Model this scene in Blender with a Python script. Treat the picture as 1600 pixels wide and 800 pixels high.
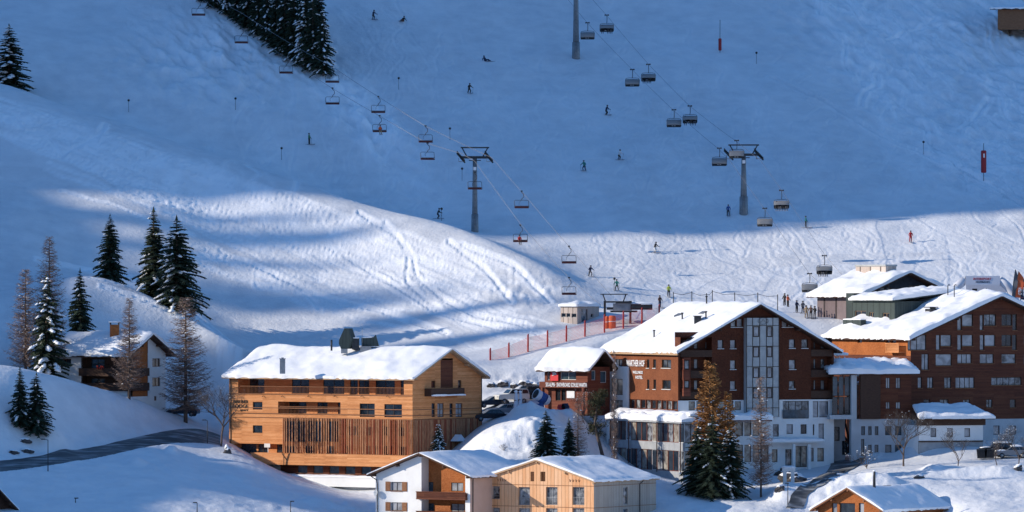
import bpy, bmesh, math, random
import numpy as np
from mathutils import Vector, Matrix
for _o in list(bpy.data.objects): bpy.data.objects.remove(_o)
SC = bpy.context.scene
COL = SC.collection
FPX, HY = 9000.0, 455.0           # focal length in photo pixels (1600 wide), row of the level horizon
R = math.radians
# ---------------------------------------------------------------- camera
cd = bpy.data.cameras.new('camera'); cam = bpy.data.objects.new('camera', cd); COL.objects.link(cam)
cam.location = (0, 0, 0); cam.rotation_euler = (R(90), 0, 0)
cd.sensor_width = 36; cd.lens = 36*FPX/1600; cd.shift_y = 55/1600
cd.clip_start = 5; cd.clip_end = 9000
SC.camera = cam
SC.render.resolution_x, SC.render.resolution_y = 1024, 512
# ---------------------------------------------------------------- sun and sky
SAZ, SEL = 83.0, 22.0             # sun: degrees left of the direction towards the camera, elevation
SDIR = Vector((-math.sin(R(SAZ))*math.cos(R(SEL)), -math.cos(R(SAZ))*math.cos(R(SEL)), math.sin(R(SEL))))
sd = bpy.data.lights.new('sun', 'SUN'); sun = bpy.data.objects.new('sun', sd); COL.objects.link(sun)
sd.energy = 3.4; sd.angle = R(0.36); sd.color = (1.0, 0.90, 0.76)
sun.rotation_euler = SDIR.to_track_quat('Z', 'Y').to_euler()
w = bpy.data.worlds.new('World'); SC.world = w; w.use_nodes = True
nt = w.node_tree; nt.nodes.clear()
wo = nt.nodes.new('ShaderNodeOutputWorld'); bg = nt.nodes.new('ShaderNodeBackground'); sky = nt.nodes.new('ShaderNodeTexSky')
sky.sky_type = 'NISHITA'; sky.sun_disc = False
sky.sun_elevation = R(SEL); sky.sun_rotation = math.atan2(SDIR.x, SDIR.y)
sky.altitude = 1500; sky.air_density = 1.0; sky.dust_density = 0.2; sky.ozone_density = 4.0
hs = nt.nodes.new('ShaderNodeHueSaturation'); hs.inputs['Saturation'].default_value = 1.13
nt.links.new(sky.outputs[0], hs.inputs['Color']); nt.links.new(hs.outputs[0], bg.inputs[0])
bg.inputs[1].default_value = 0.142
nt.links.new(bg.outputs[0], wo.inputs[0])
vs = SC.view_settings; vs.view_transform = 'Standard'; vs.look = 'None'; vs.exposure = 0.55; vs.gamma = 1; vs.use_curve_mapping = False
SC.render.engine = 'CYCLES'
# ---------------------------------------------------------------- helpers
def W3(px, py, D): return Vector(((px-800)/FPX*D, D, (HY-py)/FPX*D))
def tag(o, label=None, cat=None, group=None, kind=None):
    if label: o['label'] = label
    if cat: o['category'] = cat
    if group: o['group'] = group
    if kind: o['kind'] = kind
    return o
def empty(name, loc, label=None, cat=None, group=None, rz=0):
    o = bpy.data.objects.new(name, None); COL.objects.link(o); o.location = loc; o.rotation_euler = (0, 0, rz)
    o.empty_display_size = 0.2
    return tag(o, label, cat, group)
class MB:
    """collects shapes; build() links them as one mesh object"""
    def __init__(s): s.v = []; s.f = []; s.m = []; s.sm = []
    def add(s, vs, fs, mi=0, smooth=False):
        b = len(s.v); s.v += [tuple(p) for p in vs]
        for f in fs: s.f.append([b+i for i in f]); s.m.append(mi); s.sm.append(smooth)
    def poly(s, pts, mi=0): s.add(pts, [list(range(len(pts)))], mi)
    def obox(s, o, a, b, c, mi=0):
        o, a, b, c = Vector(o), Vector(a), Vector(b), Vector(c)
        p = [o, o+a, o+a+b, o+b, o+c, o+a+c, o+a+b+c, o+b+c]
        fs = [(0, 3, 2, 1), (4, 5, 6, 7), (0, 1, 5, 4), (1, 2, 6, 5), (2, 3, 7, 6), (3, 0, 4, 7)]
        if a.cross(b).dot(c) < 0: fs = [tuple(reversed(f)) for f in fs]
        s.add(p, fs, mi)
    def box(s, x0, y0, z0, x1, y1, z1, mi=0): s.obox((x0, y0, z0), (x1-x0, 0, 0), (0, y1-y0, 0), (0, 0, z1-z0), mi)
    def prism(s, pts, d, mi=0):
        n = len(pts); d = Vector(d); P = [Vector(p) for p in pts]
        s.add(P+[p+d for p in P], [list(range(n)), list(range(2*n-1, n-1, -1))]+[[(i+1) % n, i, n+i, n+(i+1) % n] for i in range(n)], mi)
    def tube(s, pts, r, n=6, mi=0, cap=True, smooth=True):
        P = [Vector(p) for p in pts]; rs = r if isinstance(r, (list, tuple)) else [r]*len(P)
        vs = []; last = None
        for i, p in enumerate(P):
            t = (P[min(i+1, len(P)-1)]-P[max(i-1, 0)]).normalized()
            ref = Vector((0, 0, 1)) if abs(t.z) < 0.9 else Vector((1, 0, 0))
            a = t.cross(ref).normalized(); b = t.cross(a)
            if last is not None and a.dot(last) < 0: a, b = -a, -b
            last = a
            for k in range(n):
                an = 2*math.pi*k/n; vs.append(p+(a*math.cos(an)+b*math.sin(an))*rs[i])
        fs = []
        for i in range(len(P)-1):
            for k in range(n): fs.append((i*n+k, i*n+(k+1) % n, (i+1)*n+(k+1) % n, (i+1)*n+k))
        if cap: fs += [list(range(n-1, -1, -1)), list(range((len(P)-1)*n, len(P)*n))]
        s.add(vs, fs, mi, smooth)
    def ball(s, c, r, n=8, mi=0, sc=(1, 1, 1)):
        c = Vector(c); vs = [c+Vector((0, 0, r*sc[2]))]; m = n//2
        for i in range(1, m):
            for k in range(n):
                a = math.pi*i/m; b = 2*math.pi*k/n
                vs.append(c+Vector((r*sc[0]*math.sin(a)*math.cos(b), r*sc[1]*math.sin(a)*math.sin(b), r*sc[2]*math.cos(a))))
        vs.append(c-Vector((0, 0, r*sc[2]))); fs = [(0, 1+k, 1+(k+1) % n) for k in range(n)]
        for i in range(m-2):
            for k in range(n): fs.append((1+i*n+k, 1+(i+1)*n+k, 1+(i+1)*n+(k+1) % n, 1+i*n+(k+1) % n))
        L = len(vs)-1; fs += [(L, 1+(m-2)*n+(k+1) % n, 1+(m-2)*n+k) for k in range(n)]
        s.add(vs, fs, mi, True)
    def build(s, name, mats, parent=None, off=None):
        me = bpy.data.meshes.new(name)
        if off is None:
            off = Vector((0, 0, 0)); q = parent
            while q is not None: off = off+q.location; q = q.parent
        off = Vector(off)
        me.from_pydata([(p[0]-off.x, p[1]-off.y, p[2]-off.z) for p in s.v], [], s.f)
        for m in (mats if isinstance(mats, (list, tuple)) else [mats]): me.materials.append(m)
        me.polygons.foreach_set('material_index', s.m); me.polygons.foreach_set('use_smooth', s.sm); me.update()
        o = bpy.data.objects.new(name, me); COL.objects.link(o)
        if parent: o.parent = parent
        return o
def copy_tree(o, parent=None, keep=('label', 'category', 'group', 'kind')):
    c = o.copy(); COL.objects.link(c); c.parent = parent
    for ch in list(o.children): copy_tree(ch, c)
    return c
# ---------------------------------------------------------------- materials
def newmat(name, col, rough=0.7, metal=0.0, spec=0.3):
    m = bpy.data.materials.new(name); m.use_nodes = True; n = m.node_tree; b = n.nodes['Principled BSDF']
    b.inputs['Base Color'].default_value = (*col, 1); b.inputs['Roughness'].default_value = rough
    b.inputs['Metallic'].default_value = metal; b.inputs['Specular IOR Level'].default_value = spec
    return m, n, b
def N(n, t, **kw):
    x = n.nodes.new(t)
    for k, v in kw.items(): setattr(x, k, v)
    return x
def ramp(n, fac, stops):
    r = N(n, 'ShaderNodeValToRGB'); e = r.color_ramp.elements
    while len(e) < len(stops): e.new(0.5)
    for q, (p, c) in zip(e, stops): q.position = p; q.color = (*c, 1)
    n.links.new(fac, r.inputs[0]); return r.outputs[0]
def noise(n, co, scale, detail=4, rough=0.55, dist=0):
    t = N(n, 'ShaderNodeTexNoise'); t.inputs['Scale'].default_value = scale; t.inputs['Detail'].default_value = detail
    t.inputs['Roughness'].default_value = rough; t.inputs['Distortion'].default_value = dist
    n.links.new(co, t.inputs['Vector']); return t.outputs['Fac']
def mapped(n, sc=(1, 1, 1), kind='Object'):
    tc = N(n, 'ShaderNodeTexCoord'); mp = N(n, 'ShaderNodeMapping'); mp.inputs['Scale'].default_value = sc
    n.links.new(tc.outputs[kind], mp.inputs[0]); return mp.outputs[0]
def bump(n, b, h, dist, strength=1.0, prev=None):
    k = N(n, 'ShaderNodeBump'); k.inputs['Distance'].default_value = dist; k.inputs['Strength'].default_value = strength
    n.links.new(h, k.inputs['Height'])
    if prev is not None: n.links.new(prev, k.inputs['Normal'])
    n.links.new(k.outputs[0], b.inputs['Normal']); return k.outputs[0]
def var(name, c0, c1, scale=2.0, rough=0.75, sc=(1, 1, 1), bd=0.0, metal=0, spec=0.3, detail=5):
    m, n, b = newmat(name, c0, rough, metal, spec); co = mapped(n, sc); f = noise(n, co, scale, detail)
    n.links.new(ramp(n, f, [(0.3, c0), (0.7, c1)]), b.inputs['Base Color'])
    if bd: bump(n, b, f, bd)
    return m
def mat_snow(name='snow', fine=0.04):
    m, n, b = newmat(name, (0.86, 0.87, 0.89), 0.65, 0, 0.25); co = mapped(n)
    f0 = noise(n, co, 0.35, 3); f1 = noise(n, co, 1.6, 6, 0.6); f2 = noise(n, co, 5, 3, 0.5)
    n.links.new(ramp(n, f0, [(0.3, (0.64, 0.65, 0.67)), (0.7, (0.76, 0.765, 0.775))]), b.inputs['Base Color'])
    a = bump(n, b, f1, fine*2.2); bump(n, b, f2, fine*.5, 1.0, a)
    return m
def mat_boards(name, cols, board=0.18, horiz=True, bd=0.02, streak=1.0, gap=0.06, rough=0.7):
    """wood cladding: boards of slightly different tone with dark joints; Generated-free world metres"""
    m, n, b = newmat(name, cols[0], rough, 0, 0.25)
    tc = N(n, 'ShaderNodeTexCoord'); sp = N(n, 'ShaderNodeSeparateXYZ'); n.links.new(tc.outputs['Object'], sp.inputs[0])
    if horiz: src = sp.outputs['Z']
    else:
        ad = N(n, 'ShaderNodeMath', operation='ADD'); mu = N(n, 'ShaderNodeMath', operation='MULTIPLY')
        mu.inputs[1].default_value = 0.77; n.links.new(sp.outputs['Y'], mu.inputs[0])
        n.links.new(sp.outputs['X'], ad.inputs[0]); n.links.new(mu.outputs[0], ad.inputs[1]); src = ad.outputs[0]
    dv = N(n, 'ShaderNodeMath', operation='DIVIDE'); dv.inputs[1].default_value = board; n.links.new(src, dv.inputs[0])
    fl = N(n, 'ShaderNodeMath', operation='FLOOR'); n.links.new(dv.outputs[0], fl.inputs[0])
    fr = N(n, 'ShaderNodeMath', operation='FRACT'); n.links.new(dv.outputs[0], fr.inputs[0])
    # board tone: white noise of board index plus a low frequency cell along the board
    cb = N(n, 'ShaderNodeCombineXYZ'); n.links.new(fl.outputs[0], cb.inputs[2 if horiz else 0])
    if horiz:
        q = N(n, 'ShaderNodeMath', operation='MULTIPLY'); q.inputs[1].default_value = 0.35; n.links.new(sp.outputs['X'], q.inputs[0])
        q2 = N(n, 'ShaderNodeMath', operation='FLOOR'); n.links.new(q.outputs[0], q2.inputs[0]); n.links.new(q2.outputs[0], cb.inputs[0])
    wn = N(n, 'ShaderNodeTexWhiteNoise'); n.links.new(cb.outputs[0], wn.inputs['Vector'])
    co = mapped(n, (1.2, 1.2, 14) if horiz else (12, 12, 0.8)); st = noise(n, co, 1.0, 5, 0.6)
    big = noise(n, mapped(n), 0.45, 4)
    s1 = N(n, 'ShaderNodeMath', operation='MULTIPLY_ADD'); s1.inputs[1].default_value = 0.45; n.links.new(wn.outputs['Value'], s1.inputs[0]); n.links.new(st, s1.inputs[2])
    s2 = N(n, 'ShaderNodeMath', operation='MULTIPLY_ADD'); s2.inputs[1].default_value = 0.6; n.links.new(big, s2.inputs[0]); n.links.new(s1.outputs[0], s2.inputs[2])
    s3 = N(n, 'ShaderNodeMath', operation='SUBTRACT'); s3.inputs[1].default_value = 0.5; n.links.new(s2.outputs[0], s3.inputs[0])
    c = ramp(n, s3.outputs[0], [(0.1, cols[0]), (0.5, cols[1]), (0.9, cols[2])])
    lt = N(n, 'ShaderNodeMath', operation='GREATER_THAN'); lt.inputs[1].default_value = gap; n.links.new(fr.outputs[0], lt.inputs[0])
    mx = N(n, 'ShaderNodeMix', data_type='RGBA'); n.links.new(lt.outputs[0], mx.inputs['Factor'])
    mx.inputs['A'].default_value = (*[x*0.35 for x in cols[0]], 1); n.links.new(c, mx.inputs['B'])
    n.links.new(mx.outputs['Result'], b.inputs['Base Color'])
    bump(n, b, lt.outputs[0], bd)
    return m
def mat_shingle(name, cols, sc=6.0):
    m, n, b = newmat(name, cols[0], 0.8, 0, 0.2); co = mapped(n, (1, 1, 1.3))
    v = N(n, 'ShaderNodeTexVoronoi'); v.inputs['Scale'].default_value = sc; n.links.new(co, v.inputs['Vector'])
    f = noise(n, mapped(n), 0.5, 5); mx = N(n, 'ShaderNodeMix', data_type='RGBA'); mx.inputs['Factor'].default_value = 0.35
    n.links.new(ramp(n, f, [(0.3, cols[0]), (0.7, cols[1])]), mx.inputs['A'])
    sep = N(n, 'ShaderNodeSeparateColor'); n.links.new(v.outputs['Color'], sep.inputs[0])
    n.links.new(ramp(n, sep.outputs[0], [(0, cols[0]), (1, cols[2])]), mx.inputs['B'])
    n.links.new(mx.outputs['Result'], b.inputs['Base Color']); bump(n, b, v.outputs['Distance'], 0.03)
    return m
M = {}
def mat_hill_snow():
    m = mat_snow('hill_snow', 0.05); n = m.node_tree; b = n.nodes['Principled BSDF']; at = N(n, 'ShaderNodeAttribute'); at.attribute_name = 'tracked'
    src = b.inputs['Base Color'].links[0].from_socket; mx = N(n, 'ShaderNodeMix', data_type='RGBA'); n.links.new(at.outputs['Fac'], mx.inputs['Factor']); n.links.new(src, mx.inputs['A']); mx.inputs['B'].default_value = (.95, .955, .96, 1)
    n.links.new(mx.outputs['Result'], b.inputs['Base Color']); return m
M['snow'] = mat_snow('snow'); M['hill_snow'] = mat_hill_snow(); M['roof_snow'] = mat_snow('roof_snow', 0.02)
M['roof_snow'].node_tree.nodes['Color Ramp'].color_ramp.elements[0].color = (.82, .83, .84, 1); M['roof_snow'].node_tree.nodes['Color Ramp'].color_ramp.elements[1].color = (.9, .9, .91, 1)
M['larch'] = mat_boards('larch_boards', [(0.44, 0.165, 0.055), (0.63, 0.26, 0.095), (0.76, 0.36, 0.155)], 0.17)
M['slat'] = var('slat_wood', (0.26, 0.11, 0.055), (0.56, 0.30, 0.16), 3, sc=(3, 3, 0.4))
M['slat_red'] = var('slat_red', (0.20, 0.05, 0.025), (0.36, 0.11, 0.05), 3, sc=(3, 3, 0.4))
M['pale_boards'] = mat_boards('pale_boards', [(0.58, 0.27, 0.12), (0.68, 0.37, 0.19), (0.74, 0.46, 0.28)], 0.22, horiz=False)
M['grey_boards'] = mat_boards('grey_boards', [(0.33, 0.27, 0.22), (0.42, 0.35, 0.28), (0.5, 0.43, 0.36)], 0.25, horiz=False)
M['hut_boards'] = mat_boards('hut_boards', [(0.40, 0.32, 0.27), (0.52, 0.43, 0.37), (0.6, 0.52, 0.46)], 0.3, horiz=False, gap=0.12)
M['brown'] = mat_shingle('brown_shingle', [(0.065, 0.018, 0.009), (0.105, 0.03, 0.014), (0.14, 0.048, 0.022)])  # hotel shingle with the shade of the gable side put into its colour
M['orange'] = mat_shingle('orange_shingle', [(0.26, 0.075, 0.02), (0.42, 0.13, 0.035), (0.52, 0.2, 0.07)])
M['brown_boards'] = mat_boards('brown_boards', [(0.075, 0.021, 0.011), (0.12, 0.034, 0.016), (0.155, 0.052, 0.024)], 0.2)
M['redwood'] = mat_boards('redwood', [(0.12, 0.032, 0.018), (0.18, 0.05, 0.028), (0.23, 0.075, 0.04)], 0.2)
M['dark_wood'] = var('dark_wood', (0.045, 0.022, 0.014), (0.09, 0.045, 0.028), 3, sc=(1, 1, 6))
M['mid_wood'] = var('mid_wood', (0.17, 0.07, 0.03), (0.30, 0.14, 0.07), 3, sc=(1, 1, 6))
M['beam'] = var('beam_wood', (0.36, 0.22, 0.12), (0.5, 0.33, 0.2), 2, sc=(1, 1, 4))
M['plaster'] = var('white_plaster', (0.72, 0.71, 0.68), (0.80, 0.79, 0.77), 0.8, 0.85, bd=0.01)
M['cream'] = var('cream_plaster', (0.60, 0.40, 0.30), (0.66, 0.45, 0.34), 0.8, 0.85)
M['greyplaster'] = var('grey_plaster', (0.40, 0.41, 0.42), (0.50, 0.51, 0.52), 0.6, 0.85)
M['panel'] = var('grey_panel', (0.30, 0.31, 0.31), (0.42, 0.43, 0.42), 1.3, 0.45, spec=0.5)
M['green_metal'] = mat_boards('green_metal', [(0.035, 0.048, 0.046), (0.05, 0.066, 0.062), (0.06, 0.08, 0.074)], 0.45, horiz=False)
M['tan_boards'] = mat_boards('mauve_boards', [(0.12, 0.09, 0.095), (0.17, 0.13, 0.135), (0.22, 0.18, 0.18)], 0.35, horiz=False, gap=0.15)
M['frame'] = var('window_frame', (0.045, 0.03, 0.022), (0.07, 0.045, 0.03), 3)
M['white_frame'] = var('white_frame', (0.6, 0.6, 0.58), (0.7, 0.7, 0.68), 3, 0.5)
M['metal'] = var('steel', (0.22, 0.23, 0.24), (0.34, 0.35, 0.36), 2, 0.45, metal=0.6)
M['dark_metal'] = var('dark_steel', (0.03, 0.032, 0.035), (0.06, 0.062, 0.065), 2, 0.5, metal=0.3)
M['asphalt'] = var('asphalt', (0.035, 0.038, 0.042), (0.12, 0.125, 0.13), 0.9, 0.8, bd=0.01, sc=(1, 0.35, 1))
M['concrete'] = var('concrete', (0.28, 0.29, 0.30), (0.38, 0.39, 0.4), 1.2, 0.85)
M['rock'] = var('rock', (0.04, 0.04, 0.042), (0.11, 0.10, 0.10), 2, 0.9, bd=0.05)
def mat_glass(name, c0, c1, rough=0.08, scale=0.9):
    m, n, b = newmat(name, c0, rough, 0, 0.8); f = noise(n, mapped(n), scale, 3, 0.5, 0.6)
    n.links.new(ramp(n, f, [(0.35, c0), (0.65, c1)]), b.inputs['Base Color']); return m
M['glass'] = mat_glass('dark_glass', (0.008, 0.012, 0.018), (0.03, 0.04, 0.05))
M['glass_blue'] = mat_glass('blue_glass', (0.015, 0.035, 0.05), (0.05, 0.09, 0.12))
M['curtain'] = mat_glass('curtained_glass', (0.20, 0.20, 0.21), (0.40, 0.40, 0.41), 0.15)  # pale curtains plus reflections of sky and lit snow put into the colour
M['curtain_warm'] = mat_glass('warm_curtained_glass', (0.16, 0.12, 0.09), (0.36, 0.33, 0.27), 0.15, 1.6)
M['mixglass'] = mat_glass('half_curtained_glass', (0.02, 0.025, 0.03), (0.30, 0.31, 0.32), 0.1, 1.3)  # dark glass with that painted pale reflection tone in patches
# ---------------------------------------------------------------- value noise
_rs = np.random.RandomState(7); _TB = _rs.rand(256, 256)
def vnoise(x, y, o=0):
    xi = np.floor(x).astype(int); yi = np.floor(y).astype(int); fx = x-xi; fy = y-yi
    fx = fx*fx*(3-2*fx); fy = fy*fy*(3-2*fy)
    a = _TB[(xi+o*37) % 256, (yi+o*91) % 256]; b = _TB[(xi+1+o*37) % 256, (yi+o*91) % 256]
    c = _TB[(xi+o*37) % 256, (yi+1+o*91) % 256]; d = _TB[(xi+1+o*37) % 256, (yi+1+o*91) % 256]
    return (a*(1-fx)+b*fx)*(1-fy)+(c*(1-fx)+d*fx)*fy-0.5
def fbm(x, y, oct=4, o=0):
    s = 0; a = 1.0
    for k in range(oct): s = s+a*vnoise(x*2**k, y*2**k, o+k); a *= 0.5
    return s
M['needles'] = var('spruce_needles', (0.012, 0.022, 0.014), (0.035, 0.055, 0.028), 1.5, 0.85)
M['bark'] = var('bark', (0.07, 0.05, 0.04), (0.15, 0.11, 0.09), 4, 0.9, sc=(3, 3, 0.7))
M['larch_twig'] = var('larch_twig', (0.16, 0.11, 0.09), (0.30, 0.21, 0.165), 2, 0.9)
M['larch_gold'] = var('golden_larch_needles', (0.22, 0.10, 0.035), (0.40, 0.20, 0.07), 2, 0.9)
M['twig'] = var('bare_twig', (0.06, 0.05, 0.045), (0.12, 0.10, 0.09), 2, 0.9)
M['rust'] = mat_shingle('rust_shingle', [(0.14, 0.043, 0.018), (0.22, 0.072, 0.03), (0.29, 0.11, 0.05)])  # the same hotel shingle, lightened in colour for the sunlit flank
# ---------------------------------------------------------------- terrain: key lines across the hillside, lofted
KEYS = [
 [(-900,1010,600),(2500,1010,600)],
 [(0,800,692),(300,800,697),(450,800,712),(560,815,718),(700,850,712),(800,850,708),(1050,815,712),(1220,815,708),(1270,858,711),(1450,862,712),(1510,815,702),(1600,830,690)],
 [(0,738,712),(150,716,730),(250,693,745),(325,690,755),(380,705,752),(420,735,746),(560,790,730),(700,790,724),(755,745,730),(800,728,731),(870,728,731),(920,738,736),(1000,738,742),(1100,765,735),(1180,768,735),(1250,762,732),(1330,745,732),(1440,757,728),(1600,777,722)],
 [(0,721,726),(150,699,743),(250,674,758),(325,664,768),(380,700,765),(420,728,760),(560,775,745),(690,740,742),(755,672,742),(800,656,742),(850,668,742),(890,678,744),(940,700,750),(1000,736,752),(1100,750,748),(1200,750,746),(1300,737,748),(1400,722,748),(1440,723,746),(1600,722,745)],
 [(-400,560,742),(0,570,746),(60,583,749),(120,597,754),(200,622,762),(260,641,767),(300,660,772),(330,657,778),(400,680,778),(560,720,770),(700,680,768),(760,647,762),(830,640,762),(900,640,766),(1000,715,768),(1200,720,765),(1300,712,768),(1400,705,765),(1480,680,762),(1600,704,762)],
 [(-400,600,757),(0,602,758),(120,618,764),(200,636,772),(260,642,778),(300,640,785),(400,630,788),(560,640,785),(700,620,780),(760,614,776),(830,610,776),(900,618,776),(1000,690,780),(1200,690,780),(1600,680,780)],
 [(-400,500,786),(0,470,790),(80,440,798),(130,427,801),(190,442,799),(250,472,795),(320,510,790),(380,552,786),(500,575,789),(700,565,786),(770,575,783),(850,558,786),(950,530,792),(1100,505,800),(1600,490,806)],
 [(-400,490,792),(0,450,797),(80,432,806),(130,432,810),(190,449,808),(250,478,805),(320,516,801),(380,552,798),(500,562,798),(700,545,797),(770,553,793),(850,532,797),(950,505,802),(1100,492,810),(1600,478,816)],
 [(-400,340,830),(0,310,834),(250,330,836),(330,380,832),(400,410,828),(500,420,828),(600,425,826),(740,430,822),(840,460,815),(900,480,812),(1100,468,822),(1600,440,830)],
 [(-400,60,895),(0,128,880),(150,180,871),(300,233,862),(450,280,853),(600,328,843),(680,345,838),(740,362,834),(840,412,824),(930,458,818),(1050,450,829),(1250,425,836),(1600,400,842)],
 [(-400,66,905),(0,133,890),(150,184,882),(300,237,874),(450,284,867),(600,331,858),(680,350,852),(740,364,847),(840,402,837),(930,440,830),(1050,420,840),(1250,390,848),(1600,365,853)],
 [(-400,-10,926),(0,70,907),(300,150,897),(600,200,890),(900,230,886),(1250,220,893),(1600,200,905)],
 [(-400,-60,942),(0,0,930),(400,0,938),(800,0,948),(1200,0,956),(1600,0,962)],
 [(-900,-640,1130),(2500,-640,1130)],
 [(-900,-760,1500),(2500,-760,1500)],
]
def _smooth_curve(xs, pts, j):
    px = np.array([p[0] for p in pts], float); v = np.array([p[j] for p in pts], float)
    # smooth the polyline with a small box in px
    r = np.interp(np.concatenate([xs+d for d in (-45, -30, -15, 0, 15, 30, 45)]), px, v).reshape(7, -1)
    return (r*np.array([1, 2, 3, 3, 3, 2, 1])[:, None]).sum(0)/15
def _pchip(x, y, xq):
    h = np.diff(x); d = np.diff(y)/h; m = np.zeros_like(y)
    for i in range(1, len(x)-1):
        if d[i-1]*d[i] > 0:
            w1 = 2*h[i]+h[i-1]; w2 = h[i]+2*h[i-1]; m[i] = (w1+w2)/(w1/d[i-1]+w2/d[i])
    m[0] = d[0]; m[-1] = d[-1]
    k = np.clip(np.searchsorted(x, xq)-1, 0, len(x)-2); t = np.clip((xq-x[k])/h[k], 0, 1)
    return (2*t**3-3*t**2+1)*y[k]+(t**3-2*t**2+t)*h[k]*m[k]+(-2*t**3+3*t**2)*y[k+1]+(t**3-t**2)*h[k]*m[k+1]
PXS = np.concatenate([np.arange(-700, -40, 12.0), np.arange(-40, 1640, 2.2), np.arange(1640, 2300, 12.0)])
DS = np.concatenate([np.arange(604, 686, 2.0), np.arange(686, 965, 0.45), np.arange(965, 1130, 4.0)])
_KD = np.array([_smooth_curve(PXS, k, 2) for k in KEYS]); _KP = np.array([_smooth_curve(PXS, k, 1) for k in KEYS])
_KZ = (HY-_KP)/FPX*_KD
ZG = np.zeros((len(PXS), len(DS)))
for i in range(len(PXS)): ZG[i] = _pchip(_KD[:, i], _KZ[:, i], DS)
XG = (PXS[:, None]-800)/FPX*DS[None, :]; YG = np.repeat(DS[None, :], len(PXS), 0)
def g_index(X, D):
    px = X/D*FPX+800; return np.interp(px, PXS, np.arange(len(PXS))), np.interp(D, DS, np.arange(len(DS)))
def gz(X, D):
    i, j = g_index(X, D); i0 = int(min(i, len(PXS)-2)); j0 = int(min(j, len(DS)-2)); a = i-i0; b = j-j0
    return float((ZG[i0, j0]*(1-a)+ZG[i0+1, j0]*a)*(1-b)+(ZG[i0, j0+1]*(1-a)+ZG[i0+1, j0+1]*a)*b)
def hit(px, py, dmin=650, dmax=1100):
    """first ground point seen at a photo pixel"""
    i = int(np.clip(np.searchsorted(PXS, px), 0, len(PXS)-1)); r = (HY-py)/FPX*DS; ok = (ZG[i] >= r) & (DS >= dmin) & (DS <= dmax)
    j = int(np.argmax(ok)) if ok.any() else int(np.argmin(np.abs(DS-dmax)))
    if j > 0 and ZG[i, j-1] < r[j-1] and ok.any():
        a, b = r[j-1]-ZG[i, j-1], ZG[i, j]-r[j]; t = a/(a+b+1e-9); D = DS[j-1]+(DS[j]-DS[j-1])*t
        return Vector(((px-800)/FPX*D, D, (HY-py)/FPX*D))
    return Vector((XG[i, j], DS[j], ZG[i, j]))
ZB = ZG.copy()
# --- wide undulation and snow texture
vis = 1.0
ZG += 0.55*fbm(XG/22, YG/22, 3, 1)*np.clip((YG-700)/60, 0, 1)
ZG += 0.16*fbm(XG/4.5, YG/4.5, 3, 5)
pxg = PXS[:, None]+0*YG; pyg = HY-ZG/YG*FPX
mog = np.clip(1-np.abs(pyg-90)/110, 0, 1)*np.clip(1-np.abs(pxg-330)/210, 0, 1)      # mogulled bank, upper left
mog += np.clip(1-np.abs((pxg-560)-(pyg-170)*0.75)/70, 0, 1)*np.clip(1-np.abs(pyg-180)/160, 0, 1)
mog += np.clip((pxg-1230-(pyg-100)*0.9)/120, 0, 1)*np.clip((330-pyg)/60, 0, 1)*0.5
ZG += 0.35*fbm(XG/7+YG/30, YG/16, 4, 41)*np.clip((YG-845)/20, 0, 1)
ZG += mog*1.3*fbm(XG/1.6+0.2*YG, YG/3.5, 4, 9)
rough = np.clip(1-np.abs(pxg-820)/120, 0, 1)*np.clip(1-np.abs(pyg-455)/55, 0, 1)*(YG < 835)
ZG += rough*0.5*np.abs(fbm(XG/1.6, YG/3.0, 4, 12))
chop = np.clip(1-np.abs(pyg-690)/60, 0, 1)*np.clip(1-np.abs(pxg-860)/90, 0, 1)
ZG += chop*0.9*np.abs(fbm(XG/2.2, YG/2.2, 4, 22))
chop = np.clip(1-np.abs(pxg-190-(pyg-630)*1.2)/60, 0, 1)*np.clip(1-np.abs(pyg-628)/26, 0, 1)*(YG < 766)
ZG += chop*0.8*np.abs(fbm(XG/1.3, YG/1.6, 4, 24))
bank = np.clip(1-np.abs(pyg-600)/22, 0, 1)*np.clip((pxg-750)/30, 0, 1)*np.clip((900-pxg)/60, 0, 1)*((YG > 764) & (YG < 800))
ZG += bank*0.8*fbm(XG/1.8, YG/1.5, 4, 28)
def lump(px, py, rx, ry, hgt, o, rough=.5, dmin=690):
    h = hit(px, py, dmin); q = np.exp(-(((XG-h.x)/rx)**2+((YG-h.y)/ry)**2)**1.5); return q*hgt*(1+rough*1.1*fbm(XG/2.4, YG/3.0, 3, o)+rough*.35*fbm(XG/.8, YG/1.2, 2, o+3))
for a in ((88,697,2.2,2.5,1.7,31),(215,722,1.0,2,0.5,33),(268,704,0.9,1.5,.6,34),(1290,772,3.6,5,.8,35),(1340,762,4.5,5,.9,36),(1380,760,3,4,1.0,37),(1455,735,1.2,3,0.7,38),(1500,738,3,2.5,.8,39),(1560,738,3,2.5,.8,40),(1230,775,2.2,4,1.5,41),
          (820,650,2,3,1.3,42),(850,655,2.4,3,1.5,43),(880,655,2.4,3,1.0,44),(905,660,2,3,.8,45),(835,668,2.6,4,1.1,46),(1165,745,2.5,3,1.0,47),(1365,715,2.5,3,1.0,48),(1440,700,3,4,1.6,49),(500,785,2,3,.5,50),(540,792,2,3,.6,51),(1300,745,1.5,3,.5,52)):
    ZG += lump(*a)
_b = np.clip(1-np.abs(YG-738)/7, 0, 1)*np.clip(1-np.abs(pxg-840)/100, 0, 1); ZG += _b*(1.5*fbm(XG/2.6, YG/2.6, 4, 70)+.5*np.abs(fbm(XG/1.0, YG/1.0, 3, 71)))
_dr = np.minimum(np.abs(YG-_KD[2][:, None]), np.abs(YG-_KD[3][:, None])); _b = np.clip(1-_dr/4.5, 0, 1)*(pxg < 370); ZG += _b*(.7*np.abs(fbm(XG/1.5, YG/2.2, 4, 73)))
ZG += .22*fbm(XG/2.2, YG/3.2, 4, 75)*np.clip((752-YG)/20, 0, 1)
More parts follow.
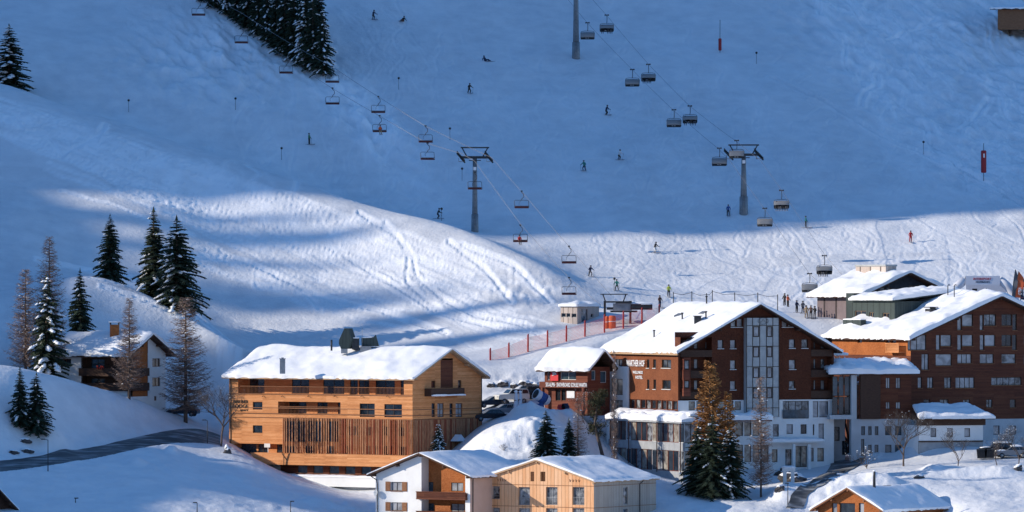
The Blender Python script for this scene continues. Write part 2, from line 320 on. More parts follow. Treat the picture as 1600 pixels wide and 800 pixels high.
# --- carve ski tracks as grooves in the snow
def stamp(pts, depth=0.12, width=0.35, rim=0.5):
    P = np.array([(p[0], p[1]) for p in pts]); seg = np.hypot(*np.diff(P, axis=0).T)
    s = np.concatenate([[0], np.cumsum(seg)]); q = np.arange(0, s[-1], 0.18)
    X = np.interp(q, s, P[:, 0]); Y = np.interp(q, s, P[:, 1])
    # per-sample max groove: accumulate in a delta map
    D = np.zeros(0)
    i, j = g_index(X, Y); i = i.astype(int); j = j.astype(int); ri, rj = 5, 3
    for di in range(-ri, ri+1):
        for dj in range(-rj, rj+1):
            a = np.clip(i+di, 0, len(PXS)-1); b = np.clip(j+dj, 0, len(DS)-1)
            d = np.hypot(XG[a, b]-X, YG[a, b]-Y)
            val = -depth*np.exp(-(d/width)**2)+rim*depth*np.exp(-((d-1.9*width)/(0.7*width))**2)
            cur = TR[a, b]; take = np.abs(val) > np.abs(cur)
            TR[a[take], b[take]] = val[take]
TR = np.zeros_like(ZG); rnd = random.Random(4)
def img_track(pl, depth, width, dmin=700, jit=0):
    pts = []
    P = np.array(pl, float); seg = np.hypot(*np.diff(P, axis=0).T); s = np.concatenate([[0], np.cumsum(seg)])
    q = np.linspace(0, s[-1], max(8, int(s[-1]/6))); ph = rnd.random()*9
    for t in q:
        x = np.interp(t, s, P[:, 0]); y = np.interp(t, s, P[:, 1])+jit*math.sin(t/23+ph)+jit*0.5*math.sin(t/9+ph*2)
        h = hit(x, y, dmin)
        if pts and abs(h.y-pts[-1][1]) > 14: 
            if len(pts) > 3: stamp(smooth(pts), depth, width)
            pts = []
        pts.append((h.x, h.y))
    if len(pts) > 3: stamp(smooth(pts), depth, width)
def smooth(pts, n=3):
    P = np.array(pts)
    for _ in range(n): P[1:-1] = (P[:-2]+2*P[1:-1]+P[2:])/4
    return P
# tracks flowing right-down along the sunlit ridge
for k in range(140):
    x0 = rnd.uniform(-40, 360); y0 = 150+0.36*x0+abs(rnd.gauss(0, 38)); L = rnd.uniform(140, 520)
    sl = rnd.uniform(0.30, 0.44)
    img_track([(x0, y0), (x0+L*0.5, y0+L*0.5*sl), (x0+L, y0+L*sl*1.06)], rnd.uniform(0.04, 0.12), 0.27, 795, 2.0)
for k in range(40):
    x0 = rnd.uniform(300, 640); y0 = 350+rnd.uniform(0, 90); L = rnd.uniform(90, 300)
    img_track([(x0, y0), (x0+L*0.6, y0+L*0.28), (x0+L, y0+L*0.36)], rnd.uniform(0.03, 0.10), 0.27, 795, 2)
for pl in ([(560,330),(620,365),(640,400),(632,435),(665,465),(700,490),(760,505),(850,520)], [(600,345),(645,395),(650,430),(690,462),(740,490),(830,508)],
           [(640,445),(665,440),(690,465),(745,492),(820,503)], [(500,340),(540,400),(610,440),(680,485),(780,512)],
           [(430,430),(520,468),(600,485),(700,520)], [(400,445),(480,455),(500,480)], [(300,398),(380,405),(460,440),(520,468)],
           [(95,240),(125,225),(155,208),(165,195)], [(110,245),(150,262),(230,290)], [(0,185),(28,185),(30,200),(75,208),(98,245)],
           [(190,293),(240,310),(300,333)], [(60,405),(160,425),(240,440)], [(140,430),(250,455),(300,475)], [(160,445),(230,470),(320,505)],
           [(290,478),(340,520),(372,548)], [(700,375),(760,420),(800,470)], [(720,380),(800,410),(860,470)]):
    for o in (0, 3.5): img_track([(x, y+o) for x, y in pl], 0.15, 0.30, 780, 0.8)
# carved turns on the shaded piste
for k in range(170):
    x0 = rnd.uniform(330, 1650); pts = []; X = None; ph = rnd.random()*6; am = rnd.uniform(.3, 1.6); wl = rnd.uniform(7, 20); dr = rnd.uniform(-0.1, 0.6)
    y1 = rnd.uniform(-10, 260); h = hit(x0, y1, 846); D = h.y; X = h.x; n = 0
    Dend = rnd.choice((845, 862, 866, 870))
    while D > Dend and n < 400: pts.append((X+am*math.sin(D/wl*6.28+ph), D)); D -= 0.8; X += dr*0.8; n += 1
    if len(pts) > 8: stamp(pts, rnd.uniform(0.02, 0.08), 0.24)
for k in range(260):     # fine scrapes on the sunny run-out
    px = rnd.uniform(930, 1640); py = rnd.uniform(352, 470); h = hit(px, py, 812); L = rnd.uniform(4, 16); a = rnd.uniform(-.2, .9); pts = [(h.x+a*t+.5*math.sin(t*.7+k), h.y-t) for t in np.arange(0, L, .5)]
    if len(pts) > 4: stamp(pts, rnd.uniform(.02, .055), .27)
for k in range(80):     # off-piste wiggles at the right
    px = rnd.uniform(1230, 1640); py = rnd.uniform(-20, 300)
    if px < 1190+(py)*0.95: continue
    h = hit(px, py, 846); D = h.y; X = h.x; ph = rnd.random()*6; pts = []; n = 0; L = rnd.uniform(20, 60); dr = rnd.uniform(0.1, 0.9)
    while n < L: pts.append((X+0.9*math.sin(n/5+ph), D)); D -= 0.7; X += dr*0.7; n += 1
    stamp(pts, rnd.uniform(0.06, 0.16), 0.26)
for pl in ([(1392,62),(1415,50),(1440,45),(1500,38)], [(1440,45),(1460,30)], [(1345,165),(1350,140),(1375,135),(1368,118)], [(1500,205),(1530,180),(1545,155)], [(1205,120),(1290,160),(1400,225),(1500,262),(1600,322)]):
    img_track(pl, 0.22, 0.4, 846, 1)
ZG += TR
FR_ = np.clip(mog, 0, 1)*np.clip(.62+1.0*fbm(XG/1.6+0.2*YG, YG/3.5, 4, 9), 0, 1)+np.clip(np.abs(TR)/.07, 0, 1)*(.75+.5*fbm(XG/2, YG/2, 2, 3))*np.clip(.22+mog+(YG < np.array(_KD[9])[:, None]+4), 0, 1)+.35*np.clip(fbm(XG/9+YG/40, YG/22, 4, 60)+.25, 0, 1)*(YG > 845)+np.clip((750-YG)/30, 0, .35)  # brighter fresh snow, plus relief brightness of moguls and tracks painted into the colour
# lay the road down as a shelf: its surface is the ground between two key lines (built as its own sheet below)
_dd = np.maximum(np.array(_KD[2])[:, None]-YG, YG-np.array(_KD[3])[:, None]); _q = np.clip(1-_dd/2.5, 0, 1)*(pxg < 352)
ZG = ZG*(1-_q)+ZB*_q; ZG[(_dd < 0.1) & (pxg < 345)] -= 0.3
def terrain_obj():
    nx, ny = ZG.shape; me = bpy.data.meshes.new('snowy_hillside')
    co = np.stack([XG, YG, ZG], -1).reshape(-1, 3); idx = np.arange(nx*ny).reshape(nx, ny)
    f = np.stack([idx[:-1, :-1], idx[1:, :-1], idx[1:, 1:], idx[:-1, 1:]], -1).reshape(-1, 4)
    me.vertices.add(len(co)); me.vertices.foreach_set('co', co.ravel()); me.loops.add(f.size); me.loops.foreach_set('vertex_index', f.ravel())
    me.polygons.add(len(f)); me.polygons.foreach_set('loop_start', np.arange(len(f))*4); me.polygons.foreach_set('use_smooth', np.ones(len(f), bool))
    me.materials.append(M['hill_snow']); me.update(); me.validate()
    at = me.attributes.new('tracked', 'FLOAT', 'POINT'); at.data.foreach_set('value', np.clip(FR_, 0, 1).astype(np.float32).ravel())
    o = bpy.data.objects.new('snowy_hillside', me); COL.objects.link(o); o['kind'] = 'structure'
terrain_obj()
# the rest of the valley, coarse, out to the horizon
def outer():
    xs = np.unique(np.concatenate([np.arange(-4000, -320, 160), np.arange(-320, 321, 12), np.arange(320, 4001, 160)])).astype(float)
    ys = np.unique(np.concatenate([np.arange(-3000, 500, 160), np.arange(500, 1400, 15), np.arange(1400, 4001, 130)])).astype(float)
    X, Y = np.meshgrid(xs, ys, indexing='ij'); Z = np.zeros_like(X)
    for i in range(X.shape[0]):
        for j in range(X.shape[1]):
            y = Y[i, j]; yc = min(max(y, 604), 1128); lim = 1480*yc/FPX; xc = min(max(X[i, j], -lim*0.99), lim*0.99)
            z = gz(xc, yc)-2.0-1.5*(abs(X[i, j]) < 1380*yc/FPX)
            if y > 1128: z += min((y-1128)*0.5, 300)
            if y < 604: z -= min((604-y)*0.12, 30)
            if y < -250: z += (-250-y)*0.3
            Z[i, j] = z+12*float(vnoise(X[i, j]/150, y/150, 3))*min(1, max(0, abs(X[i, j])/200-0.9))
    mb = MB(); n, m = X.shape; idx = np.arange(n*m).reshape(n, m)
    mb.add(list(zip(X.ravel(), Y.ravel(), Z.ravel())), np.stack([idx[:-1, :-1], idx[1:, :-1], idx[1:, 1:], idx[:-1, 1:]], -1).reshape(-1, 4).tolist(), 0, True)
    o = mb.build('valley_ground', M['snow']); o['kind'] = 'structure'
outer()
def road():
    mb = MB(); sel = [i for i in range(0, len(PXS), 4) if -700 <= PXS[i] < 352]; V = []; m = 8
    for i in sel:
        d0, d1 = _KD[2][i]+0.0, _KD[3][i]-0.0
        z0 = gz((PXS[i]-800)/FPX*(d0-0.5), d0-0.5); z1 = gz((PXS[i]-800)/FPX*(d1+0.5), d1+0.5)
        for k in range(m+1):
            t = k/m; d = d0+(d1-d0)*t; x = (PXS[i]-800)/FPX*d; V.append((x, d, z0+(z1-z0)*t-0.12))
    fs = [(a*(m+1)+k, (a+1)*(m+1)+k, (a+1)*(m+1)+k+1, a*(m+1)+k+1) for a in range(len(sel)-1) for k in range(m)]
    mb.add(V, fs, 0, True); o = mb.build('road', M['road']); o['kind'] = 'structure'
def mat_road():
    m, n, b = newmat('ploughed_road', (0.06, 0.065, 0.07), 0.6, 0, 0.4)
    f = noise(n, mapped(n, (0.35, 0.9, 1)), 0.8, 4, 0.5, 0.2)
    n.links.new(ramp(n, f, [(0.36, (0.04, 0.043, 0.047)), (0.50, (0.085, 0.09, 0.095)), (0.66, (0.34, 0.35, 0.36))]), b.inputs['Base Color'])
    return m
M['road'] = mat_road()
road()
# ---------------------------------------------------------------- unseen mountain added left of the frame, its ridge shaped for the wanted shadows
GU = [(500, 90), (640, 145), (700, 153), (709, 156), (716, 157.5), (717.3, 186), (725, 188), (729, 165), (740, 160.5), (748, 158.5), (765, 159.5), (775, 171.5), (790, 176), (800, 179.5), (815, 181), (830, 188.5), (840, 190.5), (845, 215), (852, 295), (900, 330), (960, 360), (1100, 380), (1400, 230)]  # ridge heights fitted to the shadow edges; the crag shades the hotel forecourt
def ridge_h(u): return float(np.interp(u, [a for a, b in GU], [b for a, b in GU]))
_d = (-math.sin(R(SAZ)), -math.cos(R(SAZ))); _e = (-math.cos(R(SAZ)), math.sin(R(SAZ)))
def ridge_pt(u, w=400): return (_d[0]*w+_e[0]*u, _d[1]*w+_e[1]*u)
def mountain():
    us = np.concatenate([np.arange(500, 690, 12), np.arange(690, 870, 2.5), np.arange(870, 1401, 15)]); ws = np.concatenate([np.arange(90, 380, 14), np.arange(380, 421, 4), np.arange(430, 800, 18)])
    mb = MB(); V = []
    for u in us:
        g = ridge_h(u)
        for w_ in ws:
            x, y = ridge_pt(u, w_); q = abs(w_-400); z = g-0.85*q
            z += min(1, q/40)*6*float(fbm(np.array(x/35), np.array(y/35), 4, 2)); V.append((x, y, max(z, -75)))
    m = len(ws); fs = [(a*m+b, a*m+b+1, (a+1)*m+b+1, (a+1)*m+b) for a in range(len(us)-1) for b in range(m-1)]
    mb.add(V, fs, 0, True); o = mb.build('mountain_slope', M['snow']); o['kind'] = 'structure'
mountain()

def ridge_wood():
    """spruces along the shoulder of that mountain, out of the frame: their shadows streak the left slope"""
    mb = MB(); rd = random.Random(12); u = 772
    while u < 846:
        x, y = ridge_pt(u, 400+rd.uniform(-25, 6)); z = ridge_h(u)-2; h = rd.uniform(7, 20); n = 7; r = h*.13
        mb.tube([(x, y, z), (x, y, z+h)], [.25, .05], 5)
        for k in range(n): q = k/n; mb.tube([(x, y, z+h*(.08+.9*q)), (x, y, z+h*(.08+.9*q)+h*.22)], [r*(1-q)**.8+.15, .05], 9, smooth=False)
        u += rd.choice((1.5, 2.4, 3.6, 6.0))
    o = mb.build('ridge_wood', M['bark']); o['kind'] = 'stuff'; o['label'] = 'dark spruces on the mountain shoulder beyond the left edge'; o['category'] = 'wood'
ridge_wood()  # unseen trees, added for their shadow streaks
# ---------------------------------------------------------------- building kit
class Fac:
    """vertical facade plane: s metres along d from C, z absolute height, n outward"""
    def __init__(s, C, d, n, L): s.C = Vector((C[0], C[1])); s.d = Vector(d); s.n = Vector(n); s.L = L; s.holes = []
    def pt(s, a, z, out=0.0): p = s.C+s.d*a+s.n*out; return Vector((p.x, p.y, z))
    def sz(s, px, py, out=0.0):
        r = Vector(((px-800)/FPX, 1.0)); t = (s.C.dot(s.n)+out)/r.dot(s.n); p = r*t; return (p-s.C).dot(s.d), (HY-py)/FPX*t
    def rect(s, x0, y0, x1, y1, out=0.0):
        ym, xm = (y0+y1)/2, (x0+x1)/2
        a = s.sz(x0, ym, out)[0]; b = s.sz(x1, ym, out)[0]; c = s.sz(xm, y1, out)[1]; d = s.sz(xm, y0, out)[1]
        return min(a, b), c, max(a, b), d
    def bar(s, mb, a0, z0, a1, z1, o0, o1, mi=0):
        mb.obox(s.pt(a0, z0, o0), s.pt(a1, z0, o0)-s.pt(a0, z0, o0), s.pt(a0, z0, o1)-s.pt(a0, z0, o0), (0, 0, z1-z0), mi)
    def shifted(s, out, a0=0.0, L=None): return Fac(s.C+s.n*out+s.d*a0, s.d, s.n, L or s.L)
def clip(poly, f):
    out = []
    for i in range(len(poly)):
        p, q = poly[i], poly[(i+1) % len(poly)]; a, b = f(p), f(q)
        if a >= 0: out.append(p)
        if (a >= 0) != (b >= 0): t = a/(a-b); out.append((p[0]+(q[0]-p[0])*t, p[1]+(q[1]-p[1])*t))
    return out
def wall(F, mb, a0, a1, z0, z1, holes=(), gable=None, out=0.0, depth=0.24, mi=0, reveal=None):
    """wall sheet with real openings; gable=(apex_s, apex_z, zl, zr) clips the top"""
    hs_ = [h for h in holes if h[2] > a0+.02 and h[0] < a1-.02 and h[3] > z0+.02 and h[1] < (gable[1] if gable else z1)-.02]
    ztop = gable[1] if gable else z1
    A = sorted(set([a0, a1]+[min(max(x, a0), a1) for h in hs_ for x in (h[0], h[2])])); Z = sorted(set([z0, ztop]+[min(max(x, z0), ztop) for h in hs_ for x in (h[1], h[3])]))
    for i in range(len(A)-1):
        j = 0
        while j < len(Z)-1:
            ca = (A[i]+A[i+1])/2
            inh = lambda cz: any(h[0] < ca < h[2] and h[1] < cz < h[3] for h in hs_)
            if inh((Z[j]+Z[j+1])/2): j += 1; continue
            k = j
            while k+1 < len(Z)-1 and not inh((Z[k+1]+Z[k+2])/2): k += 1
            P = [(A[i], Z[j]), (A[i+1], Z[j]), (A[i+1], Z[k+1]), (A[i], Z[k+1])]
            if gable:
                sa, za, zl, zr = gable
                P = clip(P, lambda p: zl+(za-zl)*(p[0]-a0)/(sa-a0)-p[1])
                if len(P) > 2: P = clip(P, lambda p: zr+(za-zr)*(a1-p[0])/(a1-sa)-p[1])
            if len(P) > 2: mb.poly([F.pt(a, z, out) for a, z in P], mi)
            j = k+1
    rv = mi if reveal is None else reveal
    for h in hs_:
        h = (max(h[0], a0), max(h[1], z0), min(h[2], a1), min(h[3], z1))
        if gable and h[3] >= z1-.01: continue
        q = [(h[0], h[1]), (h[2], h[1]), (h[2], h[3]), (h[0], h[3])]
        for k in range(4):
            p0, p1 = q[k], q[(k+1) % 4]; mb.poly([F.pt(*p0, out), F.pt(*p1, out), F.pt(*p1, out-depth), F.pt(*p0, out-depth)], rv)
def window(F, rc, parent, pane='glass', frame='frame', nx=1, nz=1, depth=0.2, out=0.0, fw=0.07, sill=None, name='window', label=None):
    a0, z0, a1, z1 = rc; mb = MB(); d0, d1 = out-depth, out-depth+0.07
    F.bar(mb, a0, z0, a0+fw, z1, d0, d1); F.bar(mb, a1-fw, z0, a1, z1, d0, d1)
    F.bar(mb, a0+fw, z0, a1-fw, z0+fw, d0, d1); F.bar(mb, a0+fw, z1-fw, a1-fw, z1, d0, d1)
    for k in range(1, nx): x = a0+(a1-a0)*k/nx; F.bar(mb, x-fw*.45, z0+fw, x+fw*.45, z1-fw, d0, d1)
    for k in range(1, nz): z = z0+(z1-z0)*k/nz; F.bar(mb, a0+fw, z-fw*.45, a1-fw, z+fw*.45, d0+.005, d1-.005)
    w_ = mb.build(name, M[frame], parent)
    if label: w_['label'] = label
    p = MB(); p.poly([F.pt(a0+.01, z0+.01, d0+.02), F.pt(a1-.01, z0+.01, d0+.02), F.pt(a1-.01, z1-.01, d0+.02), F.pt(a0+.01, z1-.01, d0+.02)])
    p.build('pane', M[pane], w_)
    if sill:
        q = MB(); F.bar(q, a0-.08, z0-.08, a1+.08, z0-.003, out-.02, out+.12); q.build('sill', M[sill], w_)
    return w_
class House:
    def __init__(s, name, label, cat, cpx, D, a, pxl, pxr, zb_py, group=None):
        C = W3(cpx, 0, D); s.C = Vector((C.x, C.y)); s.a = R(a)
        s.dl = Vector((-math.cos(s.a), math.sin(s.a))); s.dr = Vector((math.sin(s.a), math.cos(s.a)))
        s.nl = Vector((-math.sin(s.a), -math.cos(s.a))); s.nr = Vector((math.cos(s.a), -math.sin(s.a)))
        def dist(d, px):   # along d from C to the sight line of px
            k = (px-800)/FPX; return (k*s.C.y-s.C.x)/(d.x-k*d.y)
        s.LL = dist(s.dl, pxl); s.LR = dist(s.dr, pxr)
        s.FL = Fac(s.C, s.dl, s.nl, s.LL); s.FR = Fac(s.C, s.dr, s.nr, s.LR)
        s.zb = (HY-zb_py)/FPX*D; s.D = D
        s.root = empty(name, (s.C.x, s.C.y, s.zb), label, cat, group)
    def z(s, py): return (HY-py)/FPX*s.D
    def P(s, a, b, z): p = s.C+s.dl*a+s.dr*b; return Vector((p.x, p.y, z))    # a towards the left, b towards the right
    def back(s, z0, z1, mat, rise=0, ridge='L', name='back_wall'):
        mb = MB(); L, W_ = s.LL, s.LR; i = .02
        if ridge == 'L':
            mb.poly([s.P(0, W_, z0), s.P(L, W_, z0), s.P(L, W_, z1), s.P(0, W_, z1)])
            mb.poly([s.P(L, 0, z0), s.P(L, W_, z0), s.P(L, W_, z1), s.P(L, W_/2, z1+rise), s.P(L, 0, z1)])
        else:
            mb.poly([s.P(L, 0, z0), s.P(L, W_, z0), s.P(L, W_, z1), s.P(L, 0, z1)])
            mb.poly([s.P(0, W_, z0), s.P(L, W_, z0), s.P(L, W_, z1), s.P(L/2, W_, z1+rise), s.P(0, W_, z1)])
        mb.build(name, M[mat], s.root)
    def roof(s, ze, rise, ridge, oe, og, st=0.5, thick=0.22, mat='dark_wood', seed=1, og2=None, lump=0.10, span=None, snow=True, skip=None):
        """gable roof with a snow blanket; oe/og overhang at eaves and gables"""
        LA, LB = (s.LL, s.LR) if ridge == 'L' else (s.LR, s.LL)
        if span: LA = span
        og2 = og if og2 is None else og2; b0 = LB/2; k = rise/b0
        Q = (lambda a, b, z: s.P(a, b, z)) if ridge == 'L' else (lambda a, b, z: s.P(b, a, z))
        zr = lambda b: ze+rise-k*abs(b-b0)+0.02
        mb = MB()
        for e0, e1 in ((-oe, b0), (b0, LB+oe)):
            q = [Q(-og, e0, zr(e0)), Q(LA+og2, e0, zr(e0)), Q(LA+og2, e1, zr(e1)), Q(-og, e1, zr(e1))]
            mb.add(q+[p+Vector((0, 0, thick)) for p in q], [(0, 1, 2, 3), (7, 6, 5, 4), (0, 4, 5, 1), (1, 5, 6, 2), (2, 6, 7, 3), (3, 7, 4, 0)])
        ro = mb.build('roof', M[mat], s.root)
        # rafters under the gable overhang
        for fb in (0.0, 0.25, 0.5, 0.75, 1.0):
            rf = MB(); b = LB*fb; z = zr(b)-0.03
            rf.obox(Q(-og+.1, b-.1, z-.26), Q(0.3, b-.1, z-.26)-Q(-og+.1, b-.1, z-.26), Q(-og+.1, b+.1, z-.26)-Q(-og+.1, b-.1, z-.26), (0, 0, .26))
            rf.build('purlin', M[mat], ro)
        if not snow: return ro
        na = max(10, int((LA+og+og2)/0.35)); nb = max(10, int((LB+2*oe)/0.35)); V = []; rs = np.random.RandomState(seed)
        A = np.linspace(-og, LA+og2, na+1); B = np.linspace(-oe, LB+oe, nb+1)
        ox, oy = rs.rand()*50, rs.rand()*50
        G, H = np.meshgrid(A, B, indexing='ij'); n1 = fbm(G/2.6+ox, H/2.6+oy, 3, 2); n2 = fbm(G/0.55+ox, H/0.55+oy, 2, 5)
        n3 = fbm(G/6.0+ox, H/6.0+oy, 2, 7)
        top = []; bot = []
        for i in range(na+1):
            for j in range(nb+1):
                a, b = A[i], B[j]; de = min(b+oe, LB+oe-b); dg = min(a+og, LA+og2-a)
                e = (1-math.exp(-de/0.22))*0.45+0.55; g = (1-math.exp(-dg/0.25))*0.4+0.6
                t = st*e*g*(1+0.75*n1[i, j]+0.6*n3[i, j])+0.05*n2[i, j]
                ea = eb = 0
                if i in (0, na): ea = (-1 if i == 0 else 1)*lump*(0.5+n2[i, j])
                if j in (0, nb): eb = (-1 if j == 0 else 1)*lump*(1.0+2.2*n2[i, j]+1.2*n1[i, j])
                zz = ze+rise-k*math.sqrt((b-b0)**2+0.12)+0.02+thick
                top.append(Q(a+ea*1.0, b+eb*1.0, zz+max(t, .5*st))); bot.append(Q(a+ea*.6, b+eb*.6, zr(b)+thick-(0.10*(1+2*n2[i, j]) if j in (0, nb) else 0.02)))
        m = nb+1; fs = [(i*m+j, i*m+j+1, (i+1)*m+j+1, (i+1)*m+j) for i in range(na) for j in range(nb)]
        sn = MB(); sn.add(top, fs, 0, True); ring = [i*m for i in range(na)]+[na*m+j for j in range(nb)]+[i*m+nb for i in range(na, 0, -1)]+[j for j in range(nb, 0, -1)]
        rr = [top[i] for i in ring]+[bot[i] for i in ring]; n = len(ring)
        sn.add(rr, [(i, (i+1) % n, n+(i+1) % n, n+i) for i in range(n)], 0, True)
        o = sn.build('snow_cover', M['roof_snow'], ro); return ro
def snow_slab(name, pts4, t, parent, seed=1, lump=0.1, step=0.35, mat='roof_snow'):
    """a lumpy snow layer over a quad (p00,p10,p11,p01)"""
    p = [Vector(q) for q in pts4]; na = max(3, int((p[1]-p[0]).length/step)); nb = max(3, int((p[3]-p[0]).length/step)); top = []; bot = []
    c = (p[0]+p[1]+p[2]+p[3])/4; La = (p[1]-p[0]).length; Lb = (p[3]-p[0]).length
    for i in range(na+1):
        for j in range(nb+1):
            u, v = i/na, j/nb; q = (p[0]*(1-u)+p[1]*u)*(1-v)+(p[3]*(1-u)+p[2]*u)*v
            de = min(u, 1-u)*La; dg = min(v, 1-v)*Lb; n1 = float(fbm(np.array(q.x/1.3+seed), np.array((q.y+q.z)/1.3), 3, seed))
            tt = t*((1-math.exp(-de/.2))*.4+.6)*((1-math.exp(-dg/.2))*.4+.6)*(1+0.7*n1); ed = i in (0, na) or j in (0, nb)
            off = Vector((0, 0, 0))
            if ed: off = (q-c); off.z = 0; off = off.normalized()*lump*(0.6+1.5*n1)
            top.append(q+off+Vector((0, 0, max(tt, .04)))); bot.append(q+off*.7-Vector((0, 0, (0.05+abs(n1)*0.1) if ed else 0)))
    m = nb+1; mb = MB(); mb.add(top, [(i*m+j, i*m+j+1, (i+1)*m+j+1, (i+1)*m+j) for i in range(na) for j in range(nb)], 0, True)
    ring = [i*m for i in range(na)]+[na*m+j for j in range(nb)]+[i*m+nb for i in range(na, 0, -1)]+[j for j in range(nb, 0, -1)]; n = len(ring)
    mb.add([top[i] for i in ring]+[bot[i] for i in ring], [(i, (i+1) % n, n+(i+1) % n, n+i) for i in range(n)], 0, True)
    return mb.build(name, M[mat], parent)
def text3d(F, txt, rc, parent, mat, out=0.04, name='lettering', shear=0.0):
    """extruded lettering filling a facade rectangle"""
    cu = bpy.data.curves.new(name, 'FONT'); cu.body = txt; cu.size = 1; cu.extrude = 0.02; cu.resolution_u = 2; cu.offset = 0.012; cu.space_line = 0.8; cu.shear = shear
    t = bpy.data.objects.new('tmp', cu); COL.objects.link(t); dg = bpy.context.evaluated_depsgraph_get(); dg.update()
    me = bpy.data.meshes.new_from_object(t.evaluated_get(dg)); bpy.data.objects.remove(t)
    xs = [v.co.x for v in me.vertices]; ys = [v.co.y for v in me.vertices]; x0, x1, y0, y1 = min(xs), max(xs), min(ys), max(ys)
    a0, z0, a1, z1 = rc; sgn = -1 if (F.pt(1, 0).x < F.pt(0, 0).x) else 1; off = Vector((0, 0, 0)); q = parent
    while q is not None: off = off+q.location; q = q.parent
    for v in me.vertices:
        u = (v.co.x-x0)/(x1-x0); w_ = (v.co.y-y0)/(y1-y0); a = a0+(a1-a0)*(u if sgn > 0 else 1-u)
        v.co = F.pt(a, z0+(z1-z0)*w_, out+v.co.z)-off
    me.materials.append(M[mat]); o = bpy.data.objects.new(name, me); COL.objects.link(o); o.parent = parent; return o
# ---------------------------------------------------------------- trees
def spruce(h, r, seed, snow=0.15, base=0.05, dens=1.0):
    rd = random.Random(seed); root = empty('spruce_tree', (0, 0, 0)); t = MB(); t.tube([(0, 0, -1.0), (0, 0, h*.5), (0, 0, h)], [h*.02, h*.012, .02], 7); t.build('trunk', M['bark'], root)
    f = MB(); s = MB(); z = h*base+0.2; lean = [rd.uniform(0.68, 1.18) for _ in range(9)]; sside = [rd.choice((.25, .7, 1.7)) for _ in range(9)]
    while z < h-0.15:
        q = 1-z/h; L = r*(q**0.8)*(1.0 if q < .92 else .85); nb = int((6+7*q)*dens); a0 = rd.random()*6.28
        for k in range(nb):
            an = a0+6.28*k/nb+rd.uniform(-.25, .25); l = L*rd.choice((rd.uniform(.5, .8), rd.uniform(.8, 1.15)))*lean[int(an/6.284*9) % 9]+.12
            if rd.random() < .05: continue
            ca, sa = math.cos(an), math.sin(an); drop = rd.uniform(.28, .5)*(0.5+q); zz = z+rd.uniform(-.12, .12); up = 0.10*l
            n = max(2, int(l/.26)); prev = None; sn = rd.random() < snow*sside[int(an/6.284*9) % 9]
            for i in range(n+1):
                u = i/n; x = l*u; dz = up*math.sin(u*2.0)-drop*l*u*u*0.8+0.14*l*max(0, u-.7)
                c = Vector((ca*x, sa*x, zz+dz))
                if i:
                    w = (0.18+.34*(1-u*0.8))*min(1, l)*rd.uniform(.75, 1.2)
                    for sd_ in (-1, 1):
                        tip = c+Vector((-sa*sd_*w+ca*w*.55, ca*sd_*w+sa*w*.55, -w*rd.uniform(.2, .65)))
                        m_ = (prev+c)/2; e = (c-prev)*.55; f.add([m_-e, m_+e, tip+e*.25, tip-e*.3], [(0, 1, 2, 3)])
                    # short hanging sprig
                    f.add([prev, c, c+Vector((0, 0, -w*.75)), prev+Vector((0, 0, -w*.55))], [(0, 1, 2, 3)])
                    if sn and u > .25 and rd.random() < .75:
                        b = Vector((ca, sa, -drop*.9)).normalized(); sz = rd.uniform(.6, 1.25)*min(.34, .14+.12*l); cc = c+Vector((0, 0, .09)); pr = Vector((-sa, ca, 0))
                        P = [cc-b*sz, cc+pr*sz*.75-Vector((0, 0, .05)), cc+b*sz*1.1-Vector((0, 0, .06)), cc-pr*sz*.75-Vector((0, 0, .05)), cc+Vector((0, 0, .14*sz/.3)), cc-Vector((0, 0, .08))]
                        s.add(P, [(0, 1, 4), (1, 2, 4), (2, 3, 4), (3, 0, 4), (1, 0, 5), (2, 1, 5), (3, 2, 5), (0, 3, 5)], 0, True)
                prev = c
        z += (0.20+0.20*q)*(h/12)**.35
    for k in range(5): f.add([(0, 0, h+.35), (math.cos(k*1.26)*.14, math.sin(k*1.26)*.14, h-.35), (math.cos(k*1.26+.9)*.14, math.sin(k*1.26+.9)*.14, h-.3)], [(0, 1, 2)])
    f.build('crown', M['needles'], root)
    if s.v: s.build('snow_load', M['roof_snow'], root)['kind'] = 'stuff'
    return root
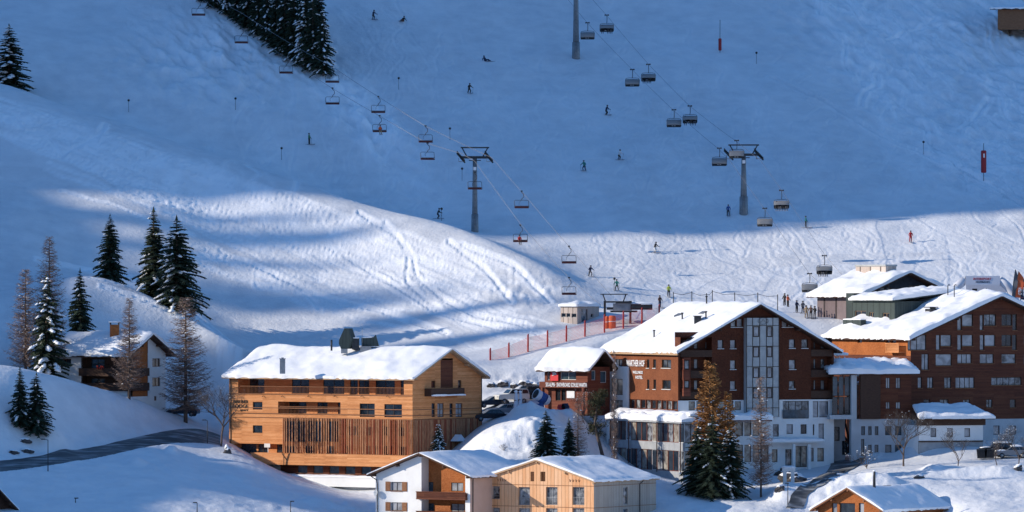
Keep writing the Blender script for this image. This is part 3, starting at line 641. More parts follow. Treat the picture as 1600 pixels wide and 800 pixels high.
def larch(h, r, seed, mat='larch_twig', snow=0.0, base=.12, fine=1.0, gold=False):
    rd = random.Random(seed); root = empty('larch_tree', (0, 0, 0)); t = MB(); t.tube([(0, 0, -1), (0, 0, h*.5), (0, 0, h)], [h*.017, h*.010, .015], 6); t.build('trunk', M['bark'], root)
    f = MB(); s = MB(); z = h*base
    def rib(p, q, w0, w1, ax):
        d = Vector(ax)*w0; e = Vector(ax)*w1; f.add([p-d, p+d, q+e, q-e], [(0, 1, 2, 3)])
    while z < h:
        q = 1-z/h; L = r*(q**.7)*min(1, .45+2.2*(z/h)); nb = int((8+4*q))
        for k in range(nb):
            an = rd.random()*6.28; l = L*rd.uniform(.6, 1.15)+.1; ca, sa = math.cos(an), math.sin(an); zz = z+rd.uniform(-.15, .15); slope = rd.uniform(-.15, .25)
            n = max(2, int(l/.22)); prev = Vector((0, 0, zz)); rise = rd.uniform(.0, .3)
            for i in range(1, n+1):
                u = i/n; c = Vector((ca*l*u+rd.uniform(-.04, .04), sa*l*u+rd.uniform(-.04, .04), zz+l*(slope*u-0.25*u*(1-u)+rise*u*u)))
                w = .022*(1-u*.6); rib(prev, c, w*1.3, w, (0, 0, 1)); rib(prev, c, w*1.3, w, (-sa, ca, 0))
                for m_ in range(int(3*fine)):
                    tl = rd.uniform(.15, .5)*(1 if not gold else .8); an2 = an+rd.choice((-1, 1))*rd.uniform(.4, 1.4); e = c+Vector((math.cos(an2)*tl, math.sin(an2)*tl, rd.uniform(-.35, .25)*tl*1.5))
                    ww = (.011 if not gold else .035)*rd.uniform(.7, 1.5); rib(c, e, ww, ww*.6, (0, 0, 1) if rd.random() < .5 else (ca, sa, 0))
                if rd.random() < snow:
                    z_ = rd.uniform(.08, .2); cc = c+Vector((0, 0, .04)); P = [cc+Vector((z_, 0, 0)), cc+Vector((0, z_, 0)), cc-Vector((z_, 0, 0)), cc-Vector((0, z_, 0)), cc+Vector((0, 0, z_*.5)), cc-Vector((0, 0, .05))]
                    s.add(P, [(0, 1, 4), (1, 2, 4), (2, 3, 4), (3, 0, 4), (1, 0, 5), (2, 1, 5), (3, 2, 5), (0, 3, 5)], 0, True)
                prev = c
        z += .22
    f.build('crown', M[mat], root)
    if s.v: s.build('snow_load', M['roof_snow'], root)['kind'] = 'stuff'
    return root
def bare_tree(h, spread, seed, name='bare_tree', levels=5, trunk=.3, snow=.0, mat='twig', thick=1.0):
    rd = random.Random(seed); root = empty(name, (0, 0, 0)); t = MB(); f = MB(); s = MB()
    def grow(p, d, l, r, lv):
        q = p; pts = [p]
        for i in range(3): d = (d+Vector((rd.uniform(-.2, .2), rd.uniform(-.2, .2), rd.uniform(-.05, .15)))).normalized(); q = q+d*l/3; pts.append(q)
        (t if lv >= levels-1 else f).tube(pts, [r, r*.85, r*.75, r*.6], 5 if lv > 2 else 3, cap=False)
        if rd.random() < snow: s.ball(q+Vector((0, 0, r+.03)), rd.uniform(.02, .055), 5, 0, (1.5, 1.5, .7))
        if lv > 0:
            for k in range(3 if lv < levels else 4):
                ax = Vector((rd.uniform(-1, 1), rd.uniform(-1, 1), rd.uniform(-.2, .8))).normalized(); nd = (d*.75+ax*spread).normalized()
                grow(pts[rd.choice((2, 3))], nd, l*rd.uniform(.62, .85), r*.58, lv-1)
    grow(Vector((0, 0, -.3)), Vector((0, 0, 1)), h*trunk+.3, h*.016*thick, levels)
    t.build('trunk', M['bark'], root); f.build('crown', M[mat], root)
    if s.v: s.build('snow_load', M['roof_snow'], root)['kind'] = 'stuff'
    return root
def place(o, loc, rz=0.0, sc=1.0, label=None, cat=None, group=None):
    o.location = loc; o.rotation_euler = (0, 0, rz); o.scale = (sc, sc, sc) if not isinstance(sc, tuple) else sc; tag(o, label, cat, group); return o
def ground(px, D, dz=0.0): X = (px-800)/FPX*D; return Vector((X, D, gz(X, D)+dz))
# ================================================================ larch-clad lodge
def lodge():
    h = House('lodge_building', 'long larch-boarded lodge with a screen of reddish vertical slats under a deep snow roof', 'building', 644.6, 745, 35, 358, 752.6, 735)
    z = h.z; FL, FR = h.FL, h.FR; ze = z(590.5); zs = z(655.5); zp = z(712)
    b0 = h.LR/2; rise = b0*math.tan(R(23.8))
    big = FL.rect(372, 589, 631, 616.5); w1 = FL.rect(395, 628, 410, 640); rec = FL.rect(434.5, 628, 532, 647.5)
    w2 = FL.rect(562, 630.5, 585.5, 651.5); w3 = FL.rect(600.5, 631.5, 628, 652); w4 = FL.rect(395, 664.5, 410, 676.5)
    low = FL.rect(366, 693.5, 443, 711)
    holes = [big, w1, rec, w2, w3, w4, low]
    mb = MB(); wall(FL, mb, 0, h.LL, zp-.3, ze, holes, depth=.3)
    gh = [FR.rect(674, 595, 680.5, 606), FR.rect(715.5, 594, 721, 606), FR.rect(674.5, 630, 680, 651.5), FR.rect(683.5, 630, 693.7, 651.5), FR.rect(702.5, 630, 708, 651.5), FR.rect(712, 630, 722.7, 651.5),
          FR.rect(704, 667, 714, 678), FR.rect(711, 697, 721, 711)]
    pan = FR.rect(688.5, 560, 707.6, 606)
    wall(FR, mb, 0, h.LR, zp-6, ze, gh+[pan], gable=(b0, ze+rise, ze, ze))
    mb.build('wall', M['larch'], h.root); h.back(zp-6, ze, 'larch', rise)
    # recessed galleries
    def recess(rc, dep, panes, name):
        m = MB(); a0, z0, a1, z1 = rc; hs_ = [(FL.sz(x0, 600)[0], z0+.05, FL.sz(x1, 600)[0], z1-.04) for x0, x1 in panes]; hs_ = [(min(q[0], q[2]), q[1], max(q[0], q[2]), q[3]) for q in hs_]
        wall(FL, m, a0, a1, z0, z1, hs_, out=-dep, depth=.15)
        for q in ((a0, a0), (a1, a1)): m.poly([FL.pt(q[0], z0, -.3), FL.pt(q[0], z1, -.3), FL.pt(q[0], z1, -dep), FL.pt(q[0], z0, -dep)])
        m.poly([FL.pt(a0, z0, -.3), FL.pt(a1, z0, -.3), FL.pt(a1, z0, -dep), FL.pt(a0, z0, -dep)]); m.poly([FL.pt(a0, z1, -.3), FL.pt(a1, z1, -.3), FL.pt(a1, z1, -dep), FL.pt(a0, z1, -dep)])
        m.build(name, M['larch'], h.root)
        for q in hs_: window(FL, q, h.root, 'glass', 'frame', nx=2 if q[2]-q[0] > 1.2 else 1, out=-dep, depth=.12, name='balcony_door')
    recess(big, 2.1, [(375, 398), (441, 468), (490, 523), (532, 544), (546, 562), (572, 602), (611, 630)], 'gallery')
    recess(rec, 2.2, [(436, 463), (480, 496), (512, 524)], 'gallery')
    recess(low, 1.2, [(368, 392), (395, 410), (424, 440)], 'gallery')
    for rc, px0 in ((big, 398), (rec, 434)):
        m = MB(); a0, z0, a1, z1 = rc; n = int((a1-a0)/.22)
        for i in range(n): x = a0+(a1-a0)*(i+.5)/n; FL.bar(m, x-.014, z0, x+.014, z0+.9, -.2, -.17)
        FL.bar(m, a0, z0+.95, a1, z0+1.02, -.22, -.14); m.build('balcony_railing', M['mid_wood'], h.root)
    for rc in (w1, w4): window(FL, rc, h.root, 'glass')
    window(FL, w2, h.root, 'glass', nx=2); window(FL, w3, h.root, 'glass', nx=2)
    # storey joints
    m = MB()
    for py in (618.5, 640.5, 649.5, 656):
        zz = z(py); FL.bar(m, -.05, zz-.05, h.LL+.02, zz+.05, .004, .07 if py in (618.5, 649.5) else .03)
        if py > 640: FR.bar(m, 0, zz-.05, h.LR, zz+.05, .004, .05)
    m.build('storey_joint', M['mid_wood'], h.root)
    for x in (412, 442, 483, 524, 566, 606):
        m = MB(); a, q = FL.sz(x, 618); m.tube([FL.pt(a, q-.05, .05), FL.pt(a, q-.12, .35)], .05, 5); m.build('water_spout', M['dark_metal'], h.root)
    # slat screen (one part per storey face, pattern inside)
    rd = random.Random(3)
    def screen(F, a0, a1, z0, z1, step, outd, gaps, mats):
        m = MB(); x = a0+.05
        while x < a1-.05:
            w_ = rd.uniform(.07, .13); zz0 = z0+rd.uniform(-.15, .05); zz1 = z1-rd.choice((0, 0, .04))
            F.bar(m, x, zz0, x+w_, zz1, .06, .06+rd.uniform(.1, .2)*outd, rd.choice((0, 0, 1)))
            x += w_+rd.uniform(.45, 1.3)*step
        m.build('slat_screen', [M[k] for k in mats], h.root)
    aL = FL.sz(443, 680)[0]; scr = [(0.02, FL.sz(532, 680)[0]), (FL.sz(532, 680)[0], aL)]
    screen(FL, 0.0, scr[0][1], zp+.1, zs-.05, .26, 1.0, None, ('slat', 'slat_red')); screen(FL, scr[1][0], aL, zp+.1, zs-.05, .36, 1.0, None, ('slat', 'slat'))
    screen(FR, 0.05, h.LR-.02, zp-3, zs-.1, .12, .8, None, ('slat', 'slat_red'))
    m = MB()
    for x0, y0, x1, y1 in ((446, 658, 478, 690), (482, 658, 504, 690), (508, 658, 529, 690)): window(FL, FL.rect(x0, y0, x1, y1, .03), h.root, 'glass', nx=3, out=.03, depth=.02)
    for x0, y0, x1, y1 in ((546, 666, 559, 680), (571, 667, 582, 680), (600, 667, 611, 680), (620, 668, 631, 681), (446, 697, 462, 711), (478, 697, 491, 711), (512, 697, 522, 711), (538, 697, 546, 711), (566, 697, 578, 711), (583, 697, 591, 711), (600, 697, 613, 711), (622, 698, 634, 711)):
        window(FL, FL.rect(x0, y0, x1, y1, .03), h.root, 'glass', out=.03, depth=.02)
    # gable details
    a0, z0, a1, z1 = pan; m = MB(); FR.bar(m, a0, z0, a1, z1-.2, -.2, -.02); m.build('gable_door_panel', M['brown_boards'], h.root)
    for rc, k in zip(gh, ('glass', 'glass', 'glass', 'curtain', 'glass', 'curtain', 'glass', 'glass_blue')): window(FR, rc, h.root, k, nx=2 if k == 'curtain' else 1)
    B = FR.rect(674, 605.5, 726, 617, 1.1); m = MB(); a0, z0, a1, z1 = B
    FR.bar(m, a0, z0, a1, z1-.1, 1.0, 1.1); FR.bar(m, a0, z0, a0+.08, z1-.1, 0, 1.0); FR.bar(m, a1-.08, z0, a1, z1-.1, 0, 1.0); FR.bar(m, a0, z0-.15, a1, z0-.003, 0, 1.1)
    bo = m.build('gable_balcony', M['dark_wood'], h.root); snow_slab('snow_ledge', [FR.pt(a0, z0-.05, 1.11), FR.pt(a1, z0-.05, 1.11), FR.pt(a1, z0-.05, 1.3), FR.pt(a0, z0-.05, 1.3)], .18, bo, 3, .02)
    a0, z0, a1, z1 = FR.rect(712, 682, 727, 690, 1.0); m = MB(); am = (a0+a1)/2
    m.prism([FR.pt(a0, z0, .2), FR.pt(a1, z0, .2), FR.pt(am, z1, .2)], Vector((h.nr.x, h.nr.y, 0))*.9); cp = m.build('door_canopy', M['dark_metal'], h.root)
    m = MB(); m.prism([FR.pt(a0-.05, z0+.06, .15), FR.pt(a1+.05, z0+.06, .15), FR.pt(am, z1+.25, .15)], Vector((h.nr.x, h.nr.y, 0))*1.0); m.build('snow_cap', M['roof_snow'], cp)
    h.roof(ze, rise, 'L', .8, .8, .5, mat='beam', seed=5, og2=.6, lump=.12)
    m = MB(); FL.bar(m, h.LL-.35, zp, h.LL-.27, ze, .02, .1); FR.bar(m, h.LR-.12, zp-3, h.LR-.04, ze, .02, .1); m.build('downpipe', M['dark_metal'], h.root)
    text3d(FL, 'WARTHER', FL.rect(364, 625, 388, 630), h.root, 'frame', .05); text3d(FL, 'LODGE', FL.rect(364, 631.5, 388, 637.5), h.root, 'frame', .05); text3d(FL, 'apart', FL.rect(375, 639, 388, 643), h.root, 'frame', .05, shear=.3)
    m = MB(); rc = FL.rect(413, 693, 422, 699, .3); FL.bar(m, rc[0], rc[1], rc[2], rc[3], .25, .32); FL.bar(m, rc[0]+.3, rc[1]-.9, rc[0]+.38, rc[1]-.003, .26, .31); m.build('notice_board', M['white_frame'], h.root)
    # podium: projecting boarded parapet, shaded storey, snowy terrace and lower wall
    pL = FL.sz(391, 720, 2.2)[0]; m = MB(); zt, zbm = z(711.5), z(729.5)
    m.prism([FL.pt(-3.5, zt, 2.2), FL.pt(pL, zt, 2.2), FL.pt(pL-1.3, zbm, 2.2), FL.pt(-3.5, zbm, 2.2)], Vector((-h.nl.x, -h.nl.y, 0))*2.2); m.build('parapet', M['larch'], h.root)
    m = MB(); hs_ = [(a, z(743), a+1.6, z(730.5)) for a in np.arange(1, 17, 2.6)]; wall(FL, m, -3.4, pL-1.4, z(746), zbm, hs_, out=.6, depth=.2); m.build('podium_wall', M['brown_boards'], h.root)
    for q in hs_: window(FL, q, h.root, 'glass_blue', out=.6, depth=.15)
    m = MB(); FL.bar(m, pL-3.8, z(744), pL-1.3, zbm-.003, .62, .8); m.build('side_wall', M['panel'], h.root)
    m = MB(); zq = z(746.5); FL.bar(m, -4, z(762), pL-.5, zq, .2, 2.7); m.build('terrace', M['plaster'], h.root)
    snow_slab('terrace_snow', [FL.pt(-4, zq, 2.75), FL.pt(pL-.5, zq, 2.75), FL.pt(pL-.5, zq, .7), FL.pt(-4, zq, .7)], .22, h.root, 7, .06)
    m = MB(); hs_ = [FL.rect(503, 767, 519, 777, 1.6), FL.rect(529, 767, 542, 777, 1.6), FL.rect(571, 767, 585, 795, 1.6), FL.rect(470, 764, 480, 770, 1.6)]
    wall(FL, m, -4, pL-1, z(830), z(762)-.003, hs_, out=1.6); m.build('podium_wall', M['greyplaster'], h.root)
    for q in hs_: window(FL, q, h.root, 'glass', 'white_frame' if q[3]-q[1] < 1.5 else 'frame', out=1.6, nx=2 if q[3]-q[1] < 1.5 else 1)
    return h
LODGE = lodge()
# ================================================================ white chalet in front
def white_chalet():
    h = House('chalet_building', 'white chalet with brown shutters and a wooden balcony in front of the big larch lodge', 'building', 734.5, 712, 33, 587, 760, 850)
    z = h.z; FL, FR = h.FL, h.FR; ze = z(744); b0 = h.LL/2; rise = b0*math.tan(R(20)); h.LR = 13.5; FR.L = 13.5
    aw = FL.sz(658.5, 760)[0]; ar = FL.sz(727, 760)[0]
    log = (ar, z(768)-.0, aw, ze+rise-1.0)
    W_ = [FL.rect(611, 753, 628, 767), FL.rect(611, 785, 628, 798)]
    mb = MB(); wall(FL, mb, 0, h.LL, z(850), ze, W_+[(ar, z(850)-1, aw, ze+rise+5)], gable=(b0, ze+rise, ze, ze)); wall(FR, mb, 0, h.LR, z(850), ze, [])
    mb.build('wall', M['plaster'], h.root); h.back(z(850), ze, 'plaster', rise, 'R')
    m = MB(); FR.bar(m, .02, z(850), h.LR-.02, ze, .003, .03); m.build('side_wall', M['cream'], h.root)
    # loggia
    dep = 1.6; m = MB(); kk = rise/b0
    for a in (ar, aw): m.poly([FL.pt(a, z(850), 0), FL.pt(a, ze+kk*min(a, h.LL-a), 0), FL.pt(a, ze+kk*min(a, h.LL-a), -dep), FL.pt(a, z(850), -dep)])
    m.build('loggia_side', M['plaster'], h.root)
    m = MB(); hs_ = [FL.rect(661, 753, 677, 769, -dep), FL.rect(705, 754, 724, 767.5, -dep), FL.rect(661, 786, 678, 800, -dep), FL.rect(705, 787, 726, 800, -dep)]
    wall(FL, m, ar, aw, z(850), ze+1, hs_, gable=(aw-.01, ze+kk*min(aw, b0)-.05, ze+kk*ar-.05, ze+kk*min(aw, b0)-.05), out=-dep, depth=.12); m.build('loggia_wall', M['orange'], h.root)
    for q, k in zip(hs_, ('glass_blue', 'curtain', 'glass_blue', 'curtain')): window(FL, q, h.root, k, out=-dep, depth=.1, nx=2)
    for q in W_:
        window(FL, q, h.root, 'curtain', nx=2, sill='mid_wood')
        for s_ in (-1, 1):
            m = MB(); c = (q[0]-.05-.75, q[0]-.05) if s_ < 0 else (q[2]+.05, q[2]+.8)
            FL.bar(m, c[0], q[1]-.05, c[1], q[3]+.02, .02, .07); FL.bar(m, c[0]+.08, q[1]+.05, c[1]-.08, (q[1]+q[3])/2-.05, .071, .09); FL.bar(m, c[0]+.08, (q[1]+q[3])/2+.05, c[1]-.08, q[3]-.08, .071, .09)
            m.build('shutter', M['mid_wood'], h.root)
    for y0, y1 in ((768.5, 781), (799, 812)):
        m = MB(); a0, z0, a1, z1 = FL.rect(650, y0, 727, y1, .5); FL.bar(m, a0, z0, a1, z0+.15, -dep, .5); n = int((a1-a0)/.16)
        for i in range(n): x = a0+(a1-a0)*(i+.5)/n; FL.bar(m, x-.065, z0+.15, x+.065, z1-.1, .42, .47)
        FL.bar(m, a0-.03, z1-.1, a1+.03, z1, .38, .53); FL.bar(m, a0, z0+.15, a0+.05, z1-.1, 0, .45); m.build('balcony', M['brown_boards'], h.root)
    m = MB(); a0, z0, a1, z1 = FL.rect(680, 790, 704, 800, .1); FL.bar(m, a0, z0, a1, z1, .1, .15); m.build('balcony_screen', M['orange'], h.root)
    h.roof(ze, rise, 'R', .75, .9, .22, mat='dark_wood', seed=8, og2=.5, lump=.05)
    m = MB(); m.tube([FL.pt(h.LL+.6, ze-.25, .2), FL.pt(h.LL-.2, ze-.7, .12), FL.pt(h.LL-.3, ze-1.2, .1), FL.pt(h.LL-.3, z(850), .1)], .06, 6)
    m.tube([FL.pt(-.6, ze-.2, .2), FR.pt(.5, ze-.6, .12), FR.pt(.5, z(850), .1)], .06, 6); m.build('downpipe', M['dark_metal'], h.root)
    m = MB(); c = FL.pt(h.LL-.35, z(773), .55); nx_ = Vector((h.nl.x-.9, h.nl.y, .3)).normalized(); pr = nx_.cross(Vector((0, 0, 1))).normalized(); up = pr.cross(nx_)
    V = [c-nx_*.12]+[c+(pr*math.cos(t*.524)+up*math.sin(t*.524))*.45 for t in range(12)]; m.add(V+[p-nx_*.03 for p in V], [(0, 1+k, 1+(k+1) % 12) for k in range(12)]+[(13, 14+(k+1) % 12, 14+k) for k in range(12)], 0, True)
    m.tube([FL.pt(h.LL-.35, z(774), 0), c-nx_*.13], .03, 5); m.tube([c-nx_*.1, c+nx_*.4], .015, 4); m.build('satellite_dish', M['white_frame'], h.root)
white_chalet()
# ================================================================ pale boarded house
def pale_house():
    h = House('boarded_house', 'house clad in pale orange vertical boards with tall railed windows beside the shuttered chalet', 'building', 928, 708, 33, 752, 1025, 860)
    z = h.z; FL, FR = h.FL, h.FR; ze = z(753.5); b0 = h.LL/2; rise = b0*math.tan(R(16.5))
    W_ = [FL.rect(759, 759.5, 781, 779.5)]+[FL.rect(x0, 761, x1, 789) for x0, x1 in ((810, 828), (853, 871), (894.5, 913))]
    W2 = [FL.rect(759, 793, 781, 813)]+[FL.rect(x0, 794, x1, 822) for x0, x1 in ((810, 828), (853, 871), (894.5, 913))]
    at = [FL.rect(829, 737, 834.6, 752), FL.rect(844.6, 737, 852, 752)]
    mb = MB(); wall(FL, mb, 0, h.LL, z(870), ze, W_+W2+at, gable=(b0, ze+rise, ze, ze), depth=.35); mb.build('wall', M['pale_boards'], h.root)
    SW = [FR.rect(973.5, 761, 981, 788), FR.rect(973.5, 795, 981, 820)]
    mb = MB(); wall(FR, mb, 0, h.LR, z(870), ze, SW); mb.build('side_wall', M['grey_boards'], h.root); h.back(z(870), ze, 'grey_boards', rise, 'R')
    for q in W_+W2:
        window(FL, q, h.root, 'mixglass', 'metal', nx=2, depth=.32); m = MB(); zt = q[1]+.95 if q[3]-q[1] > 2 else q[1]+.4
        FL.bar(m, q[0], zt-.03, q[2], zt, -.06, -.03); n = 8 if q[3]-q[1] > 2 else 1
        for i in range(n): x = q[0]+(q[2]-q[0])*(i+.5)/n; FL.bar(m, x-.012, q[1], x+.012, zt-.03, -.055, -.035)
        m.build('window_railing', M['metal'], h.root)
    for q in at:
        m = MB()
        for i in range(3): x = q[0]+(q[2]-q[0])*(i+.5)/3; FL.bar(m, x-.03, q[1], x+.03, q[3], -.2, -.05)
        m.build('louvre', M['mid_wood'], h.root)
    for x0, x1, y in ((778, 789, 750), (890, 904, 751)):
        m = MB(); rc = FL.rect(x0, y-2, x1, y+2, .1)
        for i in range(4): x = rc[0]+(rc[2]-rc[0])*i/3; m.tube([FL.pt(x, rc[1], .02), FL.pt(x, rc[3], .12)], .04, 4)
        m.build('vent_grille', M['mid_wood'], h.root)
    for q in SW: window(FR, q, h.root, 'mixglass', 'metal', nx=1)
    m = MB()
    for py in (759, 793):
        zz = z(py+.8); FL.bar(m, 0, zz-.03, h.LL, zz+.03, .004, .03); FR.bar(m, 0, zz-.03, h.LR, zz+.03, .004, .03)
    m.build('storey_joint', M['mid_wood'], h.root)
    m = MB(); a = FR.sz(999, 780)[0]; m.tube([FR.pt(a+.5, ze-.1, .3), FR.pt(a, ze-.5, .08), FR.pt(a, z(870), .08)], .06, 6); m.build('downpipe', M['dark_metal'], h.root)
    h.roof(ze, rise, 'R', .35, .35, .30, mat='beam', seed=11, og2=.35, lump=.05)
pale_house()
# ================================================================ brick-brown chalet at the bottom right
def brick_chalet():
    h = House('small_chalet', 'small orange shingled chalet under a steep shaded snow roof at the bottom right edge', 'building', 1379, 706, 35, 1278, 1478, 860)
    z = h.z; FL, FR = h.FL, h.FR; ze = z(797); b0 = h.LL/2; rise = b0*math.tan(R(28)); h.LR = FR.sz(1478, 797)[0]
    W_ = [FL.rect(1300, 786, 1308, 806), FL.rect(1312, 786, 1336, 806), FL.rect(1342, 786, 1350, 806)]
    mb = MB(); wall(FL, mb, 0, h.LL, z(870), ze, W_, gable=(b0, ze+rise, ze, ze)); wall(FR, mb, 0, h.LR, z(870), ze, []); mb.build('wall', M['orange'], h.root); h.back(z(870), ze, 'orange', rise, 'R')
    for q, k in zip(W_, ('curtain', 'glass', 'curtain')): window(FL, q, h.root, k, 'mid_wood')
    h.roof(ze, rise, 'R', .7, .8, .30, mat='mid_wood', seed=21, og2=.6, lump=.06)
    # flue
brick_chalet()
# ================================================================ chalet at the left
def left_chalet():
    h = House('chalet_building', 'white chalet with dark balconies and a brick chimney among bare larches above the road', 'building', 199, 765, 30, 84, 259, 660)
    z = h.z; FL, FR = h.FL, h.FR; ze = z(553); b0 = h.LR/2; rise = b0*math.tan(R(27)); zb = z(660)
    aw = FL.sz(127, 580)[0]; log = (0.3, z(612), aw, ze-.1); lo2 = (0.3, z(612)-2.9, aw, z(612)-.2)
    Wl = [FL.rect(94, 560.5, 111, 573)]
    mb = MB(); wall(FL, mb, 0, h.LL, zb, ze, Wl+[(0.0, z(608), aw, ze+1)]); m2 = FR.sz(231, 560)[0]
    Wr = [FR.rect(238, 560, 250.5, 573), FR.rect(238, 590, 250.5, 603.5), FR.rect(241, 619, 245, 626)]
    wall(FR, mb, 0, h.LR, zb, ze, Wr+[(-.1, z(620), m2, ze+9)], gable=(b0, ze+rise, ze, ze)); mb.build('wall', M['plaster'], h.root); h.back(zb, ze, 'plaster', rise)
    # timber front set back behind the loggia
    m = MB(); dep = 1.3; D_ = [FL.rect(142, 561, 164, 577, -dep), FL.rect(142, 591, 164, 607, -dep)]
    wall(FL, m, dep, aw, z(608), ze, D_, out=-dep, depth=.1); m.poly([FL.pt(aw, z(608), 0), FL.pt(aw, ze, 0), FL.pt(aw, ze, -dep), FL.pt(aw, z(608), -dep)]); m.build('loggia_wall', M['dark_wood'], h.root)
    m = MB(); kk = rise/b0; wall(FR, m, dep, m2, z(620), ze, [], gable=(m2-.01, ze+kk*m2-.05, ze+kk*dep-.05, ze+kk*m2-.05), out=-dep+1.25, depth=.1); m.build('timber_wall', M['orange'], h.root)
    for q in D_: window(FL, q, h.root, 'glass_blue', out=-dep, depth=.08, nx=2, name='balcony_door')
    for q in Wl+Wr: window(FL if q in Wl else FR, q, h.root, 'glass', 'mid_wood', nx=2)
    for py in (587, 610):
        m = MB(); zt = z(py-12 if py < 600 else 600); zf = z(py+1); a1 = aw+.2
        FL.bar(m, -.3, zf, a1, zf+.12, -dep, .35); FL.bar(m, -.3, zf+.12, a1, zf+1.05, .27, .35); FR.bar(m, -.35, zf+.12, m2, zf+1.05, .2, .27); FR.bar(m, -.35, zf, m2, zf+.12, 0, .27)
        m.build('balcony', M['dark_wood'], h.root)
    m = MB(); fl = FL.rect(152, 572, 162, 577, .4); rd = random.Random(2)
    for i in range(26): m.ball(FL.pt(rd.uniform(fl[0], fl[2]), rd.uniform(fl[1], fl[3]), .35+rd.uniform(0, .15)), .1, 6)
    m.build('flower_box', M['redflower'], h.root)
    ro = h.roof(ze, rise, 'L', 1.0, 1.1, .55, mat='dark_wood', seed=31, og2=.8, lump=.12)
    c = h.P(FL.sz(150, 560)[0]*.9, b0*.8, ze+rise-.4); m = MB(); m.box(c.x-.6, c.y-.5, c.z-.5, c.x+.6, c.y+.5, c.z+1.9); ch = m.build('chimney', M['orange'], ro)
    m = MB(); m.box(c.x-.75, c.y-.65, c.z+2.15, c.x+.75, c.y+.65, c.z+2.25)
    for sx in (-.55, .55):
        for sy in (-.45, .45): m.box(c.x+sx-.07, c.y+sy-.07, c.z+1.9, c.x+sx+.07, c.y+sy+.07, c.z+2.15)
    m.build('chimney_cap', M['dark_metal'], ro); snow_slab('chimney_snow', [(c.x-.75, c.y-.65, c.z+2.25), (c.x+.75, c.y-.65, c.z+2.25), (c.x+.75, c.y+.65, c.z+2.25), (c.x-.75, c.y+.65, c.z+2.25)], .2, ro, 4, .03)
M['redflower'] = var('red_flowers', (0.35, 0.03, 0.02), (0.5, 0.06, 0.04), 8)
left_chalet()
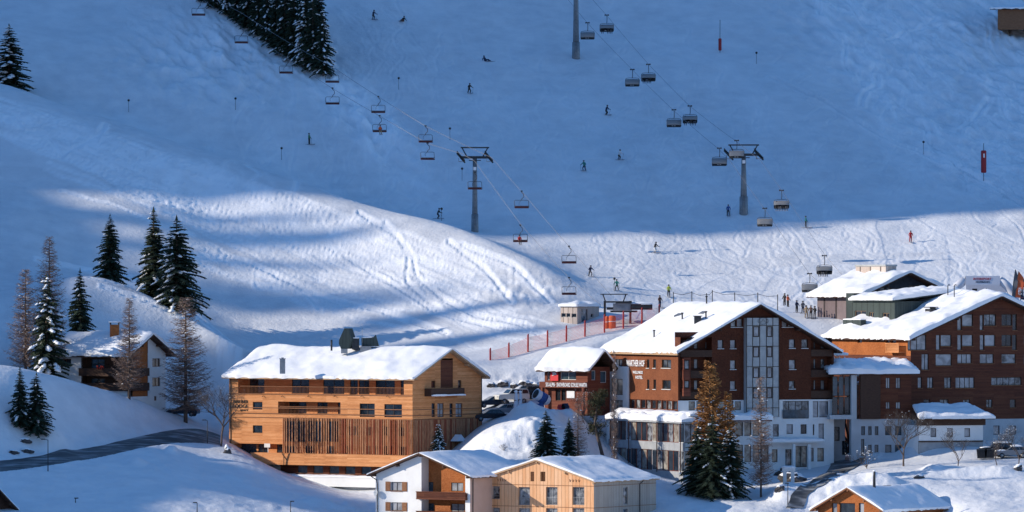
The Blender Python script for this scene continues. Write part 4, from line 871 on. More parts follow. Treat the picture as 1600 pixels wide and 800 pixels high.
# ================================================================ the big brown hotel
def hotel():
    h = House('hotel_building', 'large brown shingled hotel with a grey panelled stair tower under a huge snow roof', 'hotel', 1059.5, 748, 65, 949, 1303, 745)
    z = h.z; FL, FR = h.FL, h.FR; ze = z(550); b0 = h.LR/2; rise = b0*math.tan(R(27.5)); zw = z(626); zb = z(752)
    tw = FL.sz(981, 600)[0]
    Wl = [FL.rect(1010.6, 561.6, 1014.6, 575), FL.rect(1020.5, 561.6, 1024.9, 575), FL.rect(1034, 562, 1048.5, 575), FL.rect(1011, 593, 1014.6, 608), FL.rect(1021, 593, 1025, 608), FL.rect(1035, 594, 1048, 608), FL.rect(960, 561, 972, 574.5)]
    mb = MB(); wall(FL, mb, 0, h.LL, zw, ze, Wl); mb.build('wall', M['rust'], h.root)
    for q in Wl: window(FL, q, h.root, 'glass', 'frame', nx=2 if q[2]-q[0] > 2 else 1, sill='white_frame')
    # white tower on the left flank
    T = FL.shifted(.2); a0, a1 = T.sz(981, 610)[0], T.sz(947, 610)[0]; TW = [T.rect(954, 592, 973, 617), T.rect(954, 625, 973, 647)]
    m = MB(); wall(T, m, a0, a1, zb, z(575), TW, depth=.3)
    for a in (a0, a1): m.poly([T.pt(a, zb), T.pt(a, z(575)), T.pt(a, z(575), -1.2), T.pt(a, zb, -1.2)])
    m.poly([T.pt(a0, z(575)), T.pt(a1, z(575)), T.pt(a1, z(575), -1.2), T.pt(a0, z(575), -1.2)]); m.build('white_tower', M['plaster'], h.root)
    for q in TW: window(T, q, h.root, 'curtain_warm', 'frame', nx=2)
    # glazed ground storey
    m = MB(); G_ = []; aa = FL.sz(983, 633)[0]; n = 9
    for i in range(n): G_.append((.25+(aa-.4)*i/n, z(641), .25+(aa-.4)*(i+1)/n-.18, z(626.5)))
    wall(FL, m, 0, h.LL, zb, zw-.003, G_); m.build('lower_wall', M['brown_boards'], h.root)
    for i, q in enumerate(G_): window(FL, q, h.root, ('glass', 'mixglass')[i % 2], 'redwood')
    text3d(FL, 'WARTHER HOF', FL.rect(979, 562.5, 1007, 572.5, .25), h.root, 'sign_white', .25); text3d(FL, 'WELLNESS', FL.rect(989.5, 579.5, 1005, 584), h.root, 'sign_white', .08); text3d(FL, 'HOTEL', FL.rect(994, 587, 1005, 592), h.root, 'sign_white', .08)
    # winter garden
    K = FL.shifted(3.2); k0, k1 = K.sz(1068, 700)[0], K.sz(948, 700)[0]; zt = z(659); m = MB(); zc, zd = z(689.5), z(702)
    K.bar(m, k0, zd, k1-.6, zc, -.25, .04); K.bar(m, k0, zt-.05, k1+.2, zt+.25, -3.1, .25); m.build('floor_slab', M['concrete'], h.root)
    m = MB(); K.bar(m, k1-.9, zb-2, k1, zt, -3.1, .02); m.build('white_pier', M['plaster'], h.root)
    n = 14; wA = (k1-1-k0)/n
    for i in range(n):
        for q0, q1, nm in ((zc, zt-.05, 'glass'), (z(734), zd, 'curtain_warm')):
            window(K, (k0+wA*i+.02, q0+.01, k0+wA*(i+1)-.02, q1-.01), h.root, ('mixglass', 'curtain_warm', 'glass', 'glass')[(i*7+(nm == 'glass')*2) % 4], 'redwood' if i % 5 else 'white_frame', nz=1, depth=.15, fw=.06, name='glazing')
    SG = Fac(K.pt(k0, 0).xy, FR.d, FR.n, 3.2); window(SG, (0.05, zc, 3.1, zt-.06), h.root, 'mixglass', 'frame', nx=3, depth=.1, name='glazing'); window(SG, (0.05, z(734), 3.1, zd), h.root, 'curtain_warm', 'frame', nx=3, depth=.1, name='glazing')
    m = MB(); K.bar(m, k0+.2, zb-2, k1-1, z(734)-.003, -.3, -.02); m.build('plinth', M['concrete'], h.root)
    for px in (957, 986, 1030, 1067):
        m = MB(); a = K.sz(px, 690)[0]; m.tube([K.pt(a, z(736), .35), K.pt(a, zt, .35)], .07, 6); m.build('column', M['brown_boards'], h.root)
    snow_slab('canopy_snow', [K.pt(k0-.1, zt+.25, .3), K.pt(k1+.25, zt+.25, .3), K.pt(k1+.25, zt+.25, -3.0), K.pt(k0-.1, zt+.25, -3.0)], .75, h.root, 3, .1)
    snow_slab('canopy_snow', [K.pt(k0-.1, zt+1.0, -.9), K.pt(k1-.3, zt+1.0, -.9), K.pt(k1-.3, zt+1.0, -3.0), K.pt(k0-.1, zt+1.0, -3.0)], .45, h.root, 5, .1)
    # ---- gable side
    t0, t1 = FR.sz(1166, 560)[0], FR.sz(1217.5, 560)[0]; r0, r1 = FR.sz(1063, 580)[0], FR.sz(1112.5, 580)[0]; e0 = FR.sz(1267, 580)[0]; e1 = FR.sz(1300, 580)[0]
    Wr = [FR.rect(1142, 500, 1150, 511), FR.rect(1151.5, 498, 1160, 511), FR.rect(1222, 499, 1230, 511), FR.rect(1231.5, 502, 1239, 511), FR.rect(1121.6, 531, 1130, 544.5), FR.rect(1141, 531, 1149.5, 544.5), FR.rect(1141, 562.6, 1149.5, 577), FR.rect(1141, 595, 1149.5, 609),
          FR.rect(1233, 530, 1242, 544), FR.rect(1252.5, 530, 1262, 544), FR.rect(1233, 562, 1243, 577), FR.rect(1233, 595, 1242, 607.5)]
    kk = rise/b0; R1 = (r0, zw, r1, z(527)); R2 = (e0, zw, e1, z(529))
    mb = MB(); wall(FR, mb, 0, h.LR, zw, ze, Wr+[R1, R2], gable=(b0, ze+rise, ze, ze)); mb.build('gable_wall', M['brown'], h.root)
    for i, q in enumerate(Wr): window(FR, q, h.root, ('curtain', 'mixglass')[i in (9, 11)], 'frame', sill='white_frame')
    h.back(zb, ze, 'brown', rise)
    # recessed balconies both sides
    for (c0, y_, c1, yt), dep, wins in ((R1, 1.6, [(1084, 1090), (1102, 1110)]), (R2, 1.3, [(1271, 1274), (1282, 1288)])):
        hs_ = []
        for y0, y1 in ((534, 545), (561, 576), (594, 609)):
            for x0, x1 in wins: hs_.append(FR.rect(x0, y0, x1, y1, -dep))
        m = MB(); wall(FR, m, c0, c1, zw, ze+kk*min(c1, h.LR-c0), hs_, out=-dep, depth=.1)
        for a in (c0, c1): m.poly([FR.pt(a, zw, 0), FR.pt(a, yt, 0), FR.pt(a, yt, -dep), FR.pt(a, zw, -dep)])
        m.poly([FR.pt(c0, yt, 0), FR.pt(c1, yt, 0), FR.pt(c1, yt, -dep), FR.pt(c0, yt, -dep)]); m.build('loggia_wall', M['brown_boards'], h.root)
        for i, q in enumerate(hs_): window(FR, q, h.root, ('curtain', 'mixglass')[i % 3 == 0], 'frame', out=-dep, depth=.08)
        for y0, y1 in ((548, 558), (580, 591), (613, 624)):
            m = MB(); FR.bar(m, c0+.02, z(y1), c1-.02, z(y1)+.15, -dep, .05); FR.bar(m, c0+.02, z(y1)+.15, c1-.02, z(y0), -.03, .04); FR.bar(m, c0, z(y0), c1, z(y0)+.06, -.05, .07); m.build('balcony', M['dark_wood'], h.root)
    # small projecting bay on the corner
    m = MB(); q = FR.rect(1068, 560, 1079, 619, .5)
    for y0, y1 in ((560, 573), (594, 607)): pass
    FR.bar(m, q[0], q[1], q[2], z(607)+0, -1.4, .5); FR.bar(m, q[0], z(594), q[2], z(578), -1.4, .5); FR.bar(m, q[0], z(562), q[2], z(559), -1.4, .5)
    for a in (q[0], q[2]-.15): FR.bar(m, a, z(607), a+.15, z(562), .3, .5)
    m.build('corner_bay', M['redwood'], h.root)
    for y0, y1 in ((563, 577), (595, 606)): window(FR, (q[0]+.16, z(y1), q[2]-.16, z(y0)), h.root, 'mixglass', 'frame', out=.45, depth=.1)
    # grey panel tower
    P = FR.shifted(.7); p0, p1 = P.sz(1166, 570)[0], P.sz(1217.5, 570)[0]; zt = z(497); zl = z(653); cols = [P.sz(x, 570)[0] for x in (1166.5, 1176, 1187, 1197.5, 1207.5, 1217)]
    Wt = [(cols[c]+.06, z(y+17), cols[c+1]-.06, z(y)) for y in (510, 542, 574.5, 606.5) for c in (1, 3)]
    m = MB(); wall(P, m, p0, p1, zl, zt, Wt, depth=.1)
    for a in (p0, p1): m.poly([P.pt(a, zl), P.pt(a, zt), P.pt(a, zt, -1), P.pt(a, zl, -1)])
    m.poly([P.pt(p0, zt), P.pt(p1, zt), P.pt(p1, zt, -1), P.pt(p0, zt, -1)]); m.poly([P.pt(p0, zl), P.pt(p1, zl), P.pt(p1, zl, -1), P.pt(p0, zl, -1)])
    tp = m.build('panel_tower', M['panel'], h.root); m = MB()
    for a in cols: P.bar(m, a-.035, zl, a+.035, zt, .003, .05)
    for y in (509, 541.5, 573.5, 606, 638.5): P.bar(m, p0, z(y)-.035, p1, z(y)+.035, .051, .06)
    m.build('panel_grid', M['frame'], tp)
    for q in Wt: window(P, q, tp, 'curtain', 'frame', depth=.08, fw=.13)
    m = MB(); c = P.pt((cols[2]+cols[3])/2, z(502), .08)
    for k in range(14):
        t0_, t1_ = k*.449, (k+1)*.449; u = Vector((h.dr.x, h.dr.y, 0)); m.tube([c+u*.75*math.cos(t0_)+Vector((0, 0, .42*math.sin(t0_))), c+u*.75*math.cos(t1_)+Vector((0, 0, .42*math.sin(t1_)))], .035, 4)
    m.tube([c-Vector((h.dr.x, h.dr.y, 0))*.4-Vector((0, 0, .2)), c+Vector((0, 0, .25)), c+Vector((h.dr.x, h.dr.y, 0))*.4-Vector((0, 0, .2))], .035, 4); m.build('emblem', M['metal'], tp)
    # white lower storeys
    Wb = [FR.rect(1223, 626.5, 1264, 654), FR.rect(1270, 627, 1279, 652), FR.rect(1280, 627, 1294.5, 652), FR.rect(1229, 663, 1239, 678), FR.rect(1251, 663, 1260.5, 678), FR.rect(1270, 663, 1272.5, 680), FR.rect(1279, 662, 1287.5, 690), FR.rect(1207.5, 663, 1217, 682),
          FR.rect(1227, 702, 1237, 729), FR.rect(1242, 697, 1261, 730), FR.rect(1267, 700, 1271.5, 721), FR.rect(1277, 700, 1287.5, 721), FR.rect(1206, 702, 1215, 722)]
    bx = [FR.rect(x, 660, x+11, 681) for x in (1150, 1163, 1176)]+[FR.rect(x, 695, x+11, 722) for x in (1150, 1163, 1176, 1190)]+[FR.rect(x, 627, x+10, 641) for x in (1076, 1088, 1100, 1112, 1124, 1136, 1148)]
    mb = MB(); wall(FR, mb, 0, h.LR, zb-2, zw-.003, Wb+bx, depth=.3); mb.build('lower_wall', M['plaster'], h.root)
    for i, q in enumerate(Wb+bx): window(FR, q, h.root, ('mixglass', 'curtain', 'curtain', 'curtain', 'glass', 'glass', 'curtain', 'mixglass', 'mixglass', 'curtain_warm', 'curtain', 'curtain_warm', 'curtain_warm')[i] if i < 13 else 'curtain_warm', 'frame', nx=4 if i == 0 else 2 if i == 9 else 1)
    m = MB(); q = FR.rect(1223, 640.5, 1264, 653, .15); FR.bar(m, *q[:2], q[2], q[3], .12, .15); m.build('glass_balustrade', M['glass_blue'], h.root)
    m = MB(); s0, s1 = FR.sz(1072, 650)[0], FR.sz(1192, 650)[0]; FR.bar(m, s0, z(659), s1, z(656), .71, 2.6); FR.bar(m, 0.05, z(659), t0-.1, z(656), .02, .7); cn = m.build('canopy', M['brown_boards'], h.root)
    snow_slab('canopy_snow', [FR.pt(0, z(656), 2.7), FR.pt(s1, z(656), 2.7), FR.pt(s1, z(656), .1), FR.pt(0, z(656), .1)], .85, cn, 9, .14)
    m = MB(); q = FR.rect(1196, 690, 1287, 692, 1.4); FR.bar(m, q[0], q[1], q[2], q[3]+.05, .02, 1.4); po = m.build('porch_roof', M['plaster'], h.root); snow_slab('snow_ledge', [FR.pt(q[0]-.1, q[3]+.05, 1.5), FR.pt(q[2]+.1, q[3]+.05, 1.5), FR.pt(q[2]+.1, q[3]+.05, .1), FR.pt(q[0]-.1, q[3]+.05, .1)], .45, po, 12, .06)
    for x in (1239, 1263): m = MB(); q = FR.rect(x, 694, x+4, 730, 1.2); FR.bar(m, q[0], q[1]-1, q[2], q[3], .95, 1.2); m.build('porch_pillar', M['plaster'], h.root)
    ro = h.roof(ze, rise, 'L', .6, 1.2, .5, mat='dark_wood', seed=41, og2=1.4, lump=.14)
    m = MB(); m.obox(h.P(-1.0, -.62, ze-.42), h.P(h.LL+1.2, -.62, ze-.42)-h.P(-1.0, -.62, ze-.42), h.P(-1, -.45, ze-.42)-h.P(-1, -.62, ze-.42), (0, 0, .35)); m.build('fascia', M['beam'], ro)
    # things on the roof
    kz = lambda b: ze+b*kk+.2
    for px, py, nm in ((1090, 503, 'box'), (1022, 527, 'pipe'), (1066, 499, 'pipe'), (1103, 497, 'pipe'), (1060, 493, 'sky'), (1104, 474, 'pipe'), (1098, 490, 'sky')):
        # find point on left slope plane seen at this pixel
        best = None
        for i in range(0, 60):
            b = b0*i/60; zz = kz(b)+.55
            # intersect the sight line height with plane row b
            F2 = Fac(h.P(0, b, 0).xy, h.dl, h.nl, h.LL); a, zc_ = F2.sz(px, py)
            if best is None or abs(zc_-zz) < best[0]: best = (abs(zc_-zz), a, b, zz)
        _, a, b, zz = best; p = h.P(a, b, zz); m = MB()
        if nm == 'box':
            m.box(p.x-.45, p.y-.45, p.z-1, p.x+.45, p.y+.45, p.z+.75); m.box(p.x-.6, p.y-.6, p.z+.75, p.x+.6, p.y+.6, p.z+.85); m.build('chimney', M['dark_metal'], ro)
        elif nm == 'pipe': m.tube([p-Vector((0, 0, 1)), p+Vector((0, 0, .8))], .1, 7); m.tube([p+Vector((0, 0, .8)), p+Vector((0, 0, .95))], .17, 7); m.build('vent_pipe', M['dark_metal'], ro)
        else:
            u = Vector((h.dl.x, h.dl.y, 0)); v = Vector((h.dr.x, h.dr.y, kk)).normalized(); nn = Vector((0, 0, 1)); m.obox(p-u*.7-v*.35-nn*.35, u*1.4, v*.7, nn*.55); m.build('skylight', M['glass'], ro)
M['sign_white'] = newmat('sign_white', (0.8, 0.8, 0.8), 0.5)[0]
hotel()
# ================================================================ hotel wing at the right
def right_hotel():
    h = House('hotel_building', 'brown timber hotel with rows of large pale windows at the right edge', 'hotel', 1423, 762, 65, 1298, 1702, 725)
    z = h.z; FL, FR = h.FL, h.FR; ze = z(529); b0 = FR.sz(1558, 500)[0]; h.LR = 2*b0; rise = b0*math.tan(R(22.5)); zw = z(656); zb = z(735)
    Wf = []
    def add(x0, y0, x1, y1, k='curtain', nx=1): Wf.append((FR.rect(x0, y0, x1, y1), k, nx))
    add(1503.5, 491, 1520, 510); add(1496, 497, 1502.5, 516); add(1537.5, 491, 1556, 509, 'mixglass', 2); add(1531, 492, 1536.5, 516); add(1565, 491, 1581, 509, 'glass', 2); add(1582, 491, 1588.5, 516, 'glass')
    add(1419, 523, 1447, 547, 'curtain', 2); 
    for x in (1462.5, 1496, 1531): add(x, 523, x+6.5, 547); add(x+7.5, 523, x+24, 541)
    add(1565, 523, 1580.5, 541, 'glass', 2); add(1581.5, 523, 1588.5, 547, 'glass')
    add(1440, 553, 1451, 578, 'curtain', 2); add(1462, 553, 1487, 571.5); add(1496, 553, 1518, 568, 'curtain', 3); add(1531, 553, 1552.5, 568, 'curtain', 2); add(1565, 553, 1587, 568, 'mixglass')
    add(1434, 589.5, 1440.5, 606.5); add(1449, 589.5, 1458, 606.5, 'curtain', 2); add(1475.5, 589.5, 1486, 606.5, 'mixglass', 2); add(1493, 589.5, 1522.6, 606.5, 'curtain', 4); add(1549, 589.5, 1596, 602, 'mixglass', 5)
    add(1443, 624, 1453, 637, 'glass'); add(1468.6, 624, 1482, 637, 'mixglass', 2); add(1505, 624, 1515.5, 637, 'mixglass', 2); add(1541, 624, 1550.5, 637, 'mixglass', 2); add(1578, 624, 1587, 637, 'glass')
    for x in (1600, 1635, 1665):
        for y in (491, 523, 553): 
            if x < 1660 or y > 500: add(x, y, x+20, y+17, 'mixglass', 2)
    Wb = [FR.rect(1552, 665, 1562, 679), FR.rect(1577, 665, 1587.5, 679), FR.rect(1538, 697, 1549, 715), FR.rect(1553, 695, 1567, 711), FR.rect(1573, 695, 1590, 711), FR.rect(1604, 665, 1614, 679)]
    mb = MB(); wall(FR, mb, 0, h.LR, zw, ze, [q[0] for q in Wf], gable=(b0, ze+rise, ze, ze)); mb.build('gable_wall', M['brown_boards'], h.root)
    mb = MB(); wall(FR, mb, 0, h.LR, zb-2, zw-.003, Wb); mb.build('lower_wall', M['greyplaster'], h.root)
    for q, k, nx in Wf: window(FR, q, h.root, k, 'frame', nx=nx, sill='mid_wood', depth=.18)
    for i, q in enumerate(Wb): window(FR, q, h.root, 'curtain' if i < 2 else 'glass', 'frame')
    Wl = [FL.rect(1340, 525, 1346.5, 536), FL.rect(1372.6, 525, 1381.6, 533), FL.rect(1384, 525, 1390, 536), FL.rect(1392, 525, 1400, 536)]
    mb = MB(); wall(FL, mb, 0, h.LL, z(556), ze, Wl); mb.build('wall', M['orange'], h.root); mb = MB(); wall(FL, mb, 0, h.LL, zb-2, z(556)-.003, []); mb.build('side_wall', M['brown_boards'], h.root)
    for q in Wl: window(FL, q, h.root, 'glass', 'mid_wood')
    h.back(zb, ze, 'brown_boards', rise)
    m = MB(); q = FL.rect(1383, 536, 1404, 551, 1.0); n = int((q[2]-q[0])/.2); FL.bar(m, q[0], q[1], q[2], q[1]+.12, 0, 1.0)
    for i in range(n): a = q[0]+(q[2]-q[0])*(i+.5)/n; FL.bar(m, a-.07, q[1]+.12, a+.07, q[3]-.08, .92, .97)
    FL.bar(m, q[0], q[3]-.08, q[2], q[3], .9, 1.0); m.build('balcony', M['larch'], h.root)
    m = MB(); a0 = FL.sz(1332, 520)[0]; a1 = FL.sz(1304, 520)[0]; n = 10
    for i in range(n):
        a = a0+(a1-a0)*i/n; w_ = (a1-a0)/n; m.poly([FL.pt(a, z(522.5), .05), FL.pt(a+w_, z(522.5), .05), FL.pt(a+w_/2, z(527.5), .05)])
    m.build('zigzag_trim', M['dark_wood'], h.root)
    ro = h.roof(ze, rise, 'L', .7, 1.3, .8, mat='dark_wood', seed=51, og2=1.0, lump=.15)
    # green metal dormer block with its own snow
    kk = rise/b0; bd = b0*.33; D = Fac(h.P(0, bd, 0).xy, h.dl, h.nl, h.LL); d0, d1 = D.sz(1398, 490)[0], D.sz(1333, 490)[0]; zt = z(471)
    Wd = [D.rect(1335.5, 485.6, 1353, 501), D.rect(1358, 488, 1365.5, 501), D.rect(1379, 489, 1389.6, 501)]; m = MB(); zd = z(506)
    wall(D, m, d0, d1, zd-1, zt, Wd); E = Fac(D.pt(d0, 0).xy, h.dr, h.nr, 9); wall(E, m, 0, 9.5, zd-1, zt, []); m.poly([D.pt(d1, zd-1), D.pt(d1, zt), D.pt(d1, zt, -9.5), D.pt(d1, zd-1, -9.5)])
    dm = m.build('dormer', M['green_metal'], h.root)
    for q in Wd: window(D, q, dm, 'glass', 'beam', nx=3 if q[2]-q[0] > 4 else 2)
    m = MB(); m.prism([D.pt(d0-.4, zt, .5), D.pt(d1+.3, zt, .5), D.pt(d1+.3, zt+1.2, -9.6), D.pt(d0-.4, zt+1.2, -9.6)], (0, 0, .2)); m.build('dormer_roof', M['green_metal'], dm)
    snow_slab('dormer_snow', [D.pt(d0-.45, zt+.2, .55), D.pt(d1+.35, zt+.2, .55), D.pt(d1+.35, zt+1.4, -9.6), D.pt(d0-.45, zt+1.4, -9.6)], .6, dm, 6, .12)
    m = MB(); c0, c1 = D.sz(1333, 480)[0]+.1, D.sz(1321, 480)[0]; D.bar(m, c0, zd-1, c1, z(458), -1.6, -.1); m.build('roof_shaft', M['green_metal'], h.root)
    F3 = Fac(h.P(0, b0*.12, 0).xy, h.dl, h.nl, h.LL); q = F3.rect(1317, 499, 1345, 508); m = MB(); F3.bar(m, q[0], q[1]-.5, q[2], q[3], -.8, 0); bx = m.build('roof_box', M['green_metal'], ro); snow_slab('box_snow', [F3.pt(q[0], q[3], 0), F3.pt(q[2], q[3], 0), F3.pt(q[2], q[3], -.8), F3.pt(q[0], q[3], -.8)], .12, ro, 3, .03)
    F4 = Fac(h.P(0, b0*.45, 0).xy, h.dl, h.nl, h.LL); q = F4.rect(1445.5, 482.5, 1453.5, 494); m = MB(); F4.bar(m, q[0], q[1]-1, q[2], q[3], -1.0, 0); F4.bar(m, q[0]-.15, q[3]+.15, q[2]+.15, q[3]+.28, -1.15, .15)
    F4.bar(m, q[0]+.1, q[3], q[0]+.3, q[3]+.15, -.9, -.1); m.build('chimney', M['dark_metal'], ro)
    for px in (1404, 1420, 1481, 1491):
        F5 = Fac(h.P(0, b0*.85, 0).xy, h.dl, h.nl, h.LL); a, zz = F5.sz(px, 461 if px < 1450 else 452); p = F5.pt(a, zz); m = MB(); m.tube([p-Vector((0, 0, 1.5)), p+Vector((0, 0, .5)), p+Vector((.12, 0, .62)), p+Vector((.3, 0, .55))], .07, 6); m.build('vent_pipe', M['dark_metal'], ro)
right_hotel()
# ================================================================ annex with its snow roof, in front of the right hotel
def annex():
    F = Fac(W3(1436, 0, 752).xy, (math.sin(R(72)), math.cos(R(72))), (math.cos(R(72)), -math.sin(R(72))), 9); L = F.sz(1536, 680)[0]; zt, zb = (HY-665)/FPX*752, (HY-722)/FPX*752
    z = lambda py: (HY-py)/FPX*752
    r = empty('annex_building', F.pt(0, zb), 'low white annex with three small windows and a snow roof against the brown hotel', 'building')
    m = MB(); Wn = [F.rect(1454, 669, 1463, 683), F.rect(1480, 669, 1489, 683), F.rect(1507, 669, 1516, 683)]; wall(F, m, 0, L, z(689), zt, Wn)
    for a in (0, L): m.poly([F.pt(a, zb-2), F.pt(a, zt), F.pt(a, zt, -5), F.pt(a, zb-2, -5)])
    m.build('wall', M['plaster'], r)
    for q in Wn: window(F, q, r, 'curtain', 'frame')
    m = MB(); F.bar(m, 0, zb-2, L, z(691), -.3, -.05); m.build('plinth', M['concrete'], r); m = MB(); F.bar(m, -.1, z(691), L, z(689)-.003, -.02, .1); m.build('timber_band', M['dark_wood'], r)
    m = MB(); F.bar(m, -.2, zt, L+.3, zt+.75, -.4, .15); m.build('fascia', M['dark_wood'], r)
    m = MB(); q = [F.pt(-.4, zt+.78, 1.0), F.pt(L+1.3, zt+.78, 1.0), F.pt(L-.2, zt+2.2, -5), F.pt(1.2, zt+2.2, -5)]; m.prism(q, (0, 0, .15)); m.build('roof', M['dark_wood'], r)
    snow_slab('roof_snow', [p+Vector((0, 0, .15)) for p in q], .55, r, 17, .15)
annex()
# ================================================================ linking block between the hotels
def link_block():
    D = 756; z = lambda py: (HY-py)/FPX*D
    F = Fac(W3(1302, 0, D).xy, (math.sin(R(80)), math.cos(R(80))), (math.cos(R(80)), -math.sin(R(80))), 12)
    r = empty('linking_building', F.pt(0, z(722)), 'shaded white and dark timber block linking the two brown hotels', 'building')
    L = F.sz(1424, 640)[0]; aw = F.sz(1342, 640)[0]; am = F.sz(1376, 640)[0]; ap = F.sz(1330, 640)[0]
    Wb = [F.rect(x0, y0, x1, y1) for x0, y0, x1, y1 in ((1345.6, 666, 1351.7, 680), (1356.5, 666, 1362, 680), (1367, 666, 1372.6, 680), (1383, 666, 1393, 680), (1398.5, 666, 1408.6, 680), (1345.5, 686, 1350.5, 713), (1356.5, 695, 1362, 709), (1366.5, 695, 1372.6, 709), (1383, 695, 1393, 709), (1398.5, 695, 1409, 709))]
    m = MB(); wall(F, m, aw-.3, L, z(740), z(655), Wb); m.build('lower_wall', M['greyplaster'], r)
    Wu = [F.rect(1384, 590, 1390.6, 607), F.rect(1399.6, 590, 1407, 607), F.rect(1384, 628, 1390.6, 639), F.rect(1399.6, 628, 1407, 639)]
    m = MB(); wall(F, m, aw, L, z(655)+.003, z(583), Wu); m.build('upper_wall', M['brown_boards'], r)
    m = MB(); F.bar(m, aw+.15, z(655)+.01, am-.1, z(586), .02, .35); m.build('timber_bay', M['dark_wood'], r)
    for q in Wb: window(F, q, r, 'glass_blue', 'frame')
    for q in Wu: window(F, q, r, 'curtain', 'frame', nx=2)
    # glazed stair, slab, pillar, shaded entrance
    G = F.shifted(-.5)
    for i in range(3):
        window(G, (ap*i/3+.03, z(648), ap*(i+1)/3-.03, z(620)), r, 'glass', 'frame', name='glazing'); window(G, (ap*i/3+.03, z(619), ap*(i+1)/3-.03, z(588)), r, 'glass_blue', 'frame', name='glazing')
    m = MB(); F.bar(m, ap, z(740), aw-.32, z(583), -1, .1); m.build('pillar', M['greyplaster'], r); m = MB(); F.bar(m, -.5, z(655), ap-.003, z(648.5), -4, .1); m.build('slab', M['greyplaster'], r)
    m = MB(); hs_ = [(1, z(690), 1.7, z(668)), (2, z(712), 2.8, z(690)), (.2, z(680), .7, z(660))]; wall(F, m, -.5, ap, z(740), z(655), hs_, out=-3.5); m.build('entrance_wall', M['greyplaster'], r)
    for q in hs_: window(F, q, r, 'glass', 'frame', out=-3.5)
    m = MB(); F.bar(m, -.6, z(586), L+.4, z(583.5), -7, .5); m.build('flat_roof', M['dark_wood'], r)
    snow_slab('roof_snow', [F.pt(-.6, z(583.5), .6), F.pt(L+.9, z(583.5), .6), F.pt(L+.3, z(583.5)+1.0, -7), F.pt(-.6, z(583.5)+1.0, -7)], .95, r, 23, .18)
    m = MB(); a0, a1 = F.sz(1303, 570)[0], F.sz(1336, 570)[0]; T = F.shifted(-6)
    for i in range(5): a = a0+(a1-a0)*i/4; T.bar(m, a-.05, z(577), a+.05, z(558), 0, .1)
    T.bar(m, a0-.4, z(556), a1+.4, z(553.5), -1.5, .5); T.bar(m, a0, z(570), a1, z(563), .02, .06); m.build('terrace_shelter', M['plaster'], r)
    snow_slab('shelter_snow', [T.pt(a0-.4, z(553.5), .5), T.pt(a1+.4, z(553.5), .5), T.pt(a1+.4, z(553.5), -1.5), T.pt(a0-.4, z(553.5), -1.5)], .25, r, 4, .06)
link_block()
# ================================================================ mountain restaurant behind
def restaurant():
    h = House('restaurant_building', 'mountain restaurant with a dark gable and board flank above the green metal dormer', 'building', 1345, 798, 58, 1277, 1479, 505)
    z = h.z; FL, FR = h.FL, h.FR; ze = z(461); b0 = h.LR/2; rise = z(428)-ze; zb = z(520)
    mb = MB(); wall(FL, mb, 0, h.LL, zb, ze, []); mb.build('wall', M['tan_boards'], h.root); h.back(zb, ze, 'tan_boards', rise)
    W_ = [FR.rect(x, 446, x+9, 456) for x in (1421, 1433, 1446, 1458)]+[FR.rect(1375, 449, 1384, 456), FR.rect(1386, 449, 1392, 456)]
    mb = MB(); wall(FR, mb, 0, h.LR, zb, ze, W_, gable=(b0, ze+rise, ze, ze)); mb.build('gable_wall', M['navy'], h.root)
    for q in W_: window(FR, q, h.root, 'glass', 'frame')
    ro = h.roof(ze, rise, 'L', 1.0, 1.6, .8, mat='dark_wood', seed=61, og2=1.2, lump=.15)
    F = Fac(h.P(0, b0*.8, 0).xy, h.dl, h.nl, 9); q = F.rect(1337, 413.5, 1384, 428); m = MB(); F.bar(m, q[0], q[1]-1, q[2], q[3]-.25, -1.8, 0); bx = m.build('roof_plant_box', M['hut_boards'], ro)
    m = MB(); F.bar(m, q[0]-.1, q[3]-.25, q[2]+.1, q[3], -1.9, .1); m.build('plant_box_lid', M['panel'], ro)
M['navy'] = var('dark_navy_boards', (0.014, 0.018, 0.028), (0.03, 0.036, 0.05), 2)
restaurant()
